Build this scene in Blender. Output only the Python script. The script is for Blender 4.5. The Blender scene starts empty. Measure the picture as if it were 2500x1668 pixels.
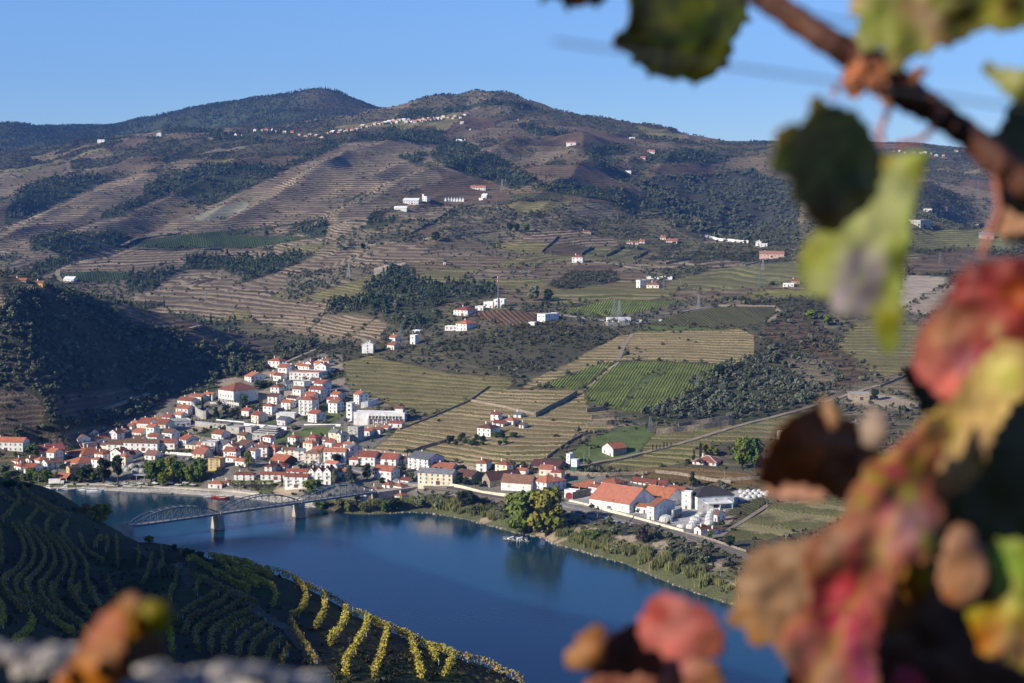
import bpy,bmesh,math,random
import numpy as np
from mathutils import Vector,Matrix

random.seed(7)
rng=np.random.default_rng(7)
SC=bpy.context.scene
COL=SC.collection

# ------------------------------------------------------------------ camera
H=200.0
PITCH=math.radians(5.02)
F=4089.0
cam_d=bpy.data.cameras.new("camera")
cam=bpy.data.objects.new("camera",cam_d)
COL.objects.link(cam)
cam.location=(0,0,H)
cam.rotation_euler=(math.pi/2-PITCH,0,0)
cam_d.sensor_width=36.0
cam_d.lens=36.0*F/2500.0
cam_d.clip_start=0.05
cam_d.clip_end=30000.0
cam_d.dof.use_dof=True
cam_d.dof.focus_distance=1100.0
cam_d.dof.aperture_fstop=9.2
SC.camera=cam

# ------------------------------------------------------------------ light
SUN_EL=math.radians(25.5)
SUN_DIR=Vector((-0.857,-0.515,0)).normalized()*math.cos(SUN_EL)+Vector((0,0,math.sin(SUN_EL)))
world=bpy.data.worlds.new("World")
SC.world=world
world.use_nodes=True
wn=world.node_tree
wn.nodes.clear()
w_out=wn.nodes.new("ShaderNodeOutputWorld")
w_bg=wn.nodes.new("ShaderNodeBackground")
w_sky=wn.nodes.new("ShaderNodeTexSky")
w_sky.sky_type='NISHITA'
w_sky.sun_disc=False
w_sky.sun_elevation=SUN_EL
w_sky.sun_rotation=math.atan2(SUN_DIR.x,SUN_DIR.y)
w_sky.altitude=300
w_sky.air_density=0.9
w_sky.dust_density=0.1
w_sky.ozone_density=3.0
w_tint=wn.nodes.new("ShaderNodeMix")
w_tint.data_type='RGBA';w_tint.blend_type='MULTIPLY'
w_tint.inputs[0].default_value=1.0
w_tint.inputs[7].default_value=(0.80,1.0,1.36,1)
wn.links.new(w_sky.outputs[0],w_tint.inputs[6])
wn.links.new(w_tint.outputs[2],w_bg.inputs[0])
wn.links.new(w_bg.outputs[0],w_out.inputs[0])
w_bg.inputs[1].default_value=0.077
sun_d=bpy.data.lights.new("sun",'SUN')
sun_d.energy=5.0
sun_d.angle=math.radians(0.5)
sun_d.color=(1.0,0.92,0.79)
sun=bpy.data.objects.new("sun",sun_d)
COL.objects.link(sun)
sun.rotation_euler=SUN_DIR.to_track_quat('Z','Y').to_euler()
SC.view_settings.view_transform='Standard'
SC.view_settings.look='None'
SC.view_settings.gamma=1.0
SC.view_settings.exposure=0.58
SC.cycles.max_bounces=6
SC.cycles.diffuse_bounces=2
SC.cycles.transparent_max_bounces=8
SC.cycles.volume_bounces=0

# ------------------------------------------------------------------ projection helpers (photo pixels, 2500 x 1668)
CP,SP=math.cos(PITCH),math.sin(PITCH)

def ray(px,py):
    """world direction through a photo pixel, scaled so that its Y is 1"""
    xc=(px-1250.0)/F
    yc=-(py-834.0)/F
    y=CP+yc*SP
    z=yc*CP-SP
    return xc/y,z/y

def at(px,py,D):
    a,b=ray(px,py)
    return (a*D,D,H+b*D)

def on_level(px,py,z):
    a,b=ray(px,py)
    D=(z-H)/b
    return (a*D,D,z)

def project(x,y,z):
    dz=z-H
    fw=y*CP-dz*SP
    up=y*SP+dz*CP
    return 1250.0+F*x/fw,834.0-F*up/fw

CROPS=dict(A=(0,200,2.6111),B=(800,200,2.6111),C=(700,500,3.357),E=(1300,500,3.357),
             F=(0,650,2.9375),G=(1300,850,2.6111),K1=(0,850,3.357),K2=(400,850,3.357),
             K3=(900,950,3.9167),K4=(1350,1050,3.9167),R=(1700,500,2.6137),N=(0,1100,2.6111),
             M=(700,1200,3.35),P=(0,0,1.0),L1=(1300,0,3.9167),L2=(1800,0,3.357),
             L3=(1800,200,2.24),L4=(1750,850,1.917),L5=(0,1420,3.133))

def cx(crop,x,y):
    o=CROPS[crop]
    return o[0]+x/o[2],o[1]+y/o[2]

def cpoly(crop,pts):
    return [cx(crop,x,y) for x,y in pts]

# ------------------------------------------------------------------ value noise (numpy, world space)
def _hash(ix,iy,seed):
    n=(ix.astype(np.int64)*374761393+iy.astype(np.int64)*668265263+seed*974634777) & 0x7fffffff
    n=((n ^ (n >> 13))*1274126177) & 0x7fffffff
    return ((n ^ (n >> 16)) & 0xffff)/65535.0

def vnoise(x,y,scale,seed=0,octaves=3):
    x=np.asarray(x,float)/scale;y=np.asarray(y,float)/scale
    tot=0;amp=1;s=0
    for o in range(octaves):
        ix=np.floor(x);iy=np.floor(y)
        fx=x-ix;fy=y-iy
        fx=fx*fx*(3-2*fx);fy=fy*fy*(3-2*fy)
        a=_hash(ix,iy,seed+o);b=_hash(ix+1,iy,seed+o)
        c=_hash(ix,iy+1,seed+o);d=_hash(ix+1,iy+1,seed+o)
        tot=tot+amp*((a*(1-fx)+b*fx)*(1-fy)+(c*(1-fx)+d*fx)*fy-0.5)
        s+=amp;amp*=0.5;x=x*2.03+11.3;y=y*2.03+5.7
    return tot/s*2

# ------------------------------------------------------------------ object helpers
def mesh_from(name,verts,faces,mats=None,mat_idx=None,smooth=False):
    me=bpy.data.meshes.new(name)
    me.from_pydata([tuple(v) for v in verts],[],[tuple(f) for f in faces])
    if mats:
        for m in (mats if isinstance(mats,(list,tuple)) else [mats]):
            me.materials.append(m)
    if mat_idx is not None:
        me.polygons.foreach_set('material_index',np.array(mat_idx,dtype=np.int32))
    if smooth:
        me.polygons.foreach_set('use_smooth',np.ones(len(me.polygons),dtype=bool))
    me.update()
    return me

def link(name,me,parent=None,loc=None,rotz=None,scale=None):
    o=bpy.data.objects.new(name,me)
    COL.objects.link(o)
    if parent is not None:
        o.parent=parent
    if loc is not None:
        o.location=loc
    if rotz is not None:
        o.rotation_euler=(0,0,rotz)
    if scale is not None:
        o.scale=scale if isinstance(scale,(tuple,list)) else (scale,)*3
    return o

def tag(o,label=None,cat=None,group=None,kind=None):
    if label:o['label']=label
    if cat:o['category']=cat
    if group:o['group']=group
    if kind:o['kind']=kind
    return o

class MB:
    """collects quads / boxes / tubes into one mesh"""
    def __init__(self):
        self.v=[];self.f=[];self.mi=[]
    def add(self,vs,fs,mi=0):
        n=len(self.v)
        self.v+=[tuple(p) for p in vs]
        self.f+=[tuple(i+n for i in q) for q in fs]
        self.mi+=[mi]*len(fs)
    def box(self,x0,x1,y0,y1,z0,z1,mi=0):
        self.add([(x0,y0,z0),(x1,y0,z0),(x1,y1,z0),(x0,y1,z0),(x0,y0,z1),(x1,y0,z1),(x1,y1,z1),(x0,y1,z1)],
                 [(0,3,2,1),(4,5,6,7),(0,1,5,4),(1,2,6,5),(2,3,7,6),(3,0,4,7)],mi)
    def bar(self,a,b,w,h=None,mi=0,up=(0,0,1)):
        a=Vector(a);b=Vector(b);h=w if h is None else h
        d=(b-a).normalized()
        u=Vector(up)
        if abs(d.dot(u))>0.98:u=Vector((0,1,0))
        s=d.cross(u).normalized()*(w/2);t=s.cross(d).normalized()*(h/2)
        vs=[a-s-t,a+s-t,a+s+t,a-s+t,b-s-t,b+s-t,b+s+t,b-s+t]
        self.add(vs,[(0,3,2,1),(4,5,6,7),(0,1,5,4),(1,2,6,5),(2,3,7,6),(3,0,4,7)],mi)
    def tube(self,pts,radii,n=8,mi=0,cap=True):
        base=len(self.v)
        pts=[Vector(p) for p in pts]
        for i,p in enumerate(pts):
            d=(pts[min(i+1,len(pts)-1)]-pts[max(i-1,0)]).normalized()
            u=Vector((0,0,1)) if abs(d.z)<0.9 else Vector((1,0,0))
            s=d.cross(u).normalized();t=d.cross(s)
            r=radii[i] if isinstance(radii,(list,tuple)) else radii
            for k in range(n):
                a=2*math.pi*k/n
                self.v.append(tuple(p+s*(r*math.cos(a))+t*(r*math.sin(a))))
        for i in range(len(pts)-1):
            for k in range(n):
                a=base+i*n+k;b=base+i*n+(k+1) % n
                self.f.append((a,b,b+n,a+n));self.mi.append(mi)
        if cap:
            self.f.append(tuple(base+k for k in range(n))[::-1]);self.mi.append(mi)
            self.f.append(tuple(base+(len(pts)-1)*n+k for k in range(n)));self.mi.append(mi)
    def mesh(self,name,mats,smooth=False):
        return mesh_from(name,self.v,self.f,mats,self.mi,smooth)

# ------------------------------------------------------------------ materials
def new_mat(name):
    m=bpy.data.materials.new(name);m.use_nodes=True
    nt=m.node_tree
    return m,nt,nt.nodes['Principled BSDF']

def simple_mat(name,col,rough=0.8,var=0.15,scale=1.0,metal=0.0,bump=0.0,col2=None,objvar=0.0,spec=0.3):
    """base colour broken up by noise in object space; objvar varies it per object"""
    m,nt,b=new_mat(name)
    N,Lk=nt.nodes,nt.links
    tc=N.new('ShaderNodeTexCoord')
    nz=N.new('ShaderNodeTexNoise');nz.inputs['Scale'].default_value=scale;nz.inputs['Detail'].default_value=5
    Lk.new(tc.outputs['Object'],nz.inputs['Vector'])
    mx=N.new('ShaderNodeMix');mx.data_type='RGBA'
    c2=col2 if col2 else tuple(c*(1-var*2) for c in col)
    mx.inputs[6].default_value=(*col,1);mx.inputs[7].default_value=(*c2,1)
    rp=N.new('ShaderNodeMapRange');rp.inputs[1].default_value=0.35;rp.inputs[2].default_value=0.7
    Lk.new(nz.outputs['Fac'],rp.inputs[0]);Lk.new(rp.outputs[0],mx.inputs[0])
    out=mx.outputs[2]
    if objvar:
        oi=N.new('ShaderNodeObjectInfo')
        hs=N.new('ShaderNodeHueSaturation')
        mr=N.new('ShaderNodeMapRange');mr.inputs[3].default_value=1-objvar;mr.inputs[4].default_value=1+objvar
        Lk.new(oi.outputs['Random'],mr.inputs[0]);Lk.new(mr.outputs[0],hs.inputs['Value'])
        mr2=N.new('ShaderNodeMapRange');mr2.inputs[3].default_value=0.5-objvar*0.08;mr2.inputs[4].default_value=0.5+objvar*0.08
        ml=N.new('ShaderNodeMath');ml.operation='FRACT'
        m7=N.new('ShaderNodeMath');m7.operation='MULTIPLY';m7.inputs[1].default_value=7.3
        Lk.new(oi.outputs['Random'],m7.inputs[0]);Lk.new(m7.outputs[0],ml.inputs[0]);Lk.new(ml.outputs[0],mr2.inputs[0])
        Lk.new(mr2.outputs[0],hs.inputs['Hue']);Lk.new(out,hs.inputs['Color']);out=hs.outputs[0]
    Lk.new(out,b.inputs['Base Color'])
    b.inputs['Roughness'].default_value=rough
    b.inputs['Metallic'].default_value=metal
    b.inputs['Specular IOR Level'].default_value=spec
    if bump:
        bp=N.new('ShaderNodeBump');bp.inputs['Strength'].default_value=bump;bp.inputs['Distance'].default_value=0.1
        Lk.new(nz.outputs['Fac'],bp.inputs['Height']);Lk.new(bp.outputs[0],b.inputs['Normal'])
    return m

def land_mat(name):
    """ground: cover colours come from vertex attributes, terrace walls and vine rows from the terrace number"""
    m,nt,b=new_mat(name)
    N,Lk=nt.nodes,nt.links
    def attr(n,t='GEOMETRY'):
        a=N.new('ShaderNodeAttribute');a.attribute_name=n;return a
    def math_(op,a,b_=None,c=None,clamp=False):
        n=N.new('ShaderNodeMath');n.operation=op;n.use_clamp=clamp
        for i,v in enumerate((a,b_,c)):
            if v is None:continue
            if isinstance(v,(int,float)):n.inputs[i].default_value=v
            else:Lk.new(v,n.inputs[i])
        return n.outputs[0]
    def mix(f,a,b_,mode='MIX'):
        n=N.new('ShaderNodeMix');n.data_type='RGBA';n.blend_type=mode
        for i,v in ((0,f),(6,a),(7,b_)):
            if isinstance(v,(int,float)):n.inputs[i].default_value=v
            elif isinstance(v,tuple):n.inputs[i].default_value=v
            else:Lk.new(v,n.inputs[i])
        return n.outputs[2]
    geo=N.new('ShaderNodeNewGeometry')
    def noise(s,det=4,vec=None):
        n=N.new('ShaderNodeTexNoise');n.inputs['Scale'].default_value=s;n.inputs['Detail'].default_value=det
        Lk.new(vec or geo.outputs['Position'],n.inputs['Vector']);return n.outputs['Fac']
    ca,cb=attr('ground').outputs['Color'],attr('rowcol').outputs['Color']
    ph=attr('phase').outputs['Fac'];st=attr('stripes').outputs['Fac']
    n_big=noise(0.012,3);n_mid=noise(0.09,4);n_fin=noise(0.7,4);n_gr=noise(3.0,3)
    php=math_('ADD',ph,math_('MULTIPLY',math_('SUBTRACT',n_mid,0.5),0.75))
    php=math_('ADD',php,math_('MULTIPLY',math_('SUBTRACT',n_fin,0.5),0.7))
    fr=math_('FRACT',php)
    tri=math_('ABSOLUTE',math_('SUBTRACT',fr,0.5))
    wid=math_('MULTIPLY_ADD',noise(0.035,2),2.4,-2.4)
    band=math_('ADD',math_('MULTIPLY',tri,7.0),wid,clamp=True)

    patch=math_('MULTIPLY_ADD',n_big,2.6,-0.5,clamp=True)
    wn_=N.new('ShaderNodeTexWhiteNoise');wn_.noise_dimensions='1D';Lk.new(math_('FLOOR',math_('ADD',php,0.5)),wn_.inputs['W'])
    ter=math_('MULTIPLY_ADD',wn_.outputs['Value'],0.55,0.55)
    band=math_('MULTIPLY',band,ter)
    f=math_('MULTIPLY',math_('MULTIPLY',band,st),math_('MULTIPLY_ADD',patch,0.5,0.5))
    cv_=N.new('ShaderNodeCombineColor');tv=math_('MULTIPLY_ADD',math_('MULTIPLY',math_('SUBTRACT',wn_.outputs['Value'],0.5),st),0.6,1.0)
    for i in range(3):Lk.new(tv,cv_.inputs[i])
    ca=mix(1.0,ca,cv_.outputs[0],'MULTIPLY')
    c=mix(f,ca,cb)

    dots=math_('MULTIPLY_ADD',n_fin,5.0,-2.6,clamp=True)
    c=mix(math_('MULTIPLY',dots,0.35),c,mix(0.5,cb,(0.05,0.055,0.03,1)))
    br=math_('MULTIPLY_ADD',n_mid,0.9,0.55)
    br=math_('MULTIPLY',br,math_('MULTIPLY_ADD',n_gr,0.5,0.75))
    br=math_('MULTIPLY',br,math_('MULTIPLY_ADD',n_big,0.6,0.7))
    cm=N.new('ShaderNodeCombineColor')
    for i in range(3):Lk.new(br,cm.inputs[i])
    c=mix(1.0,c,cm.outputs[0],'MULTIPLY')
    Lk.new(c,b.inputs['Base Color'])
    b.inputs['Roughness'].default_value=0.95
    b.inputs['Specular IOR Level'].default_value=0.1
    bp=N.new('ShaderNodeBump');bp.inputs['Strength'].default_value=0.8;bp.inputs['Distance'].default_value=1.0
    hgt=math_('ADD',math_('MULTIPLY',f,1.1),math_('MULTIPLY',n_fin,1.2))
    Lk.new(hgt,bp.inputs['Height']);Lk.new(bp.outputs[0],b.inputs['Normal'])
    return m

LAND=land_mat("land")

# ------------------------------------------------------------------ scattered-point surfaces
def mq(r,c):return np.sqrt(r*r+c*c)

class Surf:
    def __init__(self,P,W,c=0.02,lam=1e-4):
        P=np.array(P,float);W=np.array(W,float)
        self.P=P;self.c=c
        d=np.linalg.norm(P[:,None]-P[None],axis=2)
        A=mq(d,c)
        n=len(P)
        M=np.zeros((n+3,n+3))
        M[:n,:n]=A+lam*np.eye(n)*-1
        M[:n,n]=1;M[:n,n+1:]=P
        M[n,:n]=1;M[n+1:,:n]=P.T
        self.w=np.linalg.solve(M,np.concatenate([W,[0,0,0]]))
    def __call__(self,a,b):
        sh=np.shape(a);a=np.ravel(a);b=np.ravel(b)
        out=np.empty(len(a));n=len(self.P)
        for i in range(0,len(a),20000):
            x=a[i:i+20000,None]-self.P[None,:,0];y=b[i:i+20000,None]-self.P[None,:,1]
            out[i:i+20000]=mq(np.sqrt(x*x+y*y),self.c) @ self.w[:n]+self.w[n]+self.w[n+1]*a[i:i+20000]+self.w[n+2]*b[i:i+20000]
        return out.reshape(sh)

def bilin(gx,gy,Z,x,y):
    i=np.clip(np.searchsorted(gx,x)-1,0,len(gx)-2);j=np.clip(np.searchsorted(gy,y)-1,0,len(gy)-2)
    fx=np.clip((x-gx[i])/(gx[i+1]-gx[i]),0,1);fy=np.clip((y-gy[j])/(gy[j+1]-gy[j]),0,1)
    return (Z[j,i]*(1-fx)+Z[j,i+1]*fx)*(1-fy)+(Z[j+1,i]*(1-fx)+Z[j+1,i+1]*fx)*fy

def sheet_from_points(pts,levels,us,Ds,c=0.01):
    """pts: (px, py, D) ; levels: (px, D, z). returns height function z(u=X/Y, v=ln Y)"""
    P=[];W=[]
    for px,py,D in pts:
        a,b=ray(px,py);P.append((a,math.log(D)));W.append(-b)
    for px,D,z in levels:
        a,b=ray(px,900);P.append((a,math.log(D)));W.append((H-z)/D)
    s=Surf(P,W,c)

    gu=np.linspace(us[0]-0.001,us[-1]+0.001,260);gv=np.linspace(math.log(Ds[0])-0.001,math.log(Ds[-1])+0.001,420)
    G=s(*np.meshgrid(gu,gv))
    U,V=np.meshgrid(us,np.log(Ds))
    S=bilin(gu,gv,G,U,V)
    Y=np.exp(V)
    return U*Y,Y,H-S*Y

SHORE=[(-600,1178),(-200,1188),(0,1192),(116,1195),(180,1197),(253,1198),(330,1202),(417,1205),(506,1211),(564,1213),(630,1221),(698,1231),(757,1238),
         (830,1252),(900,1256),(950,1254),(1002,1251),(1066,1256),(1110,1264),(1155,1273),(1217,1290),(1270,1304),(1334,1316),
         (1350,1328),(1427,1349),(1480,1364),(1529,1377),(1580,1400),(1638,1424),(1707,1450),(1800,1480),
         (1900,1512),(2000,1545),(2150,1590),(2300,1640),(2600,1740),(3000,1850)]
MAIN="""60 1100 1182;200 1150 1160;200 1080 1240;400 1150 1145;400 1100 1200;400 1050 1260;560 1150 1130;560 1075 1240;560 1000 1310;700 1180 1100;700 1120 1160;700 1050 1250
700 950 1350;700 900 1440;740 870 1500;830 850 1520;850 1180 1090;850 1100 1165;850 1000 1280;900 1210 1078;1050 1185 1085;1000 1100 1160;1000 1000 1270;1000 900 1420;1000 840 1520;1100 800 1580
1150 750 1650;1200 740 1670;1200 1200 1060;1200 1100 1140;1200 1000 1250;1200 900 1380;1200 800 1550;1350 1050 1185;1350 950 1300
1500 1160 1085;1500 1100 1140;1500 1000 1240;1500 900 1370;1500 830 1480;1500 780 1560;1500 740 1650;1500 700 1800
1750 1200 1040;1750 1130 1100;1750 1050 1180;1900 980 1270;1800 900 1370;1800 800 1500;1900 750 1580;1900 700 1720;1900 640 2000
2000 1000 1230;2000 1300 930;2000 1400 860;2000 1200 1030;2300 1100 1100;2300 900 1350;2300 750 1600;2300 650 1850;2300 570 2100;2450 520 2250;2210 545 2150;2350 525 2230;2600 480 2350;2900 450 2400
2900 1000 1200;2900 700 1650
1100 700 1800;900 760 1650;900 850 1500;800 770 1700;900 700 1800;1000 640 2000;700 740 1800;700 700 1900;500 700 1950;500 745 1820;300 690 2000;150 690 2050;0 680 2100
500 600 2350;700 600 2300;1000 560 2250;1300 600 2150;1400 640 1980;1600 640 1950;1700 620 2050;1300 500 2500;1500 560 2300;1900 605 2130;300 600 2450;100 620 2400
1400 475 2600;1500 485 2550;1600 512 2450;1700 560 2300;1800 590 2200
1800 540 2950;1800 450 3250;1800 400 3450;1800 366 3650;1900 560 2900;1900 460 3250;1900 400 3500;1650 470 3000
1300 440 2700;1100 440 2700;1100 500 2450;900 500 2550;900 420 2850;900 350 3200;700 450 2850;700 500 2650;500 520 2650;500 450 3000;500 400 3300;500 350 3700;400 340 3800
250 350 3900;0 560 2700;0 450 3400;0 400 3700;200 480 3100;100 390 3750;-300 450 3500;-300 600 2600;-300 380 4000
300 345 3950;400 332 3980;500 328 4000;600 326 4000;700 326 4000;800 320 3950;870 306 3950;950 284 4050;1000 268 4150;1060 258 4220;1120 254 4280;1180 250 4300;1250 256 4250;1300 268 4200;1350 286 4120;1400 305 4050
1450 322 4020;1500 334 4000;1600 347 3900;1700 354 3800;1800 363 3700;1900 370 3650;1980 385 3600;2060 420 3400;2150 480 3100;2250 540 2800;2400 560 2800;2600 560 2900
1100 400 2950;1100 350 3400;1100 300 3850;1300 400 2900;1300 350 3350;1500 400 3100;1500 440 2900;1650 400 3250;1450 450 2850
0 1065 1200;100 1062 1222;200 1052 1250;400 1035 1285;470 985 1330;600 950 1370;700 907 1450
0 950 1235;0 850 1265;0 760 1290;-40 700 1310;130 710 1352;130 800 1318;130 900 1280;130 990 1240;300 980 1305;300 900 1355;300 810 1405;300 752 1442;480 790 1492;480 850 1450;480 920 1395;600 820 1545;600 870 1490;700 838 1572;780 852 1590
-150 1070 1190;-200 960 1270;-200 860 1300;-200 780 1330;-400 1070 1190;-400 1000 1270;-700 1090 1190"""
MPTS=[tuple(float(t) for t in q.split()) for ln in MAIN.split('\n') for q in ln.split(';')]
MLEV=[]
for px,py in SHORE:
    D=on_level(px,py,0)[1]
    MLEV+=[(px,D,0.0),(px,D-25,-6.0),(px,D-90,-14.0),(px,D+14,3.2)]
for px,z in ((0,62),(150,60),(300,56),(480,54),(600,52),(720,54),(-200,62),(-400,80)):
    MLEV.append((px,1650,z))
for px,D in ((1650,2650),(1750,2600),(1850,2550),(1950,2500)):MLEV.append((px,D,112))
for px in range(-600,3200,300):
    MLEV+=[(px,4900,250),(px,5600,150)]
# the level bank that carries the railway and the winery yard
for px,py,z in ((1300,1232,8),(1400,1240,9),(1500,1262,9),(1600,1285,9),(1700,1320,9),(1817,1359,9),(1650,1275,9),(1700,1265,9.5),(1600,1240,10),
                  (1500,1225,10),(1400,1205,11),(1300,1195,12),(1100,1205,9),(1950,1410,9),(2200,1490,9)):
    p=on_level(px,py,z);MLEV.append((px,p[1],z))
us=np.concatenate([np.linspace(-0.62,-0.32,16)[:-1],np.linspace(-0.32,0.19,700),np.linspace(0.19,0.62,140)[1:]])
Ds=np.concatenate([np.linspace(560,900,26)[:-1],np.linspace(900,1700,350)[:-1],np.linspace(1700,3000,210)[:-1],np.linspace(3000,4400,150)[:-1],np.linspace(4400,5600,12)])
MX,MY,MZ=sheet_from_points(MPTS,MLEV,us,Ds)
damp=np.clip((MZ-4)/12,0,1)
# spurs and gullies running down towards the valley
su=MX-.29*MY;rg=1-2*np.abs(vnoise(su,MY*.22,210,505,2)) ;rg2=1-2*np.abs(vnoise(su,MY*.35,75,509,2))
MZ=MZ+(rg-.55)*34*np.clip((MY-1850)/600,0,1)*np.clip((3950-MY)/700,0,1)+(rg2-.55)*7*np.clip((MY-1750)/500,0,1)
dk=(MY/1000.0)**1.6
MZ=MZ+damp*(vnoise(MX,MY,170,3,3)*1.6*dk+vnoise(MX,MY,420,5,2)*3.2*np.clip(dk-1.5,0,9)+vnoise(MX,MY,30,9,3)*0.7)
# ------------------------------------------------------------------ land cover
# name: ground colour, row colour, stripe strength, terrace height (m; negative = rows up the slope, metres apart), trees per hectare {kind: n}
COVER={
 'scrub':((.135,.115,.068),(.060,.062,.035),0.8,2.4,dict(olive=60,bush=90)),
 'tan':((.300,.232,.150),(.062,.046,.030),1.0,2.2,dict(olive=5,bush=10)),
 'tanr':((.225,.172,.100),(.070,.050,.032),0.9,2.0,dict(olive=7,bush=14)),
 'pale':((.270,.255,.175),(.200,.190,.130),0.6,3.6,dict(olive=1)),
 'red':((.150,.105,.064),(.070,.048,.036),0.7,2.2,dict(olive=2)),
 'redrow':((.160,.105,.065),(.085,.045,.030),1.0,-4.0,{}),
 'forest':((.055,.064,.034),(.040,.045,.025),0.0,5.0,dict(pine=110,round=70,bush=80)),
 'darkf':((.060,.060,.042),(.035,.040,.025),0.0,5.0,dict(round=135,bush=60)),
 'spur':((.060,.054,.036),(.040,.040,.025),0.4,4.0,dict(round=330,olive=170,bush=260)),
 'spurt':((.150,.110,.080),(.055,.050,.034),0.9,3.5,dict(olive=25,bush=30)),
 'olive':((.210,.172,.112),(.080,.074,.044),0.8,2.6,dict(olive=105,bush=40)),
 'olivd':((.055,.062,.030),(.085,.078,.045),0.55,3.2,dict(olive=330,bush=60)),
 'shrub':((.080,.074,.045),(.045,.048,.026),0.0,5.0,dict(bush=420,olive=22)),
 'green':((.060,.085,.032),(.028,.045,.018),0.9,-2.4,{}),
 'greenb':((.205,.225,.060),(.050,.085,.022),1.0,-2.2,{}),
 'grass':((.105,.135,.045),(.060,.085,.030),0.3,3.0,dict(bush=25)),
 'yelg':((.215,.195,.085),(.100,.100,.040),0.9,1.8,{}),
 'yel':((.230,.210,.060),(.150,.140,.050),0.7,2.5,{}),
 'vter':((.365,.275,.150),(.120,.112,.034),1.0,1.45,dict(bush=8)),
 'yelt':((.240,.200,.092),(.092,.095,.028),0.9,1.6,dict(bush=3)),
 'darkt':((.150,.100,.060),(.040,.036,.022),1.0,2.4,dict(bush=160,olive=60)),
 'aut':((.200,.130,.055),(.130,.085,.035),0.8,1.5,{}),
 'dkrow':((.105,.100,.048),(.050,.050,.024),0.9,-3.0,{}),
 'dirt':((.340,.265,.185),(.250,.190,.130),0.3,3.0,{}),
 'bare':((.420,.340,.250),(.330,.260,.190),0.5,2.5,{}),
 'town':((.200,.180,.145),(.140,.130,.105),0.2,3.0,dict(bush=70,olive=32)),
 'garden':((.100,.110,.050),(.060,.070,.030),0.5,1.2,dict(bush=200,olive=70)),
 'paved':((.420,.390,.340),(.360,.330,.290),0.0,3.0,{}),
 'bank':((.105,.110,.050),(.060,.070,.030),0.0,3.0,dict(bush=380,olive=70,round=25)),
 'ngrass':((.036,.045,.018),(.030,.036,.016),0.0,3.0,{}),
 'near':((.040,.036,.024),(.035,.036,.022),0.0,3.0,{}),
}
COVERN=list(COVER)
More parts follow.
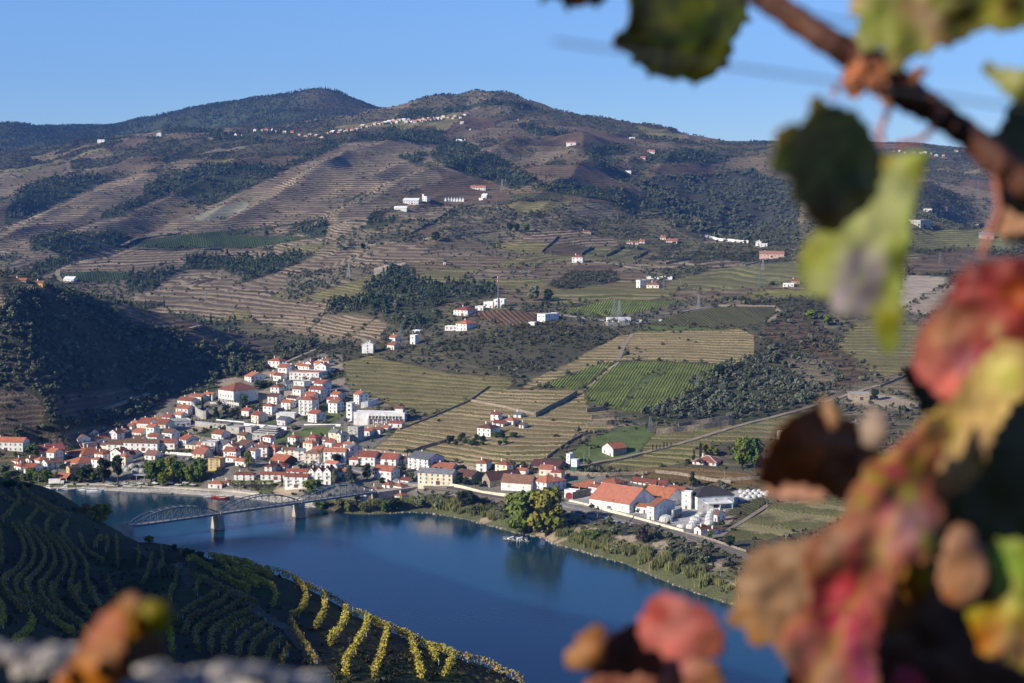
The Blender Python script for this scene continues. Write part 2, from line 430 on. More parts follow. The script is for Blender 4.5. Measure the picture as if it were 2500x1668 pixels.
CPOLY=[
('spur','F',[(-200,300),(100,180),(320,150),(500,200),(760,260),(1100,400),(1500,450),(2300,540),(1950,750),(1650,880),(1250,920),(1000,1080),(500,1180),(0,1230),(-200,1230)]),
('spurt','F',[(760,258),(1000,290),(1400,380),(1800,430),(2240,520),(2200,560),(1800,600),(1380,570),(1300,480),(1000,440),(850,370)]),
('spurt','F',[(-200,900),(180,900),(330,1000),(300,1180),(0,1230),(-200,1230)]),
('spurt','F',[(400,930),(900,870),(1000,960),(700,1060),(400,1120)]),
('tan','F',[(-100,180),(100,190),(60,260),(0,300),(-100,330)]),
('red','A',[(-100,690),(0,640),(230,560),(400,520),(420,545),(380,600),(150,650),(0,680)]),
('tanr','A',[(230,500),(620,390),(660,400),(480,440),(380,480),(260,520)]),
('red','A',[(720,400),(900,345),(960,380),(850,420),(720,430)]),
('red','A',[(1130,370),(1260,340),(1310,380),(1240,400),(1135,412)]),
('red','A',[(1620,375),(1750,350),(1850,370),(1750,385)]),('red','A',[(1800,395),(1950,375),(2080,385),(1900,410)]),
('tanr','A',[(1650,500),(1750,470),(1930,470),(1950,490),(1750,530)]),
('red','A',[(780,500),(1000,470),(1050,490),(850,530)]),
('forest','A',[(30,910),(30,850),(120,690),(300,630),(560,590),(700,600),(650,660),(450,750),(200,840),(60,915)]),
('tan','A',[(-100,1000),(200,860),(400,770),(640,660),(840,590),(1040,575),(1030,610),(920,650),(905,740),(640,870),(500,930),(300,900),(100,960),(0,1000)]),
('tan','A',[(1010,560),(1160,500),(1330,480),(1250,540),(1180,580)]),
('forest','A',[(915,720),(910,650),(1040,620),(1180,580),(1280,530),(1500,520),(1700,540),(1820,550),(1550,700),(1330,790),(1150,690),(1050,730)]),
('tan','A',[(860,790),(1100,730),(1250,735),(1150,790),(900,805)]),
('forest','A',[(640,890),(650,830),(900,740),(920,770),(830,830),(720,885)]),
('tan','A',[(450,990),(520,920),(700,870),(960,840),(1100,840),(900,930),(760,940),(600,980)]),
('tan','A',[(-100,1100),(0,1010),(160,990),(200,1060),(60,1100),(-100,1150)]),
('forest','A',[(190,1080),(200,1000),(560,950),(640,955),(400,1050)]),
('tan','A',[(0,1180),(180,1100),(400,1090),(200,1160),(60,1200)]),
('forest','A',[(130,1240),(250,1170),(500,1060),(680,1000),(860,980),(700,1060),(400,1180),(190,1250),(100,1255)]),
('tan','A',[(870,1000),(1000,930),(1200,840),(1400,770),(1600,670),(1800,580),(2000,480),(2200,400),(2370,385),(2370,860),(2100,880),(1700,930),(1300,960),(1000,990)]),
('tan','B',[(-10,410),(200,380),(430,375),(700,395),(720,430),(450,480),(560,540),(700,560),(740,640),(500,700),(300,720),(-10,740)]),
('tan','B',[(-10,740),(300,730),(480,745),(420,800),(300,830),(-10,860)]),
('pale','A',[(1200,870),(1400,790),(1560,750),(1600,790),(1500,850),(1300,900)]),
('olive','B',[(60,730),(400,715),(480,750),(200,790),(60,770)]),
('forest','A',[(1330,790),(1550,690),(1800,570),(1950,490),(2150,420),(2180,380),(2080,400),(1900,490),(1700,600),(1500,700)]),
('green','A',[(780,1050),(850,1010),(1300,960),(1700,930),(2000,880),(2100,880),(1800,920),(1500,970),(1450,985),(2000,985),(2120,985),(1900,1010),(1600,1060),(1100,1060)]),
('tan','A',[(200,1265),(380,1195),(520,1110),(800,1060),(1100,1080),(1400,1070),(1600,1065),(1850,1100),(1500,1130),(1250,1120),(1150,1180),(900,1230),(600,1205)]),
('green','A',[(355,1250),(400,1215),(600,1210),(850,1210),(810,1260),(500,1280),(400,1290)]),
('yelg','A',[(1800,1060),(2150,1010),(2000,1080),(1880,1090)]),
('forest','A',[(820,1330),(810,1220),(1150,1190),(1200,1120),(1350,1110),(1620,1130),(1900,1100),(2000,1110),(1750,1220),(1480,1300),(1550,1250),(1400,1190),(1150,1200),(950,1330)]),
('tan','A',[(1740,1240),(1900,1170),(2080,1080),(2360,1060),(2360,1180),(2000,1210)]),
('tan','A',[(950,1350),(1050,1260),(1180,1210),(1330,1240),(1300,1310)]),
('tan','A',[(1230,1436),(1380,1360),(1550,1350),(1800,1380),(2050,1400),(2060,1450),(1230,1450)]),
('forest','B',[(420,240),(480,190),(700,180),(980,135),(1000,150),(850,190),(600,240)]),
('red','B',[(880,215),(1000,160),(1200,155),(1400,200),(1600,280),(1900,350),(2350,400),(2900,420),(2900,480),(2350,480),(1900,440),(1500,420),(1200,400),(1000,390),(750,380),(720,340)]),
('scrub','B',[(1000,300),(1300,270),(1600,300),(1500,340),(1200,380),(1020,360)]),
('scrub','B',[(1300,200),(1600,290),(1400,320),(1250,290)]),
('forest','B',[(1000,150),(1010,125),(1200,125),(1350,165),(1500,220),(1480,240),(1300,190),(1150,155)]),
('tanr','B',[(1030,400),(1300,405),(1560,415),(1500,440),(1200,440)]),
('tanr','B',[(740,350),(850,300),(960,305),(980,340),(880,370)]),
('tanr','B',[(900,200),(1000,165),(1100,165),(1100,210),(950,240)]),
('tanr','B',[(1050,270),(1130,240),(1290,240),(1280,270),(1130,300)]),
('red','B',[(530,318),(560,285),(680,280),(680,310)]),
('forest','B',[(200,350),(500,330),(700,360),(780,400),(900,410),(1100,500),(1200,560),(1330,640),(1200,690),(1000,620),(900,600),(750,540),(650,480),(700,430),(720,400),(450,370),(120,390)]),
('tanr','B',[(1120,510),(1200,490),(1340,520),(1180,540)]),
('red','B',[(1150,560),(1340,530),(1700,540),(1900,600),(1750,640),(1350,600)]),
('tanr','B',[(1480,460),(1640,450),(1690,510),(1500,530)]),
('forest','B',[(1640,470),(1680,400),(1920,415),(1900,470)]),
('forest','B',[(2030,520),(2060,460),(2350,430),(2500,450),(2500,510)]),
('tanr','B',[(1750,530),(2000,490),(2020,530),(1900,560)]),
('red','B',[(2000,540),(2350,530),(2480,540),(2450,620),(2150,620)]),
('darkf','B',[(1980,640),(2100,600),(2350,600),(2700,560),(3000,700),(3000,1050),(2350,1000),(2200,930),(2100,800),(2000,720)]),
('forest','B',[(1300,680),(1320,655),(1700,660),(1900,700),(2110,760),(2120,820),(2000,830),(1800,760),(1500,720)]),
('olive','B',[(1320,890),(1500,800),(1700,760),(2000,820),(2120,850),(1600,900)]),
('dkrow','B',[(1180,720),(1300,708),(1520,712),(1480,755),(1200,750)]),
('yelt','B',[(1120,800),(1180,770),(1580,755),(1400,830),(1200,840)]),
('tan','B',[(320,890),(380,830),(620,800),(850,790),(700,880),(520,890)]),
('tan','B',[(-10,980),(0,880),(300,830),(250,900),(100,980),(-10,1010)]),
('olive','B',[(500,890),(700,880),(850,800),(1100,800),(1300,870),(1250,920),(800,960),(600,930)]),
('red','B',[(520,980),(640,920),(760,930),(650,990)]),
('shrub','B',[(230,1020),(280,970),(500,950),(560,990),(400,1010)]),
('tan','B',[(-10,1090),(200,1060),(600,1020),(1000,1050),(1330,1110),(900,1110),(500,1160),(-10,1190)]),
('tanr','B',[(560,1020),(800,1000),(1100,1050),(900,1080),(650,1060)]),
('bare','B',[(280,1260),(300,1190),(450,1140),(500,1160),(350,1230)]),
('tan','B',[(850,1255),(1000,1190),(1300,1200),(1350,1250),(1000,1260)]),
('red','B',[(1370,1080),(1480,1030),(1670,1055),(1620,1110),(1420,1100)]),
('yelg','B',[(1640,1110),(1700,1055),(1870,1050),(1830,1090),(1740,1120)]),
('yelg','B',[(1740,1125),(1880,1070),(2060,1080),(1950,1160)]),
('tanr','B',[(1940,1140),(2050,1085),(2170,1110),(2000,1150)]),
('red','B',[(1560,1200),(1600,1160),(1880,1185),(1750,1210)]),
('shrub','B',[(1400,1300),(1550,1210),(1850,1210),(1830,1270),(1500,1330)]),
('forest','C',[(630,720),(620,680),(760,600),(900,510),(980,490),(1050,580),(1060,650),(1400,640),(1720,680),(1700,760),(1300,800),(1200,850),(1240,960),(1100,1010),(950,1010),(820,960),(780,890),(400,880),(310,850),(320,800),(560,780),(640,760),(1000,780),(980,740)]),
('tan','C',[(-300,760),(0,790),(380,790),(310,860),(300,900),(130,1060),(-50,1020),(-300,950)]),
('tan','C',[(130,1060),(310,905),(500,900),(740,920),(560,1030),(500,1080),(300,1080)]),
('tan','C',[(520,1080),(740,930),(820,980),(750,1130),(560,1160),(500,1100)]),
('tan','C',[(0,540),(250,420),(450,370),(900,380),(1000,350),(1300,380),(1700,380),(2040,430),(1400,420),(1000,470),(700,500),(300,520),(0,570)]),
('olive','C',[(0,580),(300,540),(700,510),(720,560),(500,640),(100,760),(0,780)]),
('shrub','E',[(-780,1130),(-600,1080),(-350,1030),(0,960),(450,1000),(720,1060),(500,1200),(350,1270),(200,1350),(0,1370),(-300,1350),(-700,1250)]),
('redrow','C',[(1500,900),(1650,860),(1900,870),(2050,900),(2030,970),(1800,1000),(1600,960)]),
('yelt','C',[(320,1330),(600,1270),(950,1290),(1300,1380),(1850,1400),(1700,1511),(400,1511),(380,1420)]),
('yelt','K2',[(1330,150),(1700,60),(2000,130),(2350,200),(2900,260),(2700,420),(2350,500),(2100,560),(1960,520),(1900,480),(1700,380),(1400,260)]),
('greenb','E',[(220,870),(500,810),(640,780),(1300,790),(900,870),(600,920),(400,900)]),
('dkrow','E',[(950,990),(1100,920),(1500,840),(1980,830),(2010,880),(1900,960),(1700,1010),(1400,1000)]),
('grass','E',[(880,1040),(950,990),(1400,1005),(1700,1010),(1690,1020),(1100,1030)]),
('dirt','E',[(1500,815),(1990,820),(2040,880),(1990,950),(1900,970),(2000,890),(1970,835),(1500,835)]),
('vter','E',[(870,1040),(1700,1020),(1820,1060),(1800,1250),(1790,1310),(1000,1270),(720,1270),(800,1200),(730,1160),(800,1070)]),
('vter','E',[(0,1420),(300,1290),(500,1180),(700,1080),(800,1060),(740,1150),(760,1220),(660,1290),(300,1380),(60,1480),(-100,1511)]),
('yelg','E',[(1080,640),(1500,520),(2160,460),(2300,600),(1900,680),(1400,700)]),
('yel','E',[(1750,720),(2000,690),(2300,700),(2300,760),(1800,760)]),
('vter','K3',[(-100,620),(-100,480),(0,450),(560,270),(1130,20),(1300,0),(2060,0),(2100,180),(2250,200),(2350,250),(2350,400),(2000,420),(1800,620),(1600,700),(1400,760),(900,740),(720,670),(400,610)]),
('greenb','G',[(40,240),(400,110),(530,90),(320,250),(270,265)]),
('dirt','G',[(320,270),(540,88),(560,92),(345,262)]),
('greenb','G',[(345,260),(560,90),(800,80),(1100,100),(1320,110),(1250,150),(960,310),(700,410),(540,390),(350,340)]),
('grass','G',[(540,390),(600,330),(700,190),(780,140),(850,140),(840,170),(740,210),(700,250),(590,370)]),
('grass','G',[(230,680),(400,560),(560,500),(700,490),(800,560),(700,640),(620,700),(450,720),(330,740)]),
('olivd','G',[(640,450),(800,400),(960,310),(1160,150),(1400,60),(1550,20),(1700,200),(1850,310),(1650,400),(1300,480),(1000,480)]),
('yelt','G',[(800,500),(1300,490),(1650,420),(1950,380),(1950,540),(1300,600),(900,660),(700,730),(700,640)]),
('darkt','R',[(430,780),(640,700),(800,740),(850,850),(950,900),(1100,1100),(900,1180),(850,1000),(600,900),(450,880)]),
('yelt','R',[(880,900),(1000,750),(1300,700),(1500,800),(1420,950),(1380,1060),(1150,1110),(1050,1000)]),
('bare','R',[(1200,650),(1320,450),(1600,460),(1620,490),(1300,660)]),
('dirt','R',[(1300,660),(1640,490),(1720,520),(1600,650),(1450,700)]),
('red','R',[(1310,440),(1450,320),(1700,280),(2000,350),(1700,430)]),
('yelg','R',[(1330,240),(1400,160),(2000,150),(2091,200),(2000,300),(1700,280),(1400,290)]),
('olive','R',[(1380,60),(1600,-10),(2100,-60),(2100,140),(1400,160)]),
('tanr','R',[(1160,1170),(1390,1070),(1480,1230),(1400,1250),(1250,1200)]),
('dirt','R',[(950,1240),(1120,1190),(1300,1230),(1500,1290),(1300,1300),(1000,1270)]),
('town','P',[(40,1180),(60,1130),(200,1075),(350,1045),(420,975),(540,930),(680,895),(800,860),(835,870),(840,920),(880,1000),(985,1035),(960,1060),(900,1105),(1020,1120),(1100,1160),(1260,1170),(1300,1150),(1400,1145),(1500,1165),(1640,1180),(1800,1195),(1890,1200),(1800,1260),(1720,1345),(1600,1290),(1300,1238),(1050,1205),(1000,1225),(700,1215),(400,1195),(120,1190)]),
('grass','K2',[(830,770),(1000,700),(1300,640),(1480,660),(1450,700),(1340,730),(1150,750),(1000,800)]),
('grass','K2',[(1280,470),(1440,430),(1480,560),(1350,610),(1300,560)]),
('shrub','K2',[(600,480),(760,430),(860,480),(800,560),(620,600),(560,560)]),
('aut','K4',[(700,380),(1000,340),(1400,360),(1900,400),(2000,540),(1400,540),(900,460)]),
('yelt','K4',[(250,380),(700,270),(1200,180),(1600,180),(1350,300),(700,380)]),
('dkrow','G',[(1225,1070),(1300,1000),(1460,950),(1500,980),(1380,1080)]),
('yelt','G',[(1210,1210),(1380,1080),(1500,990),(1950,950),(2100,1040),(1800,1150),(1450,1230),(1250,1230)]),
('paved','K4',[(120,700),(360,700),(740,800),(900,860),(1350,950),(1470,930),(1650,760),(1800,680),(2070,620),(1790,560),(1500,700),(1200,700),(850,560),(300,560)]),
('bank','P',[(820,1262),(830,1235),(1000,1218),(1150,1225),(1300,1248),(1420,1262),(1600,1310),(1800,1385),(2100,1480),(2700,1700),(2700,1800),(1800,1490),(1640,1430),(1340,1322),(1150,1280)]),
('paved','P',[(90,1205),(90,1188),(400,1192),(600,1208),(760,1222),(770,1240),(600,1236),(400,1222)]),
]

def inpoly(px,py,poly):
    x0=min(p[0] for p in poly);x1=max(p[0] for p in poly);y0=min(p[1] for p in poly);y1=max(p[1] for p in poly)
    res=np.zeros(px.shape,bool)
    box=(px>=x0) & (px<=x1) & (py>=y0) & (py<=y1)
    if not box.any():return res
    X=px[box];Yy=py[box];ins=np.zeros(X.shape,bool)
    n=len(poly)
    for i in range(n):
        xa,ya=poly[i];xb,yb=poly[(i+1) % n]
        if ya==yb:continue
        c=((ya>Yy) != (yb>Yy)) & (X<(xb-xa)*(Yy-ya)/(yb-ya)+xa)
        ins ^= c
    res[box]=ins
    return res

def visible_mask(PY):
    """a grid vertex is seen when nothing nearer in its column stands higher in the picture"""
    run=np.minimum.accumulate(PY,axis=0)
    return PY<=run+3.0

def build_sheet(name,X,Y,Z,cover,phase,mat,kind='structure',smooth=True):
    nr,nc=X.shape
    V=np.stack([X,Y,Z],-1).reshape(-1,3)
    idx=np.arange(nr*nc,dtype=np.int64).reshape(nr,nc)
    q=np.stack([idx[:-1,:-1],idx[:-1,1:],idx[1:,1:],idx[1:,:-1]],-1).reshape(-1,4)
    me=bpy.data.meshes.new(name)
    me.vertices.add(len(V));me.vertices.foreach_set('co',V.astype(np.float32).ravel())
    me.loops.add(q.size);me.loops.foreach_set('vertex_index',q.astype(np.int32).ravel())
    me.polygons.add(len(q));me.polygons.foreach_set('loop_start',np.arange(0,q.size,4,dtype=np.int32))
    me.polygons.foreach_set('loop_total',np.full(len(q),4,dtype=np.int32))
    me.polygons.foreach_set('use_smooth',np.ones(len(q),bool))
    me.update(calc_edges=True)
    cg=np.array([COVER[n][0] for n in COVERN]);cr=np.array([COVER[n][1] for n in COVERN]);cs=np.array([COVER[n][2] for n in COVERN])
    c=cover.ravel()
    for nm,arr in (('ground',cg),('rowcol',cr)):
        a=me.attributes.new(nm,'FLOAT_COLOR','POINT')
        a.data.foreach_set('color',np.concatenate([arr[c],np.ones((len(c),1))],1).astype(np.float32).ravel())
    a=me.attributes.new('phase','FLOAT','POINT');a.data.foreach_set('value',phase.astype(np.float32).ravel())
    a=me.attributes.new('stripes','FLOAT','POINT');a.data.foreach_set('value',cs[c].astype(np.float32))
    me.materials.append(mat)
    o=link(name,me)
    tag(o,kind=kind)
    return o

MPX,MPY=project(MX,MY,MZ)
jx=vnoise(MX,MY,25,21,3)*5;jy=vnoise(MX,MY,25,33,3)*3
MC=np.full(MX.shape,COVERN.index('scrub'),dtype=np.int32)
MVIS=visible_mask(MPY)
for name,crop,pts in CPOLY:
    ins=inpoly(MPX+jx,MPY+jy,cpoly(crop,pts))
    if name in ('spur','spurt') :ins &= (MY<1640)
    elif crop in ('A','B'):ins &= (MY>1640)
    MC[ins]=COVERN.index(name)
# parts of default scrub become vineyard or wood in patches
nz=vnoise(MX,MY,230,77,3);nz2=vnoise(MX,MY,180,99,3)
isd=MC==COVERN.index('scrub')
MC[isd & (nz>0.16) & (MY>1700)]=COVERN.index('tanr')
MC[isd & (nz2>0.2)]=COVERN.index('olive')
MC[isd & (nz<-0.34)]=COVERN.index('shrub')
bk=MC==COVERN.index('bank');MC=np.where(bk & (vnoise(MX,MY,16,401,3)>.36),COVERN.index('dirt'),MC)
# a patchwork of plots over the upper slopes: each plot gets its own cover
gs=135.0
warp_x=MX+vnoise(MX,MY,90,301,2)*45;warp_y=MY+vnoise(MX,MY,90,303,2)*60
best=np.full(MX.shape,1e9);pid=np.zeros(MX.shape)
sx_,sy_=gs*(.55+.45*np.clip(MY/3000,0,1)),gs*1.25
cxi=np.floor(warp_x/gs);cyi=np.floor(warp_y/(gs*1.3))
for ddx in (-1,0,1):
    for ddy in (-1,0,1):
        gx_=cxi+ddx;gy_=cyi+ddy
        fx_=(gx_+.15+.7*_hash(gx_,gy_,11))*gs;fy_=(gy_+.15+.7*_hash(gx_,gy_,12))*gs*1.3
        dd=(warp_x-fx_)**2+((warp_y-fy_)*.8)**2
        up=dd<best;best=np.where(up,dd,best);pid=np.where(up,_hash(gx_,gy_,13),pid)
edges_=np.array([0,.18,.38,.52,.60,.64,.72,.90,1.01]);plots=['scrub','tanr','olive','red','shrub','forest','tan','yelt']
kk=np.clip(np.searchsorted(edges_,pid,side='right')-1,0,7)
pm=np.array([COVERN.index(n) for n in plots])[kk]
upz=np.isin(MC,[COVERN.index(n) for n in ('scrub','tanr','olive')]) & isd & (MY>1650)
MC=np.where(upz,pm,MC)
redz=(MC==COVERN.index('red')) & (MY>2900)
MC=np.where(redz & (pid>.55),np.array([COVERN.index(n) for n in ('tanr','scrub','forest','tanr','red','redrow','tanr','scrub')])[(pid*97).astype(int) % 8],MC)
gar=MC==COVERN.index('town')
gx2,gy2=np.floor((MX*.86-MY*.5)/19),np.floor((MX*.5+MY*.86)/26);hg=_hash(gx2,gy2,5)
MC=np.where(gar & (hg>.72),COVERN.index('garden'),MC);MC=np.where(gar & (hg<.16),COVERN.index('dirt'),MC)
# terrace numbers; the slope really steps at each terrace
sp=np.array([COVER[n][3] for n in COVERN])[MC]
zc=MZ+vnoise(MX,MY,70,41,2)*0.8
PH=np.where(sp>0,zc/np.abs(sp),(MX*0.86+MY*0.3+vnoise(MX,MY,120,15,2)*6)/np.abs(sp))
PH=np.where(MC==COVERN.index('greenb'),(MX*0.93-MY*0.22)/2.3,PH)
dks=np.clip((MY-1500)/1500,0,1)
PH=PH/(1+0.35*dks)
strp=np.array([COVER[n][2] for n in COVERN])[MC]
fr=PH-np.floor(PH)
step=np.where(sp>0,np.abs(sp)*(1+.35*dks)*((np.clip(fr*1.0,0,.62)/.62*.25+np.clip((fr-.62)/.38,0,1)*.75)-fr),0)
MZt=MZ+np.where((strp>.7) & (MY<2300) & (MC != COVERN.index('spurt')),step*0.85,0)*np.clip((MZ-6)/6,0,1)
MZt=np.where(sp<0,MZt+0.7*np.clip(np.abs(fr-.5)*6-1.1,0,1)*(MY<1700),MZt)
hill=build_sheet('hillside',MX,MY,MZt,MC,PH,LAND)

# ------------------------------------------------------------------ far mountains
FPTS=[]
def fp(crop,x,y,D):FPTS.append((*cx(crop,x,y),D))
for x,y in ((-400,280),(-200,268),(0,262),(100,260),(180,268),(230,284),(280,300),(340,318)):fp('A',x,y,5300)
for x,y in ((-300,330),(0,325),(200,330),(330,335)):fp('A',x,y,5900)
for x,y in ((-300,300),(300,292),(400,284),(520,282),(640,290),(720,300),(790,300),(860,308)):fp('A',x,y,6700)
for x,y in ((870,305),(920,285),(1000,250),(1100,215),(1200,212),(1300,190),(1450,170),(1600,145),(1750,105),(1870,80),(1940,55),(2000,45),(2080,45),(2150,60),(2200,80),(2280,115),(2350,135)):fp('A',x,y,5400)
for x,y in ((130,110),(250,160),(350,195),(430,212),(600,260),(1000,320)):fp('B',x,y,5400)
for x,y in ((1500,340),(2000,360),(2350,380)):fp('B',x,y,5600)
for px,py in ((1850,372),(1950,362),(2050,352),(2150,354),(2250,358),(2330,366),(2420,368),(2550,372),(2800,380)):FPTS.append((px,py,5000))
for px,py,D in ((1900,470,3900),(2050,450,4000),(2200,480,3700),(2350,480,3600),(2500,470,3700),(2200,420,4200),(2400,420,4200),(2800,450,3900),(2250,530,3300),(2450,520,3300),
                  (0,400,4700),(200,360,4700),(400,345,4700),(600,340,4700),(800,330,4700),(1000,330,4600),(1300,330,4600),(1600,370,4500),
                  (500,325,5300),(500,340,5000),(700,280,5000),(850,290,5000)):FPTS.append((px,py,D))
fl=[(px,8600,250) for px in range(-600,3200,350)]+[(px,3150,60) for px in range(-600,3200,350)]
fus=np.linspace(-0.5,0.5,520);fDs=np.concatenate([np.linspace(3200,6800,210)[:-1],np.linspace(6800,8600,16)])
FX,FY,FZ=sheet_from_points(FPTS,fl,fus,fDs)
FZ=FZ+vnoise(FX,FY,500,61,3)*12+vnoise(FX,FY,120,63,3)*6
# stays under the nearer slopes
FPX,FPY=project(FX,FY,FZ)
MU,MV=us,np.log(Ds)
under=bilin(MU,MV,MZ,np.clip(FX/FY,us[0],us[-1]),np.clip(np.log(FY),MV[0],MV[-1]))
FZ=np.where(FY<5500,np.where(FZ<under+10,np.minimum(FZ,under-25),FZ),FZ)
FPX,FPY=project(FX,FY,FZ)
FC=np.full(FX.shape,COVERN.index('forest'),dtype=np.int32)
rt=FPX>1700
n1=vnoise(FX,FY,300,71,3)
FC[(n1>0.1) & ~rt]=COVERN.index('shrub')
FC[inpoly(FPX,FPY,cpoly('A',[(1870,80),(2000,40),(2350,120),(2450,200),(2100,290),(1990,250),(1890,170)]))]=COVERN.index('shrub')
FC[rt & (n1>0.0)]=COVERN.index('red')
FC[rt & (n1<0.0)]=COVERN.index('scrub')
FC[rt & (n1<-0.25)]=COVERN.index('darkf')
FC[rt & (FPY<400) & (n1>-.1)]=COVERN.index('tanr')
FVIS=visible_mask(FPY)
mountains=build_sheet('mountains',FX,FY,FZ,FC,FZ/7.0,LAND)

# ------------------------------------------------------------------ the near slope with its vines (Cartesian)
NP="""0 1165 540;60 1177 560;110 1196 570;160 1215 570;200 1240 550;260 1287 520;310 1317 490;345 1332 460;380 1330 440;420 1338 430;450 1352 420;520 1364 390;560 1373 370;640 1400 345
700 1432 330;740 1457 320;800 1482 305;850 1502 298;900 1527 290;960 1548 280;1050 1592 268;1120 1618 260;1200 1652 252;1260 1680 248;1400 1750 238
0 1300 400;200 1330 420;0 1450 290;200 1450 330;0 1560 220;200 1560 255;0 1668 170;150 1668 190;320 1400 400;325 1480 350;330 1560 290;330 1668 225;300 1340 450
420 1400 370;450 1500 300;450 1600 245;450 1700 205;600 1450 315;600 1550 262;600 1668 215;700 1500 292;750 1600 245;850 1668 225;900 1600 252;1000 1668 232;1100 1668 240;1200 1720 232"""
NPTS=[at(*[float(t) for t in q.split()]) for ln in NP.split('\n') for q in ln.split(';')]
# beyond the crest the slope falls to the river
for px,py,D in [(0,1165,540),(110,1196,570),(200,1240,550),(310,1317,490),(450,1352,420),(560,1373,370),(700,1432,330),(850,1502,298),(1050,1592,268),(1260,1680,248),(1400,1750,238)]:
    a,b=ray(px,py)
    for dd,dz in ((60,42),(130,90)):
        p=at(px,py,D);q=Vector((p[0]+dd*0.55,D+dd*0.85,p[2]-dz));NPTS.append(tuple(q))
NPTS+=[(-330,700,60),(-330,800,10),(-260,850,-4),(-200,760,0),(-120,700,-6),(-20,560,-8),(80,480,-10),(200,380,-10),(300,300,-10),(-250,930,-8),(-500,950,20),(-700,900,120),
         (500,200,0),(500,-300,60),(0,3,198.0),(2,8,196.2),(-3,8,196.3),(0,20,191),(0,50,178),(40,60,168),(0,100,160),(-40,120,158),(0,160,142),(60,180,120),(20,200,128),(-80,60,200),(60,0,185),(120,150,110),(130,-150,150),
         (0,-40,206),(-100,-60,235),(-200,-150,290),(-230,60,250),(-320,60,292),(-283,94,273),(-314,116,283),(-341,145,287),(-366,205,298),(-400,330,296),(-460,450,288),(-540,560,280),(-640,640,300),  # unseen hill to the left, crest heights shaped for its shade on this slope
         (-600,200,330),(-900,0,380),(-900,600,230),(-500,-300,360),(0,-300,260),(-250,250,215),(-280,380,190),(-330,480,170),(-330,580,130),(-160,150,205),(-170,60,225)]
NS=Surf([(p[0],p[1]) for p in NPTS],[p[2] for p in NPTS],6.0,0.02)
nxs=np.concatenate([np.linspace(-900,-200,50)[:-1],np.linspace(-200,40,240)[:-1],np.linspace(40,500,50)])
nys=np.concatenate([np.linspace(-300,0,24)[:-1],np.linspace(0,20,14)[:-1],np.linspace(20,180,40)[:-1],np.linspace(180,620,300)[:-1],np.linspace(620,960,40)])
NX,NY=np.meshgrid(nxs,nys)
NZ0=NS(NX,NY)
NZ=NZ0+np.clip(NY/150,0,1)*(vnoise(NX,NY,28,81,3)*1.1+vnoise(NX,NY,5,83,3)*0.35)
def near_z(x,y):return float(bilin(nxs,nys,NZ,np.array([x]),np.array([y]))[0])
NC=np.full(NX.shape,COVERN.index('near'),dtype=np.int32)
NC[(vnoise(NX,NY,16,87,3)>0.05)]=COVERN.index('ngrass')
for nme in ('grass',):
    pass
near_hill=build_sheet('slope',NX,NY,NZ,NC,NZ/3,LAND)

# ------------------------------------------------------------------ picking points on the land
def ray_main(px,py,dz=0.0):
    """the land point seen at a photo pixel; uses the smooth hillside grid"""
    a,b=ray(px,py)
    j=int(np.clip(np.searchsorted(us,a)-1,0,len(us)-2));f=(a-us[j])/(us[j+1]-us[j])
    zc_=MZt[:,j]*(1-f)+MZt[:,j+1]*f
    g=(H+b*Ds)-zc_
    k=np.where(g[:-1]*g[1:]<=0)[0]
    k=k[(H+b*Ds[k])>0.0]
    if len(k)==0:
        return (a*5000,5000.0,300.0)
    k=int(k[0]);t=g[k]/(g[k]-g[k+1]+1e-9)
    D=Ds[k]*(1-t)+Ds[k+1]*t
    return (a*D,D,H+b*D)

def main_z(x,y):
    return float(bilin(us,MV,MZt,np.array([x/y]),np.array([math.log(y)]))[0])

def ray_near(px,py):
    a,b=ray(px,py)
    D=np.linspace(120,700,1200)
    z=bilin(nxs,nys,NZ,a*D,D)
    g=(H+b*D)-z
    k=np.where((g[:-1]>0) & (g[1:]<=0))[0]
    if len(k)==0:return None
    D=D[int(k[0])]
    return (a*D,D,H+b*D)

# ------------------------------------------------------------------ river
def water_mat():
    m,nt,b=new_mat("river_water")
    N,Lk=nt.nodes,nt.links
    b.inputs['Base Color'].default_value=(.006,.037,.067,1)
    b.inputs['Roughness'].default_value=0.11
    b.inputs['IOR'].default_value=1.33
    geo=N.new('ShaderNodeNewGeometry')
    mp=N.new('ShaderNodeMapping');mp.inputs['Scale'].default_value=(0.8,0.45,1)
    Lk.new(geo.outputs['Position'],mp.inputs[0])
    n1=N.new('ShaderNodeTexNoise');n1.inputs['Scale'].default_value=1.0;n1.inputs['Detail'].default_value=4
    Lk.new(mp.outputs[0],n1.inputs['Vector'])
    n2=N.new('ShaderNodeTexNoise');n2.inputs['Scale'].default_value=0.012;n2.inputs['Detail'].default_value=3
    Lk.new(geo.outputs['Position'],n2.inputs['Vector'])
    mr=N.new('ShaderNodeMapRange');mr.inputs[1].default_value=0.4;mr.inputs[2].default_value=0.62;mr.inputs[3].default_value=0.35;mr.inputs[4].default_value=1.0
    Lk.new(n2.outputs['Fac'],mr.inputs[0])
    bp=N.new('ShaderNodeBump');bp.inputs['Distance'].default_value=0.16
    Lk.new(mr.outputs[0],bp.inputs['Strength'])
    Lk.new(n1.outputs['Fac'],bp.inputs['Height']);Lk.new(bp.outputs[0],b.inputs['Normal'])
    return m
wm=water_mat()
water=link('river',mesh_from('river',[(-1500,-200,0),(1500,-200,0),(1500,1700,0),(-1500,1700,0)],[(0,1,2,3)],wm))
tag(water,kind='structure')
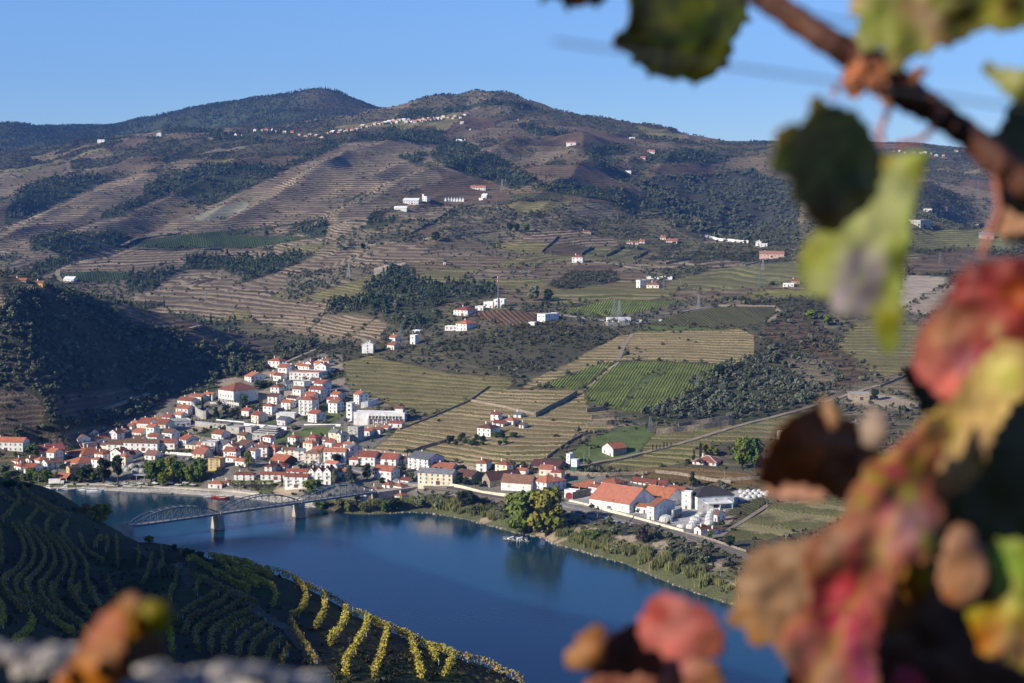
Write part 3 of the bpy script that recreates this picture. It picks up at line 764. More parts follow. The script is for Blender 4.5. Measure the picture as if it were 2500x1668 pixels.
# ------------------------------------------------------------------ building materials
def tile_mat(name,c1,c2):
    m,nt,b=new_mat(name)
    N,Lk=nt.nodes,nt.links
    tc=N.new('ShaderNodeTexCoord')
    nz=N.new('ShaderNodeTexNoise');nz.inputs['Scale'].default_value=0.55;nz.inputs['Detail'].default_value=6
    Lk.new(tc.outputs['Object'],nz.inputs['Vector'])
    n2=N.new('ShaderNodeTexNoise');n2.inputs['Scale'].default_value=4.0;n2.inputs['Detail'].default_value=2
    Lk.new(tc.outputs['Object'],n2.inputs['Vector'])
    mx=N.new('ShaderNodeMix');mx.data_type='RGBA'
    mx.inputs[6].default_value=(*c1,1);mx.inputs[7].default_value=(*c2,1)
    r=N.new('ShaderNodeMapRange');r.inputs[1].default_value=.38;r.inputs[2].default_value=.66
    Lk.new(nz.outputs['Fac'],r.inputs[0]);Lk.new(r.outputs[0],mx.inputs[0])
    m2=N.new('ShaderNodeMix');m2.data_type='RGBA';m2.blend_type='MULTIPLY'
    r2=N.new('ShaderNodeMapRange');r2.inputs[1].default_value=.5;r2.inputs[2].default_value=.75
    Lk.new(n2.outputs['Fac'],r2.inputs[0]);Lk.new(r2.outputs[0],m2.inputs[0])
    Lk.new(mx.outputs[2],m2.inputs[6]);m2.inputs[7].default_value=(.62,.58,.55,1)
    oi=N.new('ShaderNodeObjectInfo');hs=N.new('ShaderNodeHueSaturation')
    mr=N.new('ShaderNodeMapRange');mr.inputs[3].default_value=.62;mr.inputs[4].default_value=1.2
    Lk.new(oi.outputs['Random'],mr.inputs[0]);Lk.new(mr.outputs[0],hs.inputs['Value']);Lk.new(m2.outputs[2],hs.inputs['Color'])
    Lk.new(hs.outputs[0],b.inputs['Base Color'])
    b.inputs['Roughness'].default_value=.85
    wv=N.new('ShaderNodeTexWave');wv.inputs['Scale'].default_value=1.6;wv.inputs['Distortion'].default_value=1.0
    Lk.new(tc.outputs['Object'],wv.inputs['Vector'])
    bp=N.new('ShaderNodeBump');bp.inputs['Strength'].default_value=.6;bp.inputs['Distance'].default_value=.12
    Lk.new(wv.outputs['Fac'],bp.inputs['Height']);Lk.new(bp.outputs[0],b.inputs['Normal'])
    return m
RM=dict(orange=tile_mat('orange_tiles',(.46,.160,.080),(.32,.115,.065)),red=tile_mat('red_tiles',(.34,.095,.055),(.23,.072,.045)),
          terra=tile_mat('terracotta_tiles',(.50,.180,.105),(.40,.140,.085)),dark=tile_mat('weathered_dark_tiles',(.145,.055,.040),(.085,.045,.038)),
          brown=tile_mat('old_brown_tiles',(.26,.125,.075),(.17,.095,.065)),rust=tile_mat('rust_tiles',(.44,.150,.065),(.30,.100,.050)),
          black=tile_mat('black_roofing',(.045,.035,.033),(.030,.026,.026)),grey=tile_mat('grey_roofing',(.20,.205,.215),(.14,.145,.155)),
          white=simple_mat('white_roofing',(.78,.78,.76),.6,.06),pinkm=tile_mat('pinkish_metal_roof',(.45,.10,.095),(.36,.085,.08)),
          peach=tile_mat('peach_tiles',(.62,.32,.22),(.52,.27,.18)),conc=simple_mat('flat_concrete_roof',(.42,.41,.38),.9,.15))
def wall_mat(name,c,v=.15):return simple_mat(name,c,.85,v,.30,bump=.1,objvar=.07,col2=(c[0]*.70,c[1]*.67,c[2]*.62))
WM=dict(white=wall_mat('white_render',(.80,.79,.765)),cream=wall_mat('cream_render',(.74,.66,.50)),yellow=wall_mat('yellow_render',(.60,.44,.17)),
          pink=wall_mat('pink_render',(.62,.36,.31)),conc=wall_mat('bare_concrete',(.42,.41,.38),.15),stone=wall_mat('schist_stone',(.36,.29,.21),.3),
          lilac=wall_mat('lilac_shade_render',(.66,.62,.68)),darkopen=simple_mat('open_side_shade',(.06,.045,.035),.9),peach=wall_mat('peach_render',(.66,.42,.33)),  # lilac also holds shade of white sides, darkopen that of open interiors
          brick=wall_mat('brownish_block',(.33,.27,.22),.2),green=simple_mat('green_painted_metal',(.03,.10,.075),.6),ochre=wall_mat('ochre_render',(.70,.40,.09)))
M_PANE=simple_mat('window_glass',(.13,.135,.14),.25,.3,2.0,spec=.6,objvar=.3)
M_FRAME=simple_mat('painted_frame',(.70,.69,.66),.6,.1)
M_DOOR=simple_mat('door_paint',(.16,.07,.05),.6,.2,objvar=.4)
M_IRON=simple_mat('dark_iron',(.05,.05,.055),.6,.2)
M_SHUT=simple_mat('shutter_paint',(.30,.30,.28),.7,.2,objvar=.5)

def window_mesh(w=1.15,h=1.45):
    m=MB()
    m.box(-w/2,w/2,-.03,.06,0,h,1)
    t=.10
    m.box(-w/2-t,-w/2,-.07,.02,-t,h+t,0);m.box(w/2,w/2+t,-.07,.02,-t,h+t,0)
    m.box(-w/2,w/2,-.07,.02,h,h+t,0);m.box(-w/2-.15,w/2+.15,-.14,.03,-t-.06,-.003,0)
    m.box(-.03,.03,-.055,-.032,0,h,0)
    return m.mesh('window',[M_FRAME,M_PANE])
def door_mesh(w=1.2,h=2.15):
    m=MB();m.box(-w/2,w/2,-.04,.05,0,h,1);t=.12
    m.box(-w/2-t,-w/2,-.08,.02,0,h+t,0);m.box(w/2,w/2+t,-.08,.02,0,h+t,0);m.box(-w/2,w/2,-.08,.02,h,h+t,0)
    return m.mesh('door',[M_FRAME,M_DOOR])
def balcony_mesh(w=2.6):
    m=MB();m.box(-w/2,w/2,-1.1,0.02,-.15,0,0)
    m.box(-w/2,w/2,-1.1,-1.04,.9,.98,1)
    for i in range(9):
        x=-w/2+.03+i*(w-.06)/8;m.box(x-.02,x+.02,-1.09,-1.05,0,.9,1)
    m.box(-w/2,-w/2+.05,-1.04,0,.9,.98,1);m.box(w/2-.05,w/2,-1.04,0,.9,.98,1)
    return m.mesh('balcony',[WM['white'],M_FRAME])
def chimney_mesh(hh=1.5):
    m=MB();m.box(-.35,.35,-.3,.3,-1.2,hh,0);m.box(-.45,.45,-.4,.4,hh+.002,hh+.15,0)
    m.box(-.25,.25,-.2,.2,hh+.152,hh+.45,0)
    return m.mesh('chimney',[WM['white']])
WIN=window_mesh();WINL=window_mesh(1.9,1.5);WINS=window_mesh(.8,.6);DOOR=door_mesh();GAR=door_mesh(2.8,2.6);BALC=balcony_mesh();CHIM=chimney_mesh()

def roof_mesh(kind,W,D,h,rh,mat,ov=.45,trim=None,ridges=False):
    m=MB();x,y=W/2+ov,D/2+ov;e=h-.12;t=.22
    if kind=='flat':
        p=.35
        m.box(-W/2-.12,W/2+.12,-D/2-.12,D/2+.12,h-.05,h+.22,0)
        m.box(-W/2-.12,W/2+.12,-D/2-.12,-D/2+.15,h+.222,h+.22+p,1);m.box(-W/2-.12,W/2+.12,D/2-.15,D/2+.12,h+.222,h+.22+p,1)
        m.box(-W/2-.12,-W/2+.15,-D/2+.152,D/2-.152,h+.222,h+.22+p,1);m.box(W/2-.15,W/2+.12,-D/2+.152,D/2-.152,h+.222,h+.22+p,1)
        return m.mesh('roof',[mat,trim or WM['white']])
    if kind=='gabley':
        vs=[(-x,-y,e),(x,-y,e),(0,-y,h+rh),(-x,y,e),(x,y,e),(0,y,h+rh)]
        vs+=[(a,b,c+t) for a,b,c in vs]
        m.add(vs,[(6,8,11,9),(7,10,11,8),(0,3,5,2),(1,2,5,4),(0,2,8,6),(2,1,7,8),(3,9,11,5),(5,11,10,4),(0,6,9,3),(1,4,10,7)],0)
        m.box(-.14,.14,-y,y,h+rh+t-.05,h+rh+t+.12,0)
    elif kind=='gable':
        vs=[(-x,-y,e),(-x,y,e),(-x,0,h+rh),(x,-y,e),(x,y,e),(x,0,h+rh)]
        vs+=[(a,b,c+t) for a,b,c in vs]
        m.add(vs,[(6,9,11,8),(8,11,10,7),(0,2,5,3),(1,4,5,2),(0,6,8,2),(2,8,7,1),(3,5,11,9),(5,4,10,11),(0,3,9,6),(1,7,10,4)],0)
        m.box(-x,x,-.14,.14,h+rh+t-.05,h+rh+t+.12,0)
    elif kind=='hip':
        if W>=D:r0,r1=(-(W-D)/2,0),((W-D)/2,0)
        else:r0,r1=(0,-(D-W)/2),(0,(D-W)/2)
        vs=[(-x,-y,e),(x,-y,e),(x,y,e),(-x,y,e),(-x,-y,e+t),(x,-y,e+t),(x,y,e+t),(-x,y,e+t),(r0[0],r0[1],h+rh+t),(r1[0],r1[1],h+rh+t)]
        fs=[(0,3,2,1),(0,1,5,4),(1,2,6,5),(2,3,7,6),(3,0,4,7)]
        if W>=D:fs+=[(4,5,9,8),(5,6,9),(6,7,8,9),(7,4,8)]
        else:fs+=[(4,5,8),(5,6,9,8),(6,7,9),(7,4,8,9)]
        m.add(vs,fs,0)
        mi=1 if ridges else 0
        rr=.3 if ridges else .16
        if abs(W-D)>.5:m.bar((r0[0],r0[1],h+rh+t),(r1[0],r1[1],h+rh+t),rr,rr,mi)
        ends=[(-x,-y,r0),(x,-y,r1 if W>=D else r0),(x,y,r1),(-x,y,r0 if W>=D else r1)]
        for ex,ey,rp in ends:m.bar((ex,ey,e+t),(rp[0],rp[1],h+rh+t),rr,rr,mi)
        return m.mesh('roof',[mat,WM['white']])
    return m.mesh('roof',[mat])

FOOT=[]
NH=dict(houses=0)
def house(crop,xc,by,w,d,h,yaw,roof,rcol,wcol,label,floors=None,cat='house',name=None,rh=None,win=True,balc=0,chim=1,side=None,
          group=None,ridges=False,win_step=3.7,raycast=None,basement=5.0,doors=1,side_win=True,winmesh=None,open_=False):
    s=CROPS[crop][2]
    px,py=cx(crop,xc,by);w /= s;d /= s;h /= s
    g=(raycast or ray_main)(px,py)
    sc_=g[1]/F
    a=math.radians(yaw)
    W=max(w*sc_/max(math.cos(a),.3),2.5)
    Dp=max(d*sc_/abs(math.sin(a)) if abs(a)>.12 else 0,0)
    if Dp<5:Dp=min(max(W*.6,5.5),11)
    Dp=min(Dp,90);W=min(W,130)
    hh=max(h*sc_,2.2)
    if rh is None:rh=min(min(W,Dp)*.22,3.2) if roof != 'gabley' else min(W*.26,3.4)
    if roof=='gable':rh=rh if rh>3.2 else min(Dp*.24,3.2)
    R=Matrix.Rotation(-a,3,'Z')
    corner=Vector((W/2 if yaw>=0 else-W/2,-Dp/2,0))
    c=Vector((g[0],g[1],0))-R @ corner
    z=g[2]
    root=bpy.data.objects.new(name or 'house',None);COL.objects.link(root)
    root.location=(c.x,c.y,z);root.rotation_euler=(0,0,-a)
    tag(root,label,cat,group)
    NH['houses']+=1
    FOOT.append((c.x,c.y,a,W/2+1.5,Dp/2+1.5))
    m=MB()
    wm_=WM[wcol];sm_=WM[side] if side else wm_
    x,y=W/2,Dp/2
    if open_:
        n=max(3,int(W/4));pm=MB();pm.box(-.18,.18,-.18,.18,-basement*.4,hh,0);pme=pm.mesh('post',[WM['white']])
        for i in range(n):
            for yy in (-y+.25,y-.25):link('post',pme,root,(-x+.25+i*(W-.5)/(n-1),yy,0))
        m.box(-x,x,y-.5,y,-basement,hh,0)
    else:
        vs=[(-x,-y,-basement),(x,-y,-basement),(x,y,-basement),(-x,y,-basement),(-x,-y,hh),(x,-y,hh),(x,y,hh),(-x,y,hh)]
        m.add(vs,[(0,3,2,1),(4,5,6,7),(0,1,5,4),(2,3,7,6)],0)
        m.add(vs,[(1,2,6,5),(3,0,4,7)],1)
        if roof=='gable':
            for sx in (-1,1):
                m.add([(sx*x,-y,hh),(sx*x,y,hh),(sx*x,0,hh+rh)],[(0,1,2) if sx>0 else (1,0,2)],1)
        if roof=='gabley':
            for sy in (-1,1):
                m.add([(-x,sy*y,hh),(x,sy*y,hh),(0,sy*y,hh+rh)],[(0,1,2) if sy<0 else (1,0,2)],0)
    link('wall',m.mesh('wall',[wm_,sm_]),root)
    link('roof',roof_mesh(roof,W,Dp,hh,rh,RM[rcol],ridges=ridges,trim=wm_),root)
    if win and not open_:
        fl=floors or max(1,int(round(hh/3.1)))
        fh=hh/fl
        wmz=winmesh or WIN
        tall=1.45 if wmz is not WINS else .6
        n=max(1,int(W/win_step));k=0
        for f in range(fl):
            for i in range(n):
                xx=-x+(i+.5)*W/n
                zz=f*fh+max(.55,(fh-tall)*.5)
                if f==0 and doors and i % 4==(n // 2) % 4:
                    link('door',DOOR if W<14 else GAR,root,(xx,-y,0.0));continue
                link('window',wmz,root,(xx,-y,zz))
                if balc and f>0 and (i+f) % balc==0:
                    link('balcony',BALC,root,(xx,-y,f*fh+.05))
        if side_win:
            n=max(1,int(Dp/3.6)) if Dp>5 else 1
            sgn=1 if yaw>=0 else-1
            for f in range(fl):
                for i in range(n):
                    if (i*7+f*3+NH['houses']) % 5==0:continue
                    yy=-y+(i+.5)*Dp/n
                    o=link('window',wmz,root,(sgn*x,yy,f*fh+max(.55,(fh-tall)*.5)))
                    o.rotation_euler=(0,0,sgn*math.pi/2)
        if roof=='gabley' and rh>1.8:
            link('window',WINS,root,(0,-y,hh+rh*.3))
    if chim and roof not in ('flat',):
        for q in range(chim):
            xx=(-.28+.5*q)*W;yy=.12*Dp
            if roof=='gabley':xx,yy=.18*W,(-.2+.4*q)*Dp
            zz=hh+rh*.75
            link('chimney',CHIM,root,(xx,yy,zz))
    return root,W,Dp,hh,rh

HT=[
# --- left bank of houses (crop K1)
('K1',188,850,300,6,78,9,'gable','orange','white','long white warehouse under an orange roof at the far left edge, in the hill shade',dict(floors=2,side='white')),
('K1',320,885,88,185,38,58,'gabley','pinkm','brick','low grey hall with a pinkish red sheet roof beside the left warehouse',dict(floors=1)),
('K1',455,888,42,42,26,40,'hip','red','white','tiny red hipped outbuilding between the pink-roofed hall and the large white hall',{}),
('K1',675,928,195,205,48,42,'hip','orange','white','large white hall with a broad orange hipped roof, left part of town',dict(floors=1,chim=2)),
('K1',325,970,67,72,48,42,'hip','orange','white','white house with steep orange hipped roof left of the large white hall',{}),
('K1',388,1003,72,105,58,48,'gabley','brown','white','white gabled house with a brown roof above the left riverside trees',{}),
('K1',150,962,75,60,32,40,'hip','orange','white','low orange-roofed house behind the trees at the far left',{}),
('K1',170,1014,75,55,42,40,'hip','red','white','white villa with red hipped roof low among the far left trees',{}),
('K1',240,948,38,22,34,35,'gabley','orange','white','narrow white annexe between two orange hipped roofs at the left of town',{}),
('K1',640,990,145,142,42,42,'hip','orange','white','wide orange-roofed store in front of the large white hall',dict(floors=1)),
('K1',570,1052,40,70,72,50,'gabley','brown','yellow','yellow gabled house with brown roof behind the quay trees',dict(floors=2)),
('K1',545,1100,108,40,34,20,'gable','orange','white','open riverside shed with an orange roof at the quay',dict(open_=True,cat='shed',name='shed',chim=0)),
('K1',690,842,150,95,55,35,'flat','conc','pink','pink flat-roofed building in the left part of town',dict(floors=2,winmesh=None)),
('K1',740,724,95,50,30,35,'gable','red','white','low red-roofed house highest on the left, against the dark hill',{}),
('K1',860,712,55,30,26,35,'gable','dark','white','small dark-roofed house right beside the dark hill foot',{}),
('K1',640,792,100,80,44,38,'gable','brown','white','white house with pale brown roof behind the pink building',{}),
('K1',790,795,72,95,50,45,'gabley','orange','white','white gabled house with orange roof right behind the pink building',{}),
('K1',960,778,85,50,78,40,'gabley','brown','lilac','tall blue-shaded gabled house above the left street row',dict(floors=3)),  # lilac walls stand for the blue shade on this house
('K1',1005,712,60,45,30,40,'gable','orange','white','orange-roofed house left of the arched-window building',{}),
('K1',1080,668,52,40,26,38,'gable','brown','white','small brown-roofed house behind the arched-window building',{}),
('K1',1115,640,48,30,22,30,'gable','orange','white','highest little orange-roofed house on the left town slope',{}),
('K1',1020,852,160,30,60,14,'gable','brown','white','white terraced house with brown roof at the left end of the main street',dict(balc=3)),
('K1',1290,848,290,16,68,9,'gable','brown','white','long white two-storey street building with scalloped gables and brown roof',dict(floors=2,chim=2)),
('K1',1430,830,152,25,52,14,'gable','orange','white','white pillared building with orange roof on the main street',dict(floors=1,winmesh=WINL)),
('K1',1155,730,85,60,34,32,'gable','orange','white','white building with a row of arched windows and orange roof',dict(floors=1,win_step=2.4)),
('K1',880,850,80,30,50,30,'gable','brown','cream','cream house right of the pink building',{}),
('K1',1110,902,120,30,30,16,'gable','orange','white','low white house with orange roof behind the dark riverside trees',{}),
('K1',1270,915,95,40,34,18,'gable','brown','white','low white house with brownish roof left of the white railway wall',{}),
('K1',1525,822,70,92,68,45,'gable','red','white','white three-storey house with red roof and blue balcony bands',dict(floors=3,balc=2)),
('K1',1600,830,85,50,36,30,'gable','grey','cream','cream house with grey roof beside the red-roofed three-storey house',{}),
('K1',1660,836,60,25,44,22,'gable','rust','cream','narrow cream house with rust roof on the main street',{}),
('K1',1765,862,108,18,88,11,'flat','conc','white','white three-storey flat-topped house with balconies on the main street',dict(floors=3,balc=1)),
('K1',1857,858,100,52,70,30,'gable','grey','white','white three-storey house with grey roof and many balconies',dict(floors=3,balc=2)),
('K1',2015,852,98,92,50,40,'gable','brown','white','white two-storey house with brown roof right of the grey-roofed one',{}),
('K1',1815,757,92,58,50,32,'gable','orange','white','white house with orange roof left of the bare concrete building',{}),
('K1',1960,728,120,50,75,30,'flat','conc','conc','bare concrete modern building with large square openings',dict(floors=2,winmesh=WINL,win_step=7,cat='building',name='building')),
('K1',2060,722,55,45,70,30,'flat','conc','conc','darker concrete block joined to the right of the modern building',dict(win=False,cat='building',name='building')),
('K1',1395,655,158,55,52,-22,'flat','conc','white','white glazed flat-roofed pavilion beside the parking place',dict(floors=1,winmesh=WINL,win_step=3.4,cat='building',name='building')),
('K1',1300,622,80,30,28,22,'gable','orange','white','white house with orange roof left of the glazed pavilion',{}),
('K1',1390,596,60,30,28,22,'gable','red','white','small red-roofed house behind the glazed pavilion',{}),
('K1',1570,480,130,45,46,28,'gable','orange','white','white house with long orange roof left of the big white cube',{}),
('K1',1540,560,112,45,62,28,'gable','terra','white','white terraced house with pale orange roof, front of the left cluster',dict(balc=2)),
('K1',1655,446,120,30,46,25,'gable','orange','white','white house with orange roof, second from the big white cube',{}),
('K1',1740,432,82,20,50,22,'gable','orange','white','white house with orange roof closest to the big white cube',{}),
('K1',1485,592,62,36,44,28,'gable','terra','white','lowest white house of the cluster above the curved retaining wall',{}),
# --- upper town (crop K2)
('K2',715,283,66,112,46,50,'gable','orange','white','white house with orange roof highest above the big white cube',{}),
('K2',985,208,56,36,26,35,'hip','red','white','small red hipped house at the top of the upper town',{}),
('K2',960,272,70,42,45,35,'gable','red','white','white house with red roof and red awning at the left of the long apartments',{}),
('K2',900,236,34,22,24,32,'gable','terra','white','little pale house at the left end of the upper town',{}),
('K2',1030,170,70,30,22,30,'gable','white','white','white-roofed house above the small red hipped house',{}),
('K2',1140,166,70,30,26,32,'gable','orange','white','orange-roofed house left of the highest lane',{}),
('K2',1205,160,52,36,36,38,'gabley','red','white','gabled red-roofed house on the highest lane of town',{}),
('K2',1350,128,60,30,24,32,'gable','orange','white','orange-roofed white bungalow high on the lane to the vineyards',{}),
('K2',1300,126,30,20,22,32,'gabley','white','white','white shed left of the bungalow on the high lane',dict(cat='shed',name='shed')),
('K2',1270,264,252,52,58,15,'flat','terra','white','long white apartment block at the top of the upper town',dict(floors=2,balc=2,cat='apartment block',name='apartment_block')),
('K2',1005,360,85,52,62,28,'hip','grey','white','white block with shallow grey roof in the upper town',dict(floors=2)),
('K2',1150,366,92,45,88,24,'flat','conc','white','white three-storey flat-roofed block in the middle of the upper town',dict(floors=3,balc=2)),
('K2',1268,322,80,28,52,22,'gable','brown','white','white house with brownish roof just below the long apartment block',{}),
('K2',1300,402,78,62,108,40,'gable','red','white','tall white apartment house with red roof, the rear one of the pair',dict(floors=4,balc=2,cat='apartment block',name='apartment_block')),
('K2',1285,442,105,46,100,28,'gable','red','white','tall white apartment house with red roof, the front one of the pair',dict(floors=4,balc=2,cat='apartment block',name='apartment_block')),
('K2',925,462,82,46,62,30,'gable','dark','white','white three-storey house with dark red roof right of the big white cube',dict(floors=3,balc=2)),
('K2',1080,457,80,32,44,28,'gable','dark','white','white house with dark red roof behind the orange-roofed house',{}),
('K2',1035,507,80,40,58,30,'gable','orange','white','white house with orange roof left of the balconied four-storey house',dict(balc=2)),
('K2',1215,552,118,46,126,25,'hip','red','white','white four-storey house with wrap-around balconies in the upper town',dict(floors=4,balc=1)),
('K2',885,547,80,36,70,28,'hip','red','white','white house with red hipped roof above the white garage',{}),
('K2',695,562,66,42,46,32,'gable','red','white','small white house with red roof and tall chimney below the big white cube',{}),
('K2',775,624,70,68,72,44,'gable','red','cream','cream house with red roof beside the curving road',dict(balc=2)),
('K2',1070,582,152,8,42,5,'flat','white','white','long low white garage in the upper town',dict(win=False)),
('K2',1250,614,80,72,72,44,'gable','red','white','white house with red roof and bluish shaded side beside the road',dict(side='lilac',balc=2)),  # side material puts blue shade into the wall colour
('K2',995,638,75,55,46,35,'gable','grey','lilac','low lilac house with dark grey roof beside the road',{}),
('K2',1600,465,50,76,82,52,'gable','orange','white','tall white house with orange roof alone on the slope above the school',dict(floors=3)),
('K2',1540,602,46,16,150,20,'flat','conc','white','slim white tower with square openings at the left end of the school',dict(floors=4,cat='tower',name='tower',winmesh=WINL,doors=0)),
('K2',1590,778,86,46,128,28,'flat','conc','conc','five-storey greyish apartment tower beside the lower road',dict(floors=5,balc=2,cat='apartment block',name='apartment_block')),
('K2',1410,764,66,46,70,32,'gable','grey','cream','cream house with grey roof left of the greyish apartment tower',{}),
('K2',1450,812,42,62,100,50,'gabley','grey','cream','tall cream gabled house in front of the greyish apartment tower',dict(floors=3)),
('K2',1700,720,60,26,40,26,'gable','orange','white','first of the stepped orange-roofed houses right of the greyish tower',{}),
('K2',1772,706,70,26,36,26,'gable','orange','white','second of the stepped orange-roofed houses below the school',{}),
('K2',1838,688,62,26,34,26,'gable','orange','white','third of the stepped orange-roofed houses below the school',{}),
('K2',1950,652,112,16,34,16,'gable','red','white','last and longest of the stepped houses, under the right end of the school',{}),
('K2',1245,802,96,46,66,28,'hip','red','stone','stone house with red hipped roof and glazed top storey behind the street',{}),
('K2',1375,818,62,40,44,30,'gable','red','white','small red-roofed house right of the stone hipped house',{}),
('K2',1335,790,46,30,40,30,'gable','brown','white','narrow brown-roofed house behind the stone hipped house',{}),
('K2',845,894,105,10,80,10,'gable','brown','white','white three-storey street house left of the pink house',dict(floors=3,balc=2)),
('K2',912,890,72,50,74,30,'hip','orange','pink','pink three-storey house with orange hipped roof',dict(floors=3)),
('K2',985,892,70,12,36,12,'gabley','brown','white','little white gabled house between the pink and the cream street houses',{}),
('K2',1075,908,92,8,74,8,'gable','brown','cream','cream three-storey street house right of the little gabled house',dict(floors=3)),
('K2',1148,918,74,8,76,8,'gable','grey','white','white street house left of the yellow-balconied house',dict(floors=3,balc=2)),
('K2',1272,952,128,30,88,18,'hip','brown','cream','cream house with yellow window frames and brown hipped roof facing the car park',dict(floors=3,balc=2)),
('K2',1485,958,182,20,108,12,'gable','orange','white','big white street block with orange roof behind the dark conifer',dict(floors=3,balc=3,chim=2)),
('K2',1525,948,44,90,130,52,'gable','grey','white','tall white block with grey roof and blank bluish-shaded side wall',dict(floors=4,side='lilac')),  # lilac side is the shade of a white wall, painted in
('K2',1592,962,76,12,48,12,'gable','red','white','low red-roofed house in front of the tall blank-sided block',{}),
('K2',1728,968,142,46,74,18,'gable','red','white','white house with red roof and chimneys in front of the vineyard wall',{}),
('K2',1902,970,165,46,58,18,'gable','red','white','second white red-roofed house in front of the vineyard wall',dict(chim=2)),
('K2',1975,950,40,30,36,24,'gable','red','white','small red-roofed house left of the grey-roofed apartment block',{}),
('K2',2165,1018,176,126,104,38,'gable','grey','white','four-storey white apartment block with grey roof and lilac-shaded end wall',dict(floors=4,balc=2,side='lilac',cat='apartment block',name='apartment_block')),  # end wall tinted lilac in place of its shade
('K2',1862,1108,156,66,98,28,'gable','orange','white','two-storey white house with orange roof left of the long cream block',dict(floors=2,chim=2)),
('K2',985,978,128,96,48,36,'gable','rust','darkopen','dark open-sided timber goods shed with rusty orange roof',dict(win=False,cat='shed',name='shed',chim=0,rh=3.4)),  # open sides are closed near-black walls, painted as the shade inside
('K2',462,1000,106,30,88,18,'flat','brown','yellow','old yellow flat-topped house rising among the riverside trees',dict(floors=4)),
# hotel by the river
('K2',737,1088,168,10,50,9,'hip','red','white','left wing of the riverside hotel with red hipped roof',dict(floors=2)),
('K2',885,1055,62,30,84,12,'hip','red','white','raised red hipped block in the middle of the riverside hotel',dict(floors=3)),
('K2',990,1084,205,10,46,9,'gable','red','white','low arcaded middle wing of the riverside hotel',dict(floors=2)),
('K2',1174,1148,190,14,92,10,'gable','red','white','three-storey balconied wing of the riverside hotel',dict(floors=3,balc=1,win_step=4)),
('K2',1235,1118,60,10,100,14,'gabley','red','white','leftmost of the three white gables of the hotel',dict(floors=3,balc=2,rh=3.2)),
('K2',1300,1120,64,10,104,14,'gabley','red','white','middle of the three white gables of the hotel',dict(floors=3,balc=2,rh=3.4)),
('K2',1368,1120,66,30,104,14,'gabley','red','white','rightmost of the three white gables of the hotel',dict(floors=3,balc=2,rh=3.4)),
('K2',1200,1045,205,12,30,10,'gable','red','white','long red-roofed rear range of the hotel',{}),
('K2',1500,1062,130,16,46,12,'gable','rust','white','rusty-roofed range right of the hotel gables',{}),
('K2',990,1000,100,26,30,14,'hip','red','white','red hipped house behind the hotel beside the timber shed',{}),
('K2',475,1152,116,12,40,10,'hip','orange','white','riverside cafe with orange hipped roof near the boats',dict(floors=1)),
('K2',535,1128,52,12,24,10,'hip','orange','white','small hipped pavilion right of the riverside cafe',dict(floors=1)),
# cottages by the bridge
('K2',1850,1155,66,40,32,32,'hip','orange','white','upper left cottage of the group by the bridge end',{}),
('K2',1945,1184,70,46,50,32,'hip','orange','white','middle cottage of the group by the bridge end',{}),
('K2',2003,1124,72,36,38,30,'gable','red','white','rearmost red-roofed cottage of the group by the bridge end',{}),
('K2',1747,1192,66,36,36,32,'hip','brown','white','brown-roofed cottage nearest the bridge end',{}),
('K2',1832,1218,62,36,48,32,'hip','brown','white','front brown-roofed cottage of the group by the bridge end',{}),
('K2',1952,1258,64,50,44,34,'hip','orange','white','isolated white cottage with orange roof just above the river bushes',{}),
('K2',1652,1216,42,22,32,30,'hip','red','white','tiny red-roofed hut under the bridge end',{}),
('K2',1636,1258,30,16,26,30,'flat','white','white','tiny white flat hut on the bank under the bridge end',dict(win=False,cat='hut',name='hut')),
# lodges and mansion (crop K3)
('K3',800,925,340,46,112,19,'gable','grey','cream','long cream three-storey apartment block with yellow panels by the railway',dict(floors=3,cat='apartment block',name='apartment_block')),
('K3',800,792,200,52,34,20,'gable','orange','white','long orange-roofed shed behind the cream apartment block',dict(win=False,cat='shed',name='shed')),
('K3',985,902,165,112,62,36,'gable','dark','stone','stone wine lodge with dark mossy roof right of the cream block',dict(cat='lodge',name='wine_lodge',win=False,chim=0)),
('K3',1160,945,78,310,72,60,'gabley','dark','stone','long stone lodge with dark roof and gable towards the railway',dict(cat='lodge',name='wine_lodge',floors=1,chim=0,rh=4.5,win_step=5)),
('K3',1552,985,290,62,78,22,'gable','brown','white','white windowless lodge with brown roof left of the great tree',dict(cat='lodge',name='wine_lodge',floors=1,winmesh=WINS,win_step=8,doors=0,rh=4.5)),
('K3',1700,1005,150,196,108,48,'hip','orange','white','three-storey white manor with broad orange hipped roof behind the great tree',dict(floors=3,chim=2,cat='manor',name='manor_house')),
('K3',1810,784,272,102,30,26,'gable','dark','stone','long dark red roof of the uppermost lodge under the vineyard',dict(cat='lodge',name='wine_lodge',win=False,chim=0)),
('K3',1500,828,90,36,46,28,'gable','orange','white','orange-roofed store left of the uppermost lodge',dict(win=False,cat='shed',name='shed')),
('K3',1925,718,36,12,92,25,'flat','white','white','rear white transformer tower above the lodges',dict(floors=2,cat='tower',name='tower',winmesh=WINS,doors=0)),
('K3',1165,458,130,92,80,36,'hip','dark','white','white farmhouse with dark red roof and dormers amid the vineyard',dict(floors=2,chim=2)),
('K3',1285,362,100,52,30,34,'gable','red','white','red-roofed rear wing of the farmhouse amid the vineyard',{}),
('K3',1237,308,72,40,62,34,'gable','red','white','upper two-storey house of the farm amid the vineyard',{}),
('K3',1382,342,90,52,40,34,'hip','orange','white','orange hipped house right of the farmhouse',{}),
('K3',1455,276,70,30,26,28,'gable','grey','white','low grey-roofed shed above the farm',dict(cat='shed',name='shed')),
('K3',1480,378,42,40,34,34,'gable','brown','white','small brown-roofed hut right of the farm trees',dict(cat='hut',name='hut')),
# winery (crop K4)
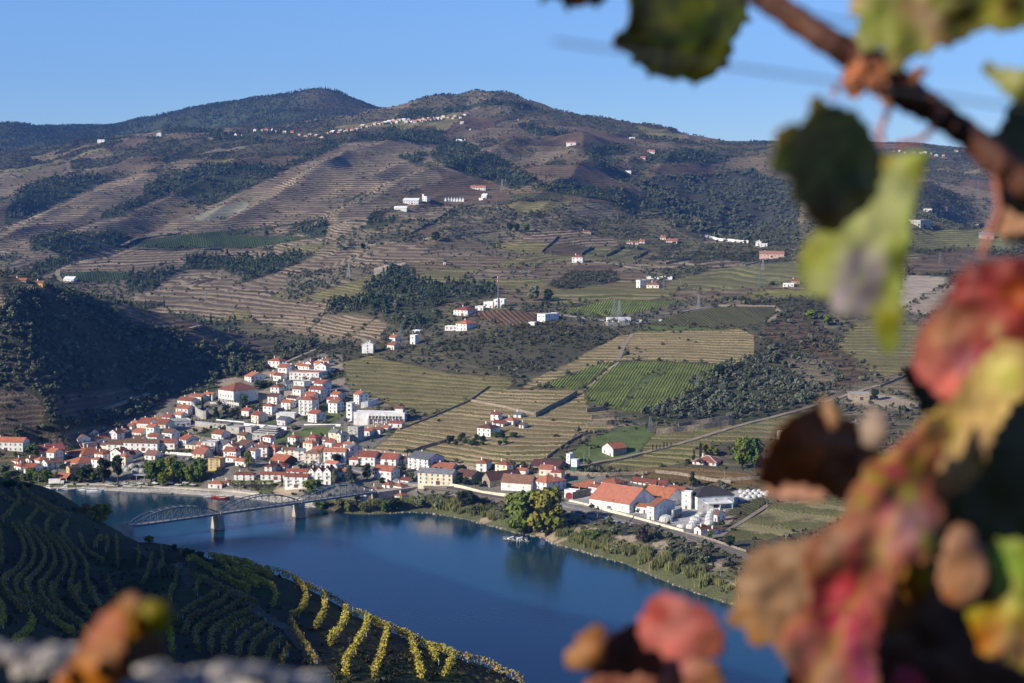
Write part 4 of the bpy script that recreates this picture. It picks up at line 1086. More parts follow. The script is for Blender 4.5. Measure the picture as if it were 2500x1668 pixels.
('K4',575,258,100,138,76,54,'gabley','rust','white','lone white barn with rusty orange roof on the green slope',dict(floors=1,win=True,side='stone',chim=0,cat='barn',name='barn',rh=3.4,side_win=False,win_step=5)),  # darker stone colour on the sides stands for the shaded long wall
('K4',1560,347,218,106,26,26,'hip','terra','white','low villa with red roof edged by white ridges beside the round-crowned trees',dict(floors=1,ridges=True,cat='villa',name='villa')),
('K4',730,797,372,286,86,42,'gable','terra','white','great white winery hall with huge terracotta roof facing the railway',dict(floors=1,rh=8.0,winmesh=WINS,win_step=9,chim=0,cat='winery hall',name='winery_hall')),
('K4',1098,745,240,190,88,42,'gable','rust','white','second winery hall with rust-coloured roof and shaded gable',dict(floors=1,rh=5,winmesh=WINS,win_step=6,chim=0,cat='winery hall',name='winery_hall',doors=0)),
('K4',965,868,64,230,138,42,'gable','rust','white','white winery block with slit windows above the big round tank',dict(floors=3,winmesh=WINS,win_step=3,chim=0,cat='winery hall',name='winery_hall')),
('K4',902,802,110,22,64,30,'gable','rust','white','low glazed winery entrance beside the great hall',dict(floors=1,winmesh=WINL,chim=0)),
('K4',216,658,106,14,72,30,'flat','white','white','white terrace wall block with an arched dark red door',dict(win=False,cat='building',name='building')),
('K4',400,602,222,150,38,42,'hip','orange','white','open-sided winery restaurant with broad orange roof above the arched door',dict(open_=True,chim=0,cat='restaurant',name='restaurant')),
('K4',600,545,132,112,24,42,'hip','orange','white','orange hipped roof rising behind the winery restaurant',dict(chim=0)),
('K4',445,612,104,60,58,42,'hip','orange','white','small white orange-roofed block between restaurant and great hall',{}),
('K4',1065,565,312,82,28,40,'gable','red','white','long white row with red roof behind the great hall',dict(floors=1,chim=2)),
('K4',1235,625,152,92,34,40,'gable','rust','white','rust-roofed range left of the black-roofed hall',dict(win=False,chim=1)),
('K4',1380,765,372,78,128,-18,'hip','black','white','white winery hall with long black roof',dict(floors=2,winmesh=WINS,win_step=8,chim=0,rh=4.2,cat='winery hall',name='winery_hall')),
('K4',1318,760,88,20,160,20,'flat','white','white','tall white stair block at the left of the black-roofed hall',dict(floors=3,winmesh=WINS,chim=0,cat='building',name='building')),
('K4',1480,775,250,52,66,-12,'flat','white','white','open loading canopy with white flat roof before the black-roofed hall',dict(open_=True,cat='canopy',name='loading_canopy')),
('K4',1414,1008,58,80,58,52,'gabley','red','white','small gabled house with red roof beside the railway, right of the domes',{}),
('K4',1505,1004,40,128,34,50,'gabley','brown','white','low brown-roofed wing behind the small railway house',{}),
('K4',1570,880,30,90,70,45,'gable','brown','white','brown-roofed shed between the domes and the striped vineyard',dict(cat='shed',name='shed')),
# hillside houses
('C',708,1217,93,6,72,7,'gabley','white','white','tall white blind-sided house at the foot of the far gully',dict(floors=3,win_step=9,doors=0)),
('C',888,1120,52,40,30,32,'gable','orange','white','small orange-roofed house left of the white water tower house',{}),
('C',880,1192,60,42,40,36,'gable','orange','cream','cream and orange house right of the tall blind-sided house',{}),
('C',1052,1144,42,28,72,30,'flat','white','white','narrow white tower house by the lane',dict(floors=2)),
('C',1088,1060,62,18,26,20,'flat','white','white','white carport on posts above the narrow tower house',dict(open_=True,cat='carport',name='carport')),
('C',1475,1032,92,90,54,38,'hip','orange','white','large villa with orange hipped roof below the red-brown vineyard',dict(floors=2)),
('C',1395,1024,100,12,26,12,'flat','white','white','low flat wing left of the large orange-roofed villa',{}),
('C',1482,912,118,80,46,34,'hip','red','white','villa with two-tiered red roof left of the telecom mast',dict(floors=2)),
('C',1690,847,78,28,46,22,'flat','white','white','white flat-roofed house left of the telecom mast foot',dict(floors=1,winmesh=WINL)),
('C',1782,842,86,20,64,16,'flat','white','white','white flat-roofed house at the telecom mast foot',dict(floors=2)),
('C',1610,866,66,20,30,20,'flat','conc','white','pale shed between the two-tiered villa and the mast',dict(cat='shed',name='shed')),
('C',2118,967,64,118,66,42,'flat','white','white','white modern house with ribbon windows above the scrub hill',dict(floors=2)),
('C',2030,990,50,12,22,20,'flat','white','white','low white outbuilding left of the ribbon-windowed house',dict(win=False)),
('E',410,474,86,22,44,14,'hip','orange','white','white house with orange roof alone in the middle of the valley',dict(floors=2)),
('E',882,682,30,56,60,45,'flat','white','white','white cubic house of the quinta below the long white roof',dict(floors=2)),
('E',1035,684,98,46,26,24,'hip','brown','cream','brown-roofed house right of the white cubic house',{}),
('E',1145,614,208,16,14,8,'flat','white','white','long low shed with bright white roof in the valley',dict(win=False,cat='shed',name='shed')),
('E',2062,434,198,12,30,8,'gable','peach','peach','long salmon pink house with peach roof on the spur road',dict(floors=1)),
('E',868,327,96,6,18,8,'gable','orange','white','long white cottage with orange roof above the walled vineyards',{}),
('E',918,318,42,8,16,8,'gable','orange','white','small cottage joined to the right of the long orange-roofed one',{}),
('E',1185,320,88,18,20,14,'gable','orange','white','white house with orange roof near the gorge edge',{}),
('E',1092,290,46,10,18,12,'gable','orange','white','small orange-roofed house left of the gorge-edge house',{}),
('E',478,247,82,8,26,10,'hip','red','stone','reddish-roofed stone house in the scrub above the valley',{}),
('E',1875,332,46,8,26,8,'gabley','white','white','white chapel at the right end of the cemetery wall',dict(cat='chapel',name='chapel')),
('E',1925,342,60,8,20,8,'flat','white','white','low white building right of the chapel',{}),
('E',2142,674,88,12,24,10,'flat','white','white','low white house under a red-roofed one at the leaf edge',{}),
('E',2192,648,72,12,24,14,'gable','red','brick','red-roofed house behind the low white house at the leaf edge',{}),
('B',503,830,80,6,26,8,'gable','white','white','white-roofed quinta shed lowest of the hillside estate',dict(win=False,cat='shed',name='shed')),
('B',578,782,98,10,26,8,'gable','white','white','long white main house of the hillside estate',{}),
('B',632,768,28,20,36,24,'flat','white','white','white block beside the estate tower',{}),
('B',613,748,11,4,30,12,'flat','white','white','slim white tower of the hillside estate',dict(cat='tower',name='tower',win=False)),
('B',1006,694,96,6,20,7,'gable','orange','white','long white house with orange roof above the hillside estate',{}),
('B',1012,742,32,14,18,20,'gable','white','white','small white house right of the row of pointed roofs',{}),
('B',990,752,26,8,10,10,'flat','white','white','low white annexe right of the row of pointed roofs',dict(win=False)),
('B',1583,402,62,8,15,8,'gable','orange','white','white house with pale roof high on the right hillside',{}),
('B',2083,462,44,6,18,8,'gable','orange','white','white two-storey house with orange roof on the upper right hillside',{}),
('B',2024,498,30,6,12,8,'gable','orange','white','small house left below the two-storey one on the upper right',{}),
('B',1932,588,36,10,20,16,'flat','white','white','white flat-roofed house alone on the right slope',{}),
('B',874,388,56,6,12,8,'gable','white','white','low white house under the top vineyards',{}),
('B',867,268,24,4,14,8,'flat','white','cream','cream cube under the ridge village',{}),
('B',1958,362,36,4,8,8,'flat','white','white','pale low building on the right skyline slope',{}),
('B',1215,250,8,3,8,8,'gabley','white','white','tiny white hut high on the red vineyard',dict(cat='hut',name='hut')),
('B',912,310,10,3,8,8,'gabley','white','white','tiny white hut beside the round pale vineyard',dict(cat='hut',name='hut')),
('B',535,340,10,3,8,8,'gabley','white','white','tiny white hut above the pine belt',dict(cat='hut',name='hut')),
('B',750,1168,12,4,10,8,'flat','white','white','tiny white hut in the mid-valley scrub',dict(cat='hut',name='hut')),
('A',468,1282,66,10,22,8,'gable','white','white','low white barn beside the green field on the left',dict(cat='barn',name='barn',floors=1)),
('A',666,388,46,6,18,8,'flat','white','white','white house at the left end of the far slope',{}),
('A',1028,348,32,4,16,8,'gabley','white','white','white gabled house on the far left shoulder',{}),
('A',272,1312,58,6,30,10,'gable','brown','ochre','ochre yellow house with brown roof on the shaded hill crest',{}),
('A',165,1282,90,6,14,8,'gable','rust','brick','long brown-roofed barn left of the ochre house on the hill crest',dict(cat='barn',name='barn',win=False)),
('R',1430,150,62,92,50,42,'flat','conc','conc','modern grey concrete villa on the right hill behind the leaves',dict(floors=2,winmesh=WINL,cat='villa',name='villa')),
('R',1500,50,46,20,22,20,'flat','conc','white','small pale house above the concrete villa',{}),
('R',1600,48,34,14,24,20,'gable','brown','stone','stone hut above and right of the concrete villa',dict(cat='hut',name='hut')),
('R',1800,140,90,14,16,10,'gable','brown','white','low white farmhouse right of the concrete villa',{}),
('R',1900,218,90,14,26,14,'gable','grey','stone','stone farmhouse half hidden by the right-hand leaves',{}),
('R',1105,1248,130,12,40,7,'flat','dirt','stone','roofless-looking cream stone house beside the dark round tree',dict(floors=1,chim=0)),
('R',1032,1432,46,6,34,6,'gabley','white','white','little white chapel gable showing between the leaves',dict(cat='chapel',name='chapel',floors=1,win_step=9)),
('R',545,1498,30,8,46,10,'flat','white','white','white water tank house at the edge of the brown leaf',dict(win=False)),
]
RM['dirt']=RM['conc']
for crop,xc,by,w,d,h,yaw,roof,rcol,wcol,lab,kw in HT:
    try:
        house(crop,xc,by,w,d,h,yaw,roof,rcol,wcol,lab,**kw)
    except Exception as e:
        print('house failed',lab,e)

# the big white cube on stilts
def cube_on_stilts():
    g=ray_main(*cx('K1',1915,492));sc_=g[1]/F;s=CROPS['K1'][2];a=math.radians(44)
    W=150/s*sc_/math.cos(a);Dp=176/s*sc_/math.sin(a);R=Matrix.Rotation(-a,3,'Z')
    c=Vector((g[0],g[1],0))-R @ Vector((W/2,-Dp/2,0))
    root=bpy.data.objects.new('hall',None);COL.objects.link(root);root.location=(c.x,c.y,g[2]);root.rotation_euler=(0,0,-a)
    tag(root,'big white cube-shaped hall with orange hipped roof, raised on slim pillars above the town','hall')
    FOOT.append((c.x,c.y,a,W/2+2,Dp/2+2))
    h0=85/s*sc_;h1=142/s*sc_-.0
    m=MB();m.box(-W/2,W/2,-Dp/2,Dp/2,h0*.75,h1);m.box(-W/2+5,W/2,-Dp/2+5,Dp/2,-5,h0*.75-.003)
    link('wall',m.mesh('wall',[WM['white']]),root)
    pm=MB();pm.box(-.22,.22,-.22,.22,-5,h0*.75-.004);pme=pm.mesh('pillar',[WM['white']])
    for i in range(9):link('pillar',pme,root,(-W/2+.3+i*(W-.6)/8,-Dp/2+.3,0))
    for i in range(4):link('pillar',pme,root,(-W/2+.3,-Dp/2+3+i*3.5,0))
    link('roof',roof_mesh('hip',W,Dp,h1,4.6,RM['orange'],ov=.9),root)
    for i in range(5):link('window',WIN,root,(-W/2+3+i*(W-6)/4,-Dp/2,h0*.75+2.2))
    for i in range(6):
        o=link('window',WINS,root,(W/2,-Dp/2+3+i*(Dp-6)/5,h0*.75+4));o.rotation_euler=(0,0,math.pi/2)
    m=MB();m.box(-.1,.1,0,18,-5,3.0);o=link('stair_wall',m.mesh('stair_wall',[WM['white']]),root,(-W/2-6,-Dp/2-4,0));o.rotation_euler=(0,0,-.9)
cube_on_stilts()

# school: long white building with a row of bays over an open ground floor
def school():
    s=CROPS['K2'][2];g=ray_main(*cx('K2',1972,615));sc_=g[1]/F;a=math.radians(7)
    W=425/s*sc_/math.cos(a);Dp=11;R=Matrix.Rotation(-a,3,'Z')
    c=Vector((g[0],g[1],0))-R @ Vector((W/2,-Dp/2,0))
    root=bpy.data.objects.new('school',None);COL.objects.link(root);root.location=(c.x,c.y,g[2]);root.rotation_euler=(0,0,-a)
    tag(root,'long white two-storey school with a row of dark bays and open arcade below','school');FOOT.append((c.x,c.y,a,W/2,Dp/2+1))
    H1=78/s*sc_
    m=MB();m.box(-W/2,W/2,-Dp/2,Dp/2,H1*.42,H1);m.box(-W/2,W/2,-Dp/2+3,Dp/2,-4,H1*.42-.003);m.box(-W/2,-W/2+W*.28,-Dp/2+.02,-Dp/2+3.01,-4,H1*.42-.003)
    link('wall',m.mesh('wall',[WM['white']]),root)
    pm=MB();pm.box(-.2,.2,-.2,.2,-4,H1*.42-.004);pme=pm.mesh('pillar',[WM['white']])
    for i in range(9):link('pillar',pme,root,(-W/2+W*(.30+.69*i/8),-Dp/2+.3,0))
    link('roof',roof_mesh('flat',W,Dp,H1,0,RM['white']),root)
    for i in range(10):link('window',WINL,root,(-W/2+W*(.33+.6*i/9),-Dp/2,H1*.5))
    fm=MB();fm.add([(-.1,-1.6,0),(.1,-1.6,0),(.1,.02,0),(-.1,.02,0),(-.1,.02,2.6),(.1,.02,2.6)],[(0,1,2,3),(0,3,4),(1,5,2),(0,4,5,1)]);fme=fm.mesh('fin',[WM['white']])
    for i in range(10):link('fin',fme,root,(-W/2+W*(.30+.6*i/9),-Dp/2,H1*.46))
    m=MB();m.box(-3,3,-2.5,2.5,-1,3.4);o=link('stair_head',m.mesh('stair_head',[WM['white']]),root,(W/2-5,1,H1))
    link('roof',roof_mesh('gable',6.4,5.4,3.4,1.2,RM['red'],ov=.3),o)
school()

# railway station with two tiers of hipped roof
def station():
    r=house('K2',600,938,108,52,34,30,'hip','orange','white','railway station with two tiers of orange hipped roof and a platform canopy',floors=1,cat='station',name='station',chim=0)
    root,W,Dp,hh,rh=r
    m=MB();m.box(-W*.28,W*.28,-Dp*.3,Dp*.3,hh,hh+4.2)
    link('upper_wall',m.mesh('upper_wall',[WM['white']]),root)
    link('roof',roof_mesh('hip',W*.56,Dp*.6,hh+4.2,2.0,RM['orange']),root)
    for i in range(3):link('window',WIN,root,(-W*.2+i*W*.2,-Dp*.3,hh+1.5))
station()

# tiered concrete canopy building
def stand():
    r=house('K1',2250,752,205,70,40,24,'flat','conc','conc','low grey concrete building with stacked canopy slabs right of the modern building',floors=1,winmesh=WINL,cat='building',name='building')
    root,W,Dp,hh,rh=r
    for k in range(3):
        m=MB();m.box(-W*.5+k*2,W*.5-k*1.5,-Dp*.3+k*2.2,Dp*.4+k,0,.45)
        link('canopy_slab',m.mesh('canopy_slab',[RM['conc']]),root,(0,0,hh+.8+k*1.3))
        m=MB();m.box(-W*.45+k*2,W*.45-k*1.5,-Dp*.25+k*2.2,Dp*.36+k,-.85,-.003)
        link('recess_wall',m.mesh('recess_wall',[WM['darkopen']]),root,(0,0,hh+.8+k*1.3))  # dark strip painted as the shade between the slabs
stand()

# front transformer tower: white above, green below
def green_tower():
    g=ray_main(*cx('K3',1975,788));sc_=g[1]/F;k=sc_/CROPS['K3'][2]
    root=bpy.data.objects.new('tower',None);COL.objects.link(root);root.location=g;root.rotation_euler=(0,0,-.45)
    tag(root,'front transformer tower, white above and dark green below, above the lodges','tower');FOOT.append((g[0],g[1],.45,3,3))
    m=MB();m.box(-2.1,2.1,-2.1,2.1,50*k,118*k);link('upper_wall',m.mesh('upper_wall',[WM['white']]),root)
    m=MB();m.box(-2.3,2.3,-2.3,2.3,-4,50*k-.003);link('lower_wall',m.mesh('lower_wall',[WM['green']]),root)
    m=MB();m.box(-2.4,2.4,-2.4,2.4,118*k+.003,118*k+.3);link('roof',m.mesh('roof',[RM['white']]),root)
    link('window',WINS,root,(0,-2.1,85*k))
green_tower()

# arched dark red door on the terrace block
def arch_door():
    g=ray_main(*cx('K4',165,640));m=MB();n=10;r=2.6;m_=[(-r,0),(r,0)]
    pts=[(-r,0,0),(r,0,0),(r,0,1.6)]+[(r*math.cos(math.pi*i/n),0,1.6+r*.8*math.sin(math.pi*i/n)) for i in range(1,n)]+[(-r,0,1.6)]
    k=len(pts);vs=[(x,-.1,z) for x,y,z in pts]+[(x,.15,z) for x,y,z in pts]
    m.add(vs,[tuple(range(k)),tuple(range(k,2*k))[::-1]]+[(i,k+i,k+(i+1) % k,(i+1) % k) for i in range(k)])
    return m.mesh('arched_door',[simple_mat('wine_red_paint',(.22,.02,.03),.5)])
for o in list(COL.objects):
    if o.get('label','').startswith('white terrace wall block'):
        hh=[c for c in o.children if c.name.startswith('wall')][0].dimensions
        link('arched_door',arch_door(),o,(-.5,-max(abs(v.co.y) for v in [c for c in o.children if c.name.startswith('wall')][0].data.vertices)-.06,0))

# row of pointed white roofs on the hillside estate
for i in range(7):
    house('B',757+i*18.5,763,14,3,9,8,'gabley','white','white','small white pointed-roofed shed, one of a saw-toothed row on the hillside estate',cat='shed',name='shed',
          group='pointed white sheds of the hillside estate',win=False,chim=0,rh=4.0)

# villages far up on the ridges
def far_ray(px,py):
    a,b=ray(px,py)
    D=np.linspace(3300,6500,1600)
    z=bilin(fus,np.log(fDs),FZ,np.full(D.shape,a),np.log(D))
    g=(H+b*D)-z
    k=np.where(g<=0)[0]
    if len(k)==0:return (a*4800,4800.0,H+b*4800)
    D=D[int(k[0])];return (a*D,D,H+b*D)
vr=random.Random(4)
def village(poly,n,lab,grp,rc=None,jy=8,s0=1.0):
    L=[]
    for i in range(n):
        t=(i+vr.random()*.8)/n*(len(poly)-1);k=min(int(t),len(poly)-2);f=t-k
        x=poly[k][0]*(1-f)+poly[k+1][0]*f;y=poly[k][1]*(1-f)+poly[k+1][1]*f+vr.uniform(-jy,jy)*.5
        w=vr.uniform(5,10)*s0
        house('P',x,y,w,vr.uniform(2,4)*s0,vr.uniform(2.6,4.2)*s0,vr.choice((12,20,30)),vr.choice(('gable','gable','hip','gabley')),vr.choice(('orange','terra','rust','peach','white')),vr.choice(('white','cream','cream','peach','conc')),
              lab,group=grp,raycast=rc,chim=0,doors=0,side_win=False,floors=1,win_step=5)
village([(800,330),(850,319),(900,312),(945,300),(985,298),(1030,296),(1070,291),(1140,286)],52,'small white house with reddish roof in the village strung along the far ridge','houses of the ridge village')
village([(540,331),(600,330)],5,'tiny white house in the hamlet left of the ridge village, lower group','houses of the lower left hamlet',jy=4)
village([(622,322),(665,320),(720,326)],7,'tiny white house under the wooded mountain left of the ridge village','houses under the mountain',jy=4)
village([(732,332),(766,332),(800,340)],6,'tiny white house at the left foot of the ridge village','houses at the foot of the ridge village',jy=6)
village([(2180,372),(2250,378),(2310,380)],9,'tiny pale house in the far right ridge hamlet, seen between the leaves','houses of the right ridge hamlet',rc=far_ray,jy=6)
village([(2330,372),(2400,368)],5,'tiny white house beside the church on the far right skyline','houses on the far right skyline',rc=far_ray,jy=3)

# small houses packed between the larger ones
def taken(x,y,r):
    for f in FOOT:
        if abs(x-f[0])>45 or abs(y-f[1])>45:continue
        dx,dy=x-f[0],y-f[1];c,s_=math.cos(f[2]),math.sin(f[2])
        if abs(dx*c-dy*s_)<f[3]+r and abs(dx*s_+dy*c)<f[4]+r:return True
    return False
ir=random.Random(17)
ZONES=[([(560,1090),(700,1080),(860,1100),(960,1140),(850,1160),(560,1110)],10,'small packed house on the main street side of the town centre'),([(640,960),(820,950),(830,1010),(650,1030)],7,'small house tucked between the balconied houses of the upper town'),
         ([(190,1060),(420,1040),(430,1085),(200,1110)],9,'small house on the left slope of the town above the street row'),([(60,1110),(300,1110),(320,1140),(60,1165)],8,'small house among the orange roofs at the left end of the town'),
         ([(440,1095),(560,1110),(700,1130),(540,1150)],5,'small house below the main street near the station'),([(1100,1150),(1400,1150),(1420,1180),(1250,1190)],4,'small outbuilding between the lodges and the winery'),
         ([(930,1165),(1010,1180),(1000,1215),(900,1212)],4,'small cottage squeezed into the group by the bridge end'),([(680,900),(800,880),(800,925),(690,935)],5,'small house at the top edge of the upper town')]
for poly,n,lab in ZONES:
    got=0
    for _ in range(400):
        if got>=n:break
        x=ir.uniform(min(q[0] for q in poly),max(q[0] for q in poly));y=ir.uniform(min(q[1] for q in poly),max(q[1] for q in poly))
        if not inpoly(np.array([x]),np.array([y]),poly)[0]:continue
        g=ray_main(x,y)
        if taken(g[0],g[1]+4,5.5):continue
        house('P',x,y,ir.uniform(20,32),ir.uniform(9,16),ir.uniform(14,26),ir.choice((18,28,36)),ir.choice(('gable','gable','hip','gabley')),ir.choice(('orange','terra','rust','brown','red')),ir.choice(('white','white','white','cream')),lab,group='group of '+lab)
        got+=1
# ------------------------------------------------------------------ vegetation
def leaf_mat(name,c1,c2,var=.25,scale=.5):
    m=simple_mat(name,c1,.75,.2,scale,col2=c2,objvar=var,spec=.15)
    return m
LM=dict(olive=leaf_mat('olive_leaves',(.125,.135,.085),(.055,.065,.040),.42),pine=leaf_mat('pine_needles',(.070,.098,.048),(.034,.052,.028),.42),
          round=leaf_mat('oak_leaves',(.155,.170,.098),(.060,.070,.042),.4),bush=leaf_mat('shrub_leaves',(.085,.085,.040),(.045,.048,.024),.4),
          green=leaf_mat('green_leaves',(.105,.155,.035),(.045,.075,.018),.12),bright=leaf_mat('bright_green_leaves',(.150,.185,.030),(.080,.115,.020),.12),
          dark=leaf_mat('dark_leaves',(.034,.052,.022),(.018,.028,.014),.12),yellow=leaf_mat('yellowing_leaves',(.30,.24,.040),(.15,.145,.028),.1),
          mixed=leaf_mat('yellow_green_leaves',(.235,.215,.035),(.095,.125,.022),.1,.22),rust=leaf_mat('rusty_leaves',(.36,.17,.035),(.22,.12,.03),.1),
          reed=leaf_mat('reed_blades',(.23,.23,.085),(.11,.135,.045),.3),willow=leaf_mat('willow_leaves',(.19,.19,.065),(.10,.11,.035),.12),
          grey=leaf_mat('grey_twigs',(.115,.095,.075),(.07,.06,.05),.2))
M_BARK=simple_mat('bark',(.12,.09,.065),.9,.25,2.0)
lr=random.Random(11)

def crown_verts(clumps,per,size,rx,rz,zc,shape='round',seed=0,csize=.34):
    """leaf clumps spread through the crown: returns verts and quads"""
    r=random.Random(seed);V=[];Fc=[]
    cs=[]
    for i in range(clumps):
        for _ in range(30):
            u=Vector((r.uniform(-1,1),r.uniform(-1,1),r.uniform(-1,1)))
            if .25<u.length<1:break
        if shape=='cone':t=r.random()**.8;ang=r.random()*6.28;rad=(1-t)*.85*r.uniform(.5,1);u=Vector((rad*math.cos(ang),rad*math.sin(ang),t*2-1))
        if shape=='column':ang=r.random()*6.28;t=r.random();rad=.8*math.sin(math.pi*(.12+.8*t))**.6*r.uniform(.6,1);u=Vector((rad*math.cos(ang),rad*math.sin(ang),t*2-1))
        if shape=='flat':u.z*=.5;u.z+=.2
        cs.append((u,r.uniform(.7,1.25)))
    for u,q in cs:
        c=Vector((u.x*rx*.75,u.y*rx*.75,zc+u.z*rz*.78));cr=csize*rx*q
        for k in range(per):
            d=Vector((r.gauss(0,1),r.gauss(0,1),r.gauss(0,1)+.25)).normalized()
            p=c+Vector((d.x,d.y,d.z*.8))*cr*r.uniform(.55,1.05)
            n=(d+Vector((r.gauss(0,.45),r.gauss(0,.45),r.gauss(0,.45)))).normalized()
            t=n.cross(Vector((0,0,1)) if abs(n.z)<.9 else Vector((1,0,0))).normalized();b=n.cross(t)
            a=r.random()*6.28;t,b=t*math.cos(a)+b*math.sin(a),b*math.cos(a)-t*math.sin(a)
            s=size*r.uniform(.6,1.3);i0=len(V)
            V+=[p-t*s-b*s*.5,p+t*s*.2-b*s,p+t*s+b*s*.4,p-t*s*.3+b*s]
            Fc.append((i0,i0+1,i0+2,i0+3))
    return V,Fc

def small_tree(kind,clumps,per,size,rx,rz,zc,shape,seed,trunk=True,csize=.4):
    V,Fc=crown_verts(clumps,per,size,rx,rz,zc,shape,seed,csize)
    m=MB();m.add(V,Fc,0)
    if trunk:m.tube([(0,0,-.6),(.05,0,zc*.6),(0,.05,zc)],[.22,.16,.08],5,1)
    me=m.mesh(kind,[LM[kind if kind in LM else 'bush'],M_BARK]);return me
PROTO=dict(
    olive=[small_tree('olive',7,14,.52,2.1,1.5,2.4,'round',s) for s in (1,2,3)],
    pine=[small_tree('pine',12,13,.75,2.9,4.6,6.2,'cone',s,csize=.42) for s in (4,5)]+[small_tree('pine',9,16,.8,3.2,2.2,8.0,'flat',6)],
    round=[small_tree('round',9,16,.62,2.7,2.2,2.9,'round',s) for s in (7,8,9)],
    bush=[small_tree('bush',4,12,.36,1.25,.8,.7,'round',s,False,.6) for s in (10,11,12)])
def reed_mesh(seed):
    r=random.Random(seed);m=MB()
    for i in range(70):
        x,y=r.gauss(0,.8),r.gauss(0,.8);h=r.uniform(2.2,4.2);a=r.random()*6.28;b=r.uniform(.2,1.0);w=.16
        dx,dy=math.cos(a),math.sin(a)
        m.add([(x-dy*w,y+dx*w,-.2),(x+dy*w,y-dx*w,-.2),(x+dx*b*.4+dy*w,y+dy*b*.4-dx*w,h*.6),(x+dx*b,y+dy*b,h),(x+dx*b*.4-dy*w,y+dy*b*.4+dx*w,h*.6)],[(0,1,2,3,4)],0)
    return m.mesh('reed',[LM['reed']])
PROTO['reed']=[reed_mesh(s) for s in (1,2)]
COVER['bank'][4]['reed']=420

def gn_scatter(name,pts,scl,rot,protos,label):
    """one object: a cloud of points, each drawn as one of the prototype plants"""
    me=bpy.data.meshes.new(name);n=len(pts)
    me.vertices.add(n);me.vertices.foreach_set('co',np.asarray(pts,np.float32).ravel())
    for nm,arr in (('sc',scl),('rz',rot)):
        a=me.attributes.new(nm,'FLOAT','POINT');a.data.foreach_set('value',np.asarray(arr,np.float32))
    a=me.attributes.new('vi','INT','POINT');a.data.foreach_set('value',rng.integers(0,len(protos),n).astype(np.int32))
    ob=link(name,me);tag(ob,label,None,None,'stuff')
    ng=bpy.data.node_groups.new(name,'GeometryNodeTree')
    ng.interface.new_socket('Geometry',in_out='INPUT',socket_type='NodeSocketGeometry');ng.interface.new_socket('Geometry',in_out='OUTPUT',socket_type='NodeSocketGeometry')
    N,Lk=ng.nodes,ng.links
    gi=N.new('NodeGroupInput');go=N.new('NodeGroupOutput');jn=N.new('GeometryNodeJoinGeometry')
    def named(nm,t):
        a=N.new('GeometryNodeInputNamedAttribute');a.data_type=t;a.inputs[0].default_value=nm;return a
    asc=named('sc','FLOAT');arz=named('rz','FLOAT');avi=named('vi','INT')
    cv=N.new('ShaderNodeCombineXYZ');Lk.new(arz.outputs[0],cv.inputs[2])
    cs=N.new('ShaderNodeCombineXYZ')
    ml=N.new('ShaderNodeMath');ml.operation='MULTIPLY';ml.inputs[1].default_value=1.0;Lk.new(asc.outputs[0],ml.inputs[0])
    for i in range(3):Lk.new(ml.outputs[0],cs.inputs[i])
    for k,pm in enumerate(protos):
        po=bpy.data.objects.new(pm.name+'_plant',pm)
        oi=N.new('GeometryNodeObjectInfo');oi.inputs['Object'].default_value=po
        cmp=N.new('FunctionNodeCompare');cmp.data_type='INT';cmp.operation='EQUAL';cmp.inputs[3].default_value=k
        Lk.new(avi.outputs[0],cmp.inputs[2])
        ip=N.new('GeometryNodeInstanceOnPoints')
        Lk.new(gi.outputs[0],ip.inputs['Points']);Lk.new(cmp.outputs[0],ip.inputs['Selection']);Lk.new(oi.outputs['Geometry'],ip.inputs['Instance'])
        Lk.new(cv.outputs[0],ip.inputs['Rotation']);Lk.new(cs.outputs[0],ip.inputs['Scale'])
        Lk.new(ip.outputs[0],jn.inputs[0])
    Lk.new(jn.outputs[0],go.inputs[0])
    md=ob.modifiers.new('scatter','NODES');md.node_group=ng
    return ob

# roads and walls first, so that nothing grows on them
ROADS=[]
def drape(crop,pts,step=12):
    P=cpoly(crop,pts);out=[]
    for (x0,y0),(x1,y1) in zip(P[:-1],P[1:]):
        n=max(1,int(math.hypot(x1-x0,y1-y0)/step))
        for i in range(n):out.append((x0+(x1-x0)*i/n,y0+(y1-y0)*i/n))
    out.append(P[-1])
    return cut_jumps([Vector(ray_main(x,y)) for x,y in out])
def cut_jumps(p):
    runs=[[p[0]]]
    for a,b in zip(p[:-1],p[1:]):
        if abs(b.y-a.y)>45+a.y*.05:runs.append([b])
        else:runs[-1].append(b)
    return max(runs,key=len)
def smooth_path(p,it=2,keep=True):
    for _ in range(it):
        p=[p[0]]+[(p[i-1]+p[i]*2+p[i+1])/4 for i in range(1,len(p)-1)]+[p[-1]]
    return p
def resample(p,step):
    out=[p[0]];acc=0
    for a,b in zip(p[:-1],p[1:]):
        L=(b-a).length
        if L<1e-6:continue
        t=step-acc
        while t<=L:
            out.append(a+(b-a)*(t/L));t+=step
        acc=L-(t-step)
    out.append(p[-1]);return out
def strip(name,p,w,mat,label=None,kind='structure',lift=.25,cat=None,skirt=1.5):
    p=smooth_path(p);m=MB();vs=[]
    for i,q in enumerate(p):
        d=(p[min(i+1,len(p)-1)]-p[max(i-1,0)]);d.z=0;d.normalize();s=Vector((-d.y,d.x,0))*w/2
        l=q-s;r=q+s
        zl=max(main_z(l.x,l.y),main_z(r.x,r.y),main_z(q.x,q.y))+lift
        vs+=[(l.x,l.y,zl),(r.x,r.y,zl),(l.x,l.y,zl-skirt),(r.x,r.y,zl-skirt)]
        ROADS.append((q.x,q.y,w/2+1.2))
    n=len(p);fs=[]
    for i in range(n-1):
        a=4*i;b=a+4
        fs+=[(a,b,b+1,a+1),(a+2,b+2,b,a),(a+1,b+1,b+3,a+3)]
    m.add(vs,fs);o=link(name,m.mesh(name,[mat]));tag(o,label,cat,None,kind);return o
